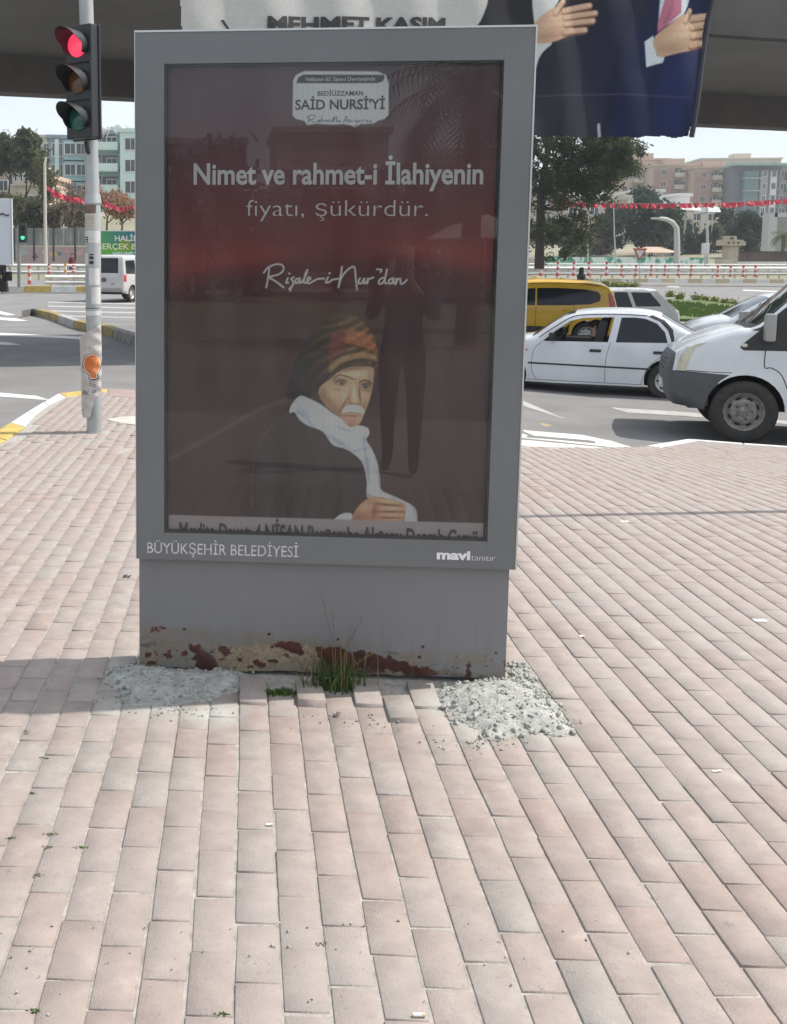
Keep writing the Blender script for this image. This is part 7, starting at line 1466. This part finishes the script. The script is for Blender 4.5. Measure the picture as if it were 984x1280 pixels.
def person(label, loc, rz, H, stride=.12, arm='down', top=M_navy, legs=M_blkc, hair=M_hair, robe=None, scarf=None, group=None, seated=False):
    k = H / 1.75; r = thing('person', label, 'person', loc, rz, group); Pn = []; En = []
    def add(x, y, z, rad, fr=None): Pn.append((x * k, y * k, z * k, rad * k)); (En.append((fr, len(Pn) - 1)) if fr is not None else None); return len(Pn) - 1
    # local -y is the way the person faces
    pel = add(0, 0, .95, .135); wa = add(0, 0, 1.10, .12, pel); ch = add(0, .01, 1.30, .145, wa); nk = add(0, .0, 1.46, .055, ch); h0 = add(0, -.015, 1.55, .07, nk); h1 = add(0, -.02, 1.64, .085, h0); h2 = add(0, 0, 1.70, .06, h1)
    for s, st in ((-1, stride), (1, -stride)):
        if seated: a = add(s * .09, 0, .90, .10, pel); b_ = add(s * .11, -.40, .93, .07, a); c_ = add(s * .11, -.50, .80, .05, b_); d_ = add(s * .11, -.58, .76, .035, c_)
        else: a = add(s * .09, -st * .15, .84, .10, pel); b_ = add(s * .10, -st * .7, .50, .065, a); c_ = add(s * .10, -st + (.06 if st < 0 else 0), .10, .042, b_); d_ = add(s * .105, -st - .12, .035, .035, c_)
        sh = add(s * .17, .01, 1.39, .065, ch)
        if arm == 'phone': el = add(s * .23, -.10, 1.12, .048, sh); wr = add(s * .06, -.32, 1.40, .030, el); dv = (-s * .15, -.1, 1); sv = (s, 0, 0)
        elif arm == 'wheel': el = add(s * .25, -.18, 1.12, .048, sh); wr = add(s * .17, -.46, 1.16, .030, el); dv = (0, -.9, .3); sv = (s, 0, 0)
        else: el = add(s * .25, .02, 1.12, .048, sh); wr = add(s * .26, -.06 * (1 if st > 0 else -1), .87, .030, el); dv = (0, -.1, -1); sv = (0, s, 0)
        hand(Pn, En, Pn[wr][:3], wr, dv, sv, .35, k)
    def mf(c):
        x, y, z = c.x / k, c.y / k, c.z / k
        if z > 1.475: return 2
        if arm == 'phone' and y < -.26 and z > 1.3: return 2
        if arm == 'wheel' and y < -.42: return 2
        if arm == 'down' and abs(x) > .19 and z < .90: return 2
        if z < .085: return 3
        return 0 if z > .93 else 1
    b = skin('body', Pn, En, top, r, mf, [top, legs, M_skin, M_shoe])
    mb = MB().ball((0, -.098 * k, 1.615 * k), .016 * k, sq=(.7, 1, 1.3)).ball((0, -.088 * k, 1.575 * k), .018 * k, sq=(1.3, .5, .35)); mb.build('nose_and_mouth', M_skin, b, smooth=True)['kind'] = 'stuff'
    for s in (-1, 1): MB().ball((s * .03 * k, -.088 * k, 1.64 * k), .012 * k, sq=(1.2, .6, .7)).build('eye', M_hair, b); MB().ball((s * .086 * k, 0, 1.625 * k), .026 * k, sq=(.35, .8, 1.2)).build('ear', M_skin, b)
    if scarf:
        mb = MB(); prof = [(.015, 1.765), (.07, 1.755), (.105, 1.70), (.115, 1.62), (.105, 1.54), (.11, 1.47), (.17, 1.40), (.22, 1.33)]; n = 20
        for (rr, z) in prof:
            for q in range(n): a = 2 * PI * q / n; op = .030 if (abs(math.sin(a) + 1) < .25 and 1.53 < z < 1.70) else 0; mb.v.append((rr * k * math.cos(a), (rr * math.sin(a) * 1.05 + op) * k, z * k))
        for i in range(len(prof) - 1):
            for q in range(n): mb.f.append((i * n + q, i * n + (q + 1) % n, (i + 1) * n + (q + 1) % n, (i + 1) * n + q)); mb.m.append(0)
        mb.build('headscarf', scarf, b, smooth=True)
    else: MB().ball((0, .012 * k, 1.665 * k), .098 * k, sq=(.95, 1.05, .95), seg=14, ring=8).build('hair', hair, b, smooth=True)
    if robe:
        mb = MB(); n = 26; prof = [(.20, 1.40), (.215, 1.30), (.20, 1.12), (.215, .95), (.24, .70), (.265, .40), (.30, .06)]
        for (rr, z) in prof:
            for q in range(n): a = 2 * PI * q / n; f = 1 + .09 * math.sin(a * 6 + z * 3) * (1.4 - z) ; mb.v.append((rr * k * f * math.cos(a) * 1.02, rr * k * f * math.sin(a) * (.78 + .3 * stride * (1.3 - z)), z * k))
        for i in range(len(prof) - 1):
            for q in range(n): mb.f.append((i * n + q, i * n + (q + 1) % n, (i + 1) * n + (q + 1) % n, (i + 1) * n + q)); mb.m.append(0)
        mb.build('long_coat', robe, b, smooth=True)
    return r
wpn = P(3.5, 366, 52); wpn.z = float(gh(wpn.x, 51)) + .02
person('person in long black coat and headscarf walking at the left edge', (P(4, 366, 50.5).x, 50.5, P(4, 366, 50.5).z), math.radians(70), 1.66, .16, 'down', M_blkc, M_blkc, robe=M_blkc, scarf=M_blkc)
q = P(10.5, 345, 50.3); bg = thing('handbag', 'black shoulder bag carried by the black clad person at the left edge', 'bag', q); MB().box((0, 0, 0), (.36, .16, .46)).build('pouch', M_blkc, bg, bevel=.06, smooth=True); MB().tube([(-.12, 0, .2), (-.10, 0, .42), (.02, 0, .52), (.10, 0, .40), (.12, 0, .2)], .014, 6).build('strap', M_blkc, bg, smooth=True)
person('person in dark coat and headscarf passing behind the yellow taxi', (P(727, 340, 47).x, 47, float(gh(P(727, 340, 47).x, 47)) + RD + .12), math.radians(95), 1.74, .15, 'down', M_blkc, M_blkc, robe=M_blkc, scarf=M_blkc)
person('small figure in a maroon coat in front of the pink painted wall', (P(90, 330, 73.6).x, 73.6, P(90, 343, 73.6).z), .4, 1.45, .1, 'down', M_mar, M_blkc, robe=M_mar)
# driver of the saloon
ry = -ysd; so_ = Vector(sed['loc']); lx = Vector((math.cos(ry), math.sin(ry), 0)); ly = Vector((-math.sin(ry), math.cos(ry), 0)); dp = so_ + lx * 2.20 + ly * -.36
person('driver with dark clothes sitting in the white saloon, seen through its open window', (dp.x, dp.y, so_.z - .50), ry - PI / 2, 1.70, 0, 'wheel', M_blkc, M_blkc, seated=True)

# ================================================================== behind the viewer: seen only mirrored in the glass
B0v = Vector(B0); Nv = Vector(BN)
def MR(p): return p - Nv * (2 * (p - B0v).dot(Nv))
ph = MR(PZ(500, 600, 0)); pass
fc = B0v - ph; pr = person('person in navy jacket and dark trousers, mirrored in the glass', (ph.x, min(ph.y, -.25), 0), math.atan2(fc.x, -fc.y) * 1.0, 1.76, .05, 'phone', M_navy, M_blkc)
a_ = pr.rotation_euler.z; fx = Matrix.Rotation(a_, 3, 'Z') @ Vector((0, -.36, 1.50)); t = thing('phone', 'black phone held up by the person mirrored in the glass', 'phone', Vector(pr.location) + fx, a_); MB().box((0, 0, 0), (.075, .009, .155)).build('case', M_black, t, bevel=.008); MB().ball((-.02, -.008, .055), .006).build('camera_lens', M_chrome, t)
pm = MR(P(585, 330, 21)); palm('tall palm behind the viewer, mirrored in the upper part of the glass', (pm.x, pm.y, -.1), 5.0, .19, 44, 2.3, 9)
for i, (x, D, hh, lab) in enumerate(((250, 48, 6, 'leftmost mirrored tree in the glass'), (330, 56, 6, 'second mirrored tree in the glass'), (420, 60, 6, 'third mirrored tree in the glass, behind the lettering'), (520, 50, 5.5, 'fourth mirrored tree in the glass, behind the mirrored person'), (610, 46, 6, 'rightmost mirrored tree in the glass'), (180, 52, 6, 'mirrored tree off the left of the glass'), (680, 52, 6, 'mirrored tree off the right of the glass'))):
    p = MR(P(x, 330, D)); p.z = -.1; r = thing('street_tree', lab, 'tree', p, 0, 'trees behind the viewer'); bl = [((random.gauss(0, 2.2), random.gauss(0, 2), hh * .5 + random.gauss(0, 1.2)), (1.5, 1.5, 1.1), 60) for _ in range(16)]; V, F = leaves(bl, .2, 2); link('crown', npmesh('crown', V, F, M_dkgr), r); MB().tube([(0, 0, 0), (.1, 0, hh * .3), (0, .1, hh * .6)], [.25, .2, .1], 7).build('trunk', M_bark, r)
for i, (x0, x1, D, hh, m, lab) in enumerate(((200, 300, 70, 9, M_beige, 'beige house behind the viewer, left in the glass'), (340, 470, 80, 11, M_tan, 'tan house behind the viewer, middle of the glass'), (520, 640, 75, 9, M_cream, 'cream house behind the viewer, right in the glass'))):
    a = MR(P(x0, 330, D)); b = MR(P(x1, 330, D)); c = (a + b) / 2; r = thing('low_building', lab, 'building', (c.x, c.y, -.2), math.atan2((b - a).y, (b - a).x) , 'houses behind the viewer'); w = (b - a).length; MB().box((0, 0, hh / 2), (w, 9, hh)).build('wall', m, r); MB().box((0, 0, hh + .2), (w + .6, 9.6, .4)).build('roof', m, r)
    for k in range(5):
        for z in range(3):
            for s_ in (-1, 1): o = link('window', window_mesh(1.5, 1.4, M_wfr, M_win), r, ((k + .5) / 5 * w - w / 2, s_ * 4.5, 1.8 + z * 3)); o.rotation_euler = (0, 0, 0 if s_ < 0 else PI)
pp = MR(P(606, 330, 26)); r = thing('parasol', 'pale parasol behind the viewer, mirrored at the right of the glass', 'parasol', (pp.x, pp.y, 0)); MB().tube([(0, 0, 0), (0, 0, 2.5)], .03, 8).build('pole', M_lamp, r); MB().lathe([(.02, 2.75), (.9, 2.45), (1.45, 2.15)], n=8).build('canopy', mat('parasol_cloth', (.6, .52, .50), rough=.9), r); MB().lathe([(.001, .06), (.3, .05), (.32, 0)], n=16).build('base', M_conc, r)
lp = thing('lamp_post', 'slender lamp post standing off to the right, its thin shadow crossing the paving', 'lamp post', (4.95, 6.66, float(gh(4.95, 6.66)))); MB().tube([(0, 0, 0), (0, 0, 3.6), (0, 0, 5.2)], [.045, .035, .03], 12).build('pole', M_galv, lp, smooth=True); MB().lathe([(.001, 5.35), (.12, 5.30), (.14, 5.2), (.03, 5.18)], n=14).build('lamp_head', M_lamp, lp, smooth=True); MB().lathe([(.001, .04), (.11, .03), (.12, 0)], n=14).build('base_plate', M_galv, lp)

# thin dusty air
hz = MB().box((0, 190, 22), (700, 420, 54)).build('haze', mat('haze_tmp', (1, 1, 1))); hm_ = bpy.data.materials.new('haze_air'); hm_.use_nodes = True; hn = hm_.node_tree; hn.nodes.clear()
pv = hn.nodes.new('ShaderNodeVolumePrincipled'); pv.inputs['Color'].default_value = (.85, .90, .96, 1); pv.inputs['Density'].default_value = .0006; pv.inputs['Anisotropy'].default_value = .2; ho = hn.nodes.new('ShaderNodeOutputMaterial'); hn.links.new(pv.outputs[0], ho.inputs['Volume'])
hz.data.materials.clear(); hz.data.materials.append(hm_); setp(hz, kind='stuff')

# ================================================================== what stands hidden behind the poster case
random.seed(23)
for i, (x, y, rx, ry, n, m, D) in enumerate(((235, 285, 26, 24, 22, M_olive, 96), (290, 275, 30, 34, 30, M_dkgr, 104), (350, 290, 28, 22, 22, M_olive, 92), (410, 270, 30, 38, 30, M_pine, 110), (470, 286, 30, 26, 24, M_dkgr, 98), (535, 276, 30, 34, 28, M_pine, 106), (595, 288, 32, 26, 24, M_dkgr, 96), (640, 292, 26, 22, 18, M_olive, 100))):
    tree('background_tree', 'tree of the row hidden behind the poster case', x, y + ry + 6, D, scatter_crown(x, y, rx, ry, n, 46, .32, 2.5), [(1.3, (x, 338), (x, y), (x + 2, y - ry * .5))], m, .2, 2, group='trees hidden behind the poster case')
for x0, x1, yt_, D, m in ((225, 300, 205, 165, M_cream), (310, 400, 222, 190, M_tan), (420, 520, 214, 230, M_beige), (540, 650, 206, 260, M_tan)):
    r, wd, H = block('apartment_building', 'block of flats hidden behind the poster case', x0, x1, yt_, D, 14, 0, m, 'flats hidden behind the poster case', cols=6, win=(1.5, 1.5)); balconies(r, [-wd * .25, wd * .25], wd * .16, H, 3.0, 6, M_cream, M_cream, 1.6)
rail('white guard rail running on behind the poster case', 128, 648, 58, 66, [(332, 335, .09), (340, 341.5, .12)], 350, 347, 22, 1)
b = P(400, 334, 80); hw_ = thing('low_wall', 'long pale low wall hidden behind the poster case', 'wall', b); p0 = P(262, 321, 80) - b; p1 = P(668, 336, 80) - b; MB().box(((p0.x + p1.x) / 2, 0, (p0.z + p1.z) / 2 - .4), (p1.x - p0.x, .28, p0.z - p1.z + .8)).build('wall', M_cream, hw_); MB().box(((p0.x + p1.x) / 2, 0, p0.z + .04), (p1.x - p0.x + .1, .4, .1)).build('coping', M_wfr, hw_)
x = 129; k = 0; seg = []
while x < 640: seg.append((x, x + 30, 358 - (x - 129) * .02, 365 - (x - 129) * .025, M_yellow if k % 2 else M_kwhite)); x += 30.4; k += 1
farkerb(seg, 51.5, 62)
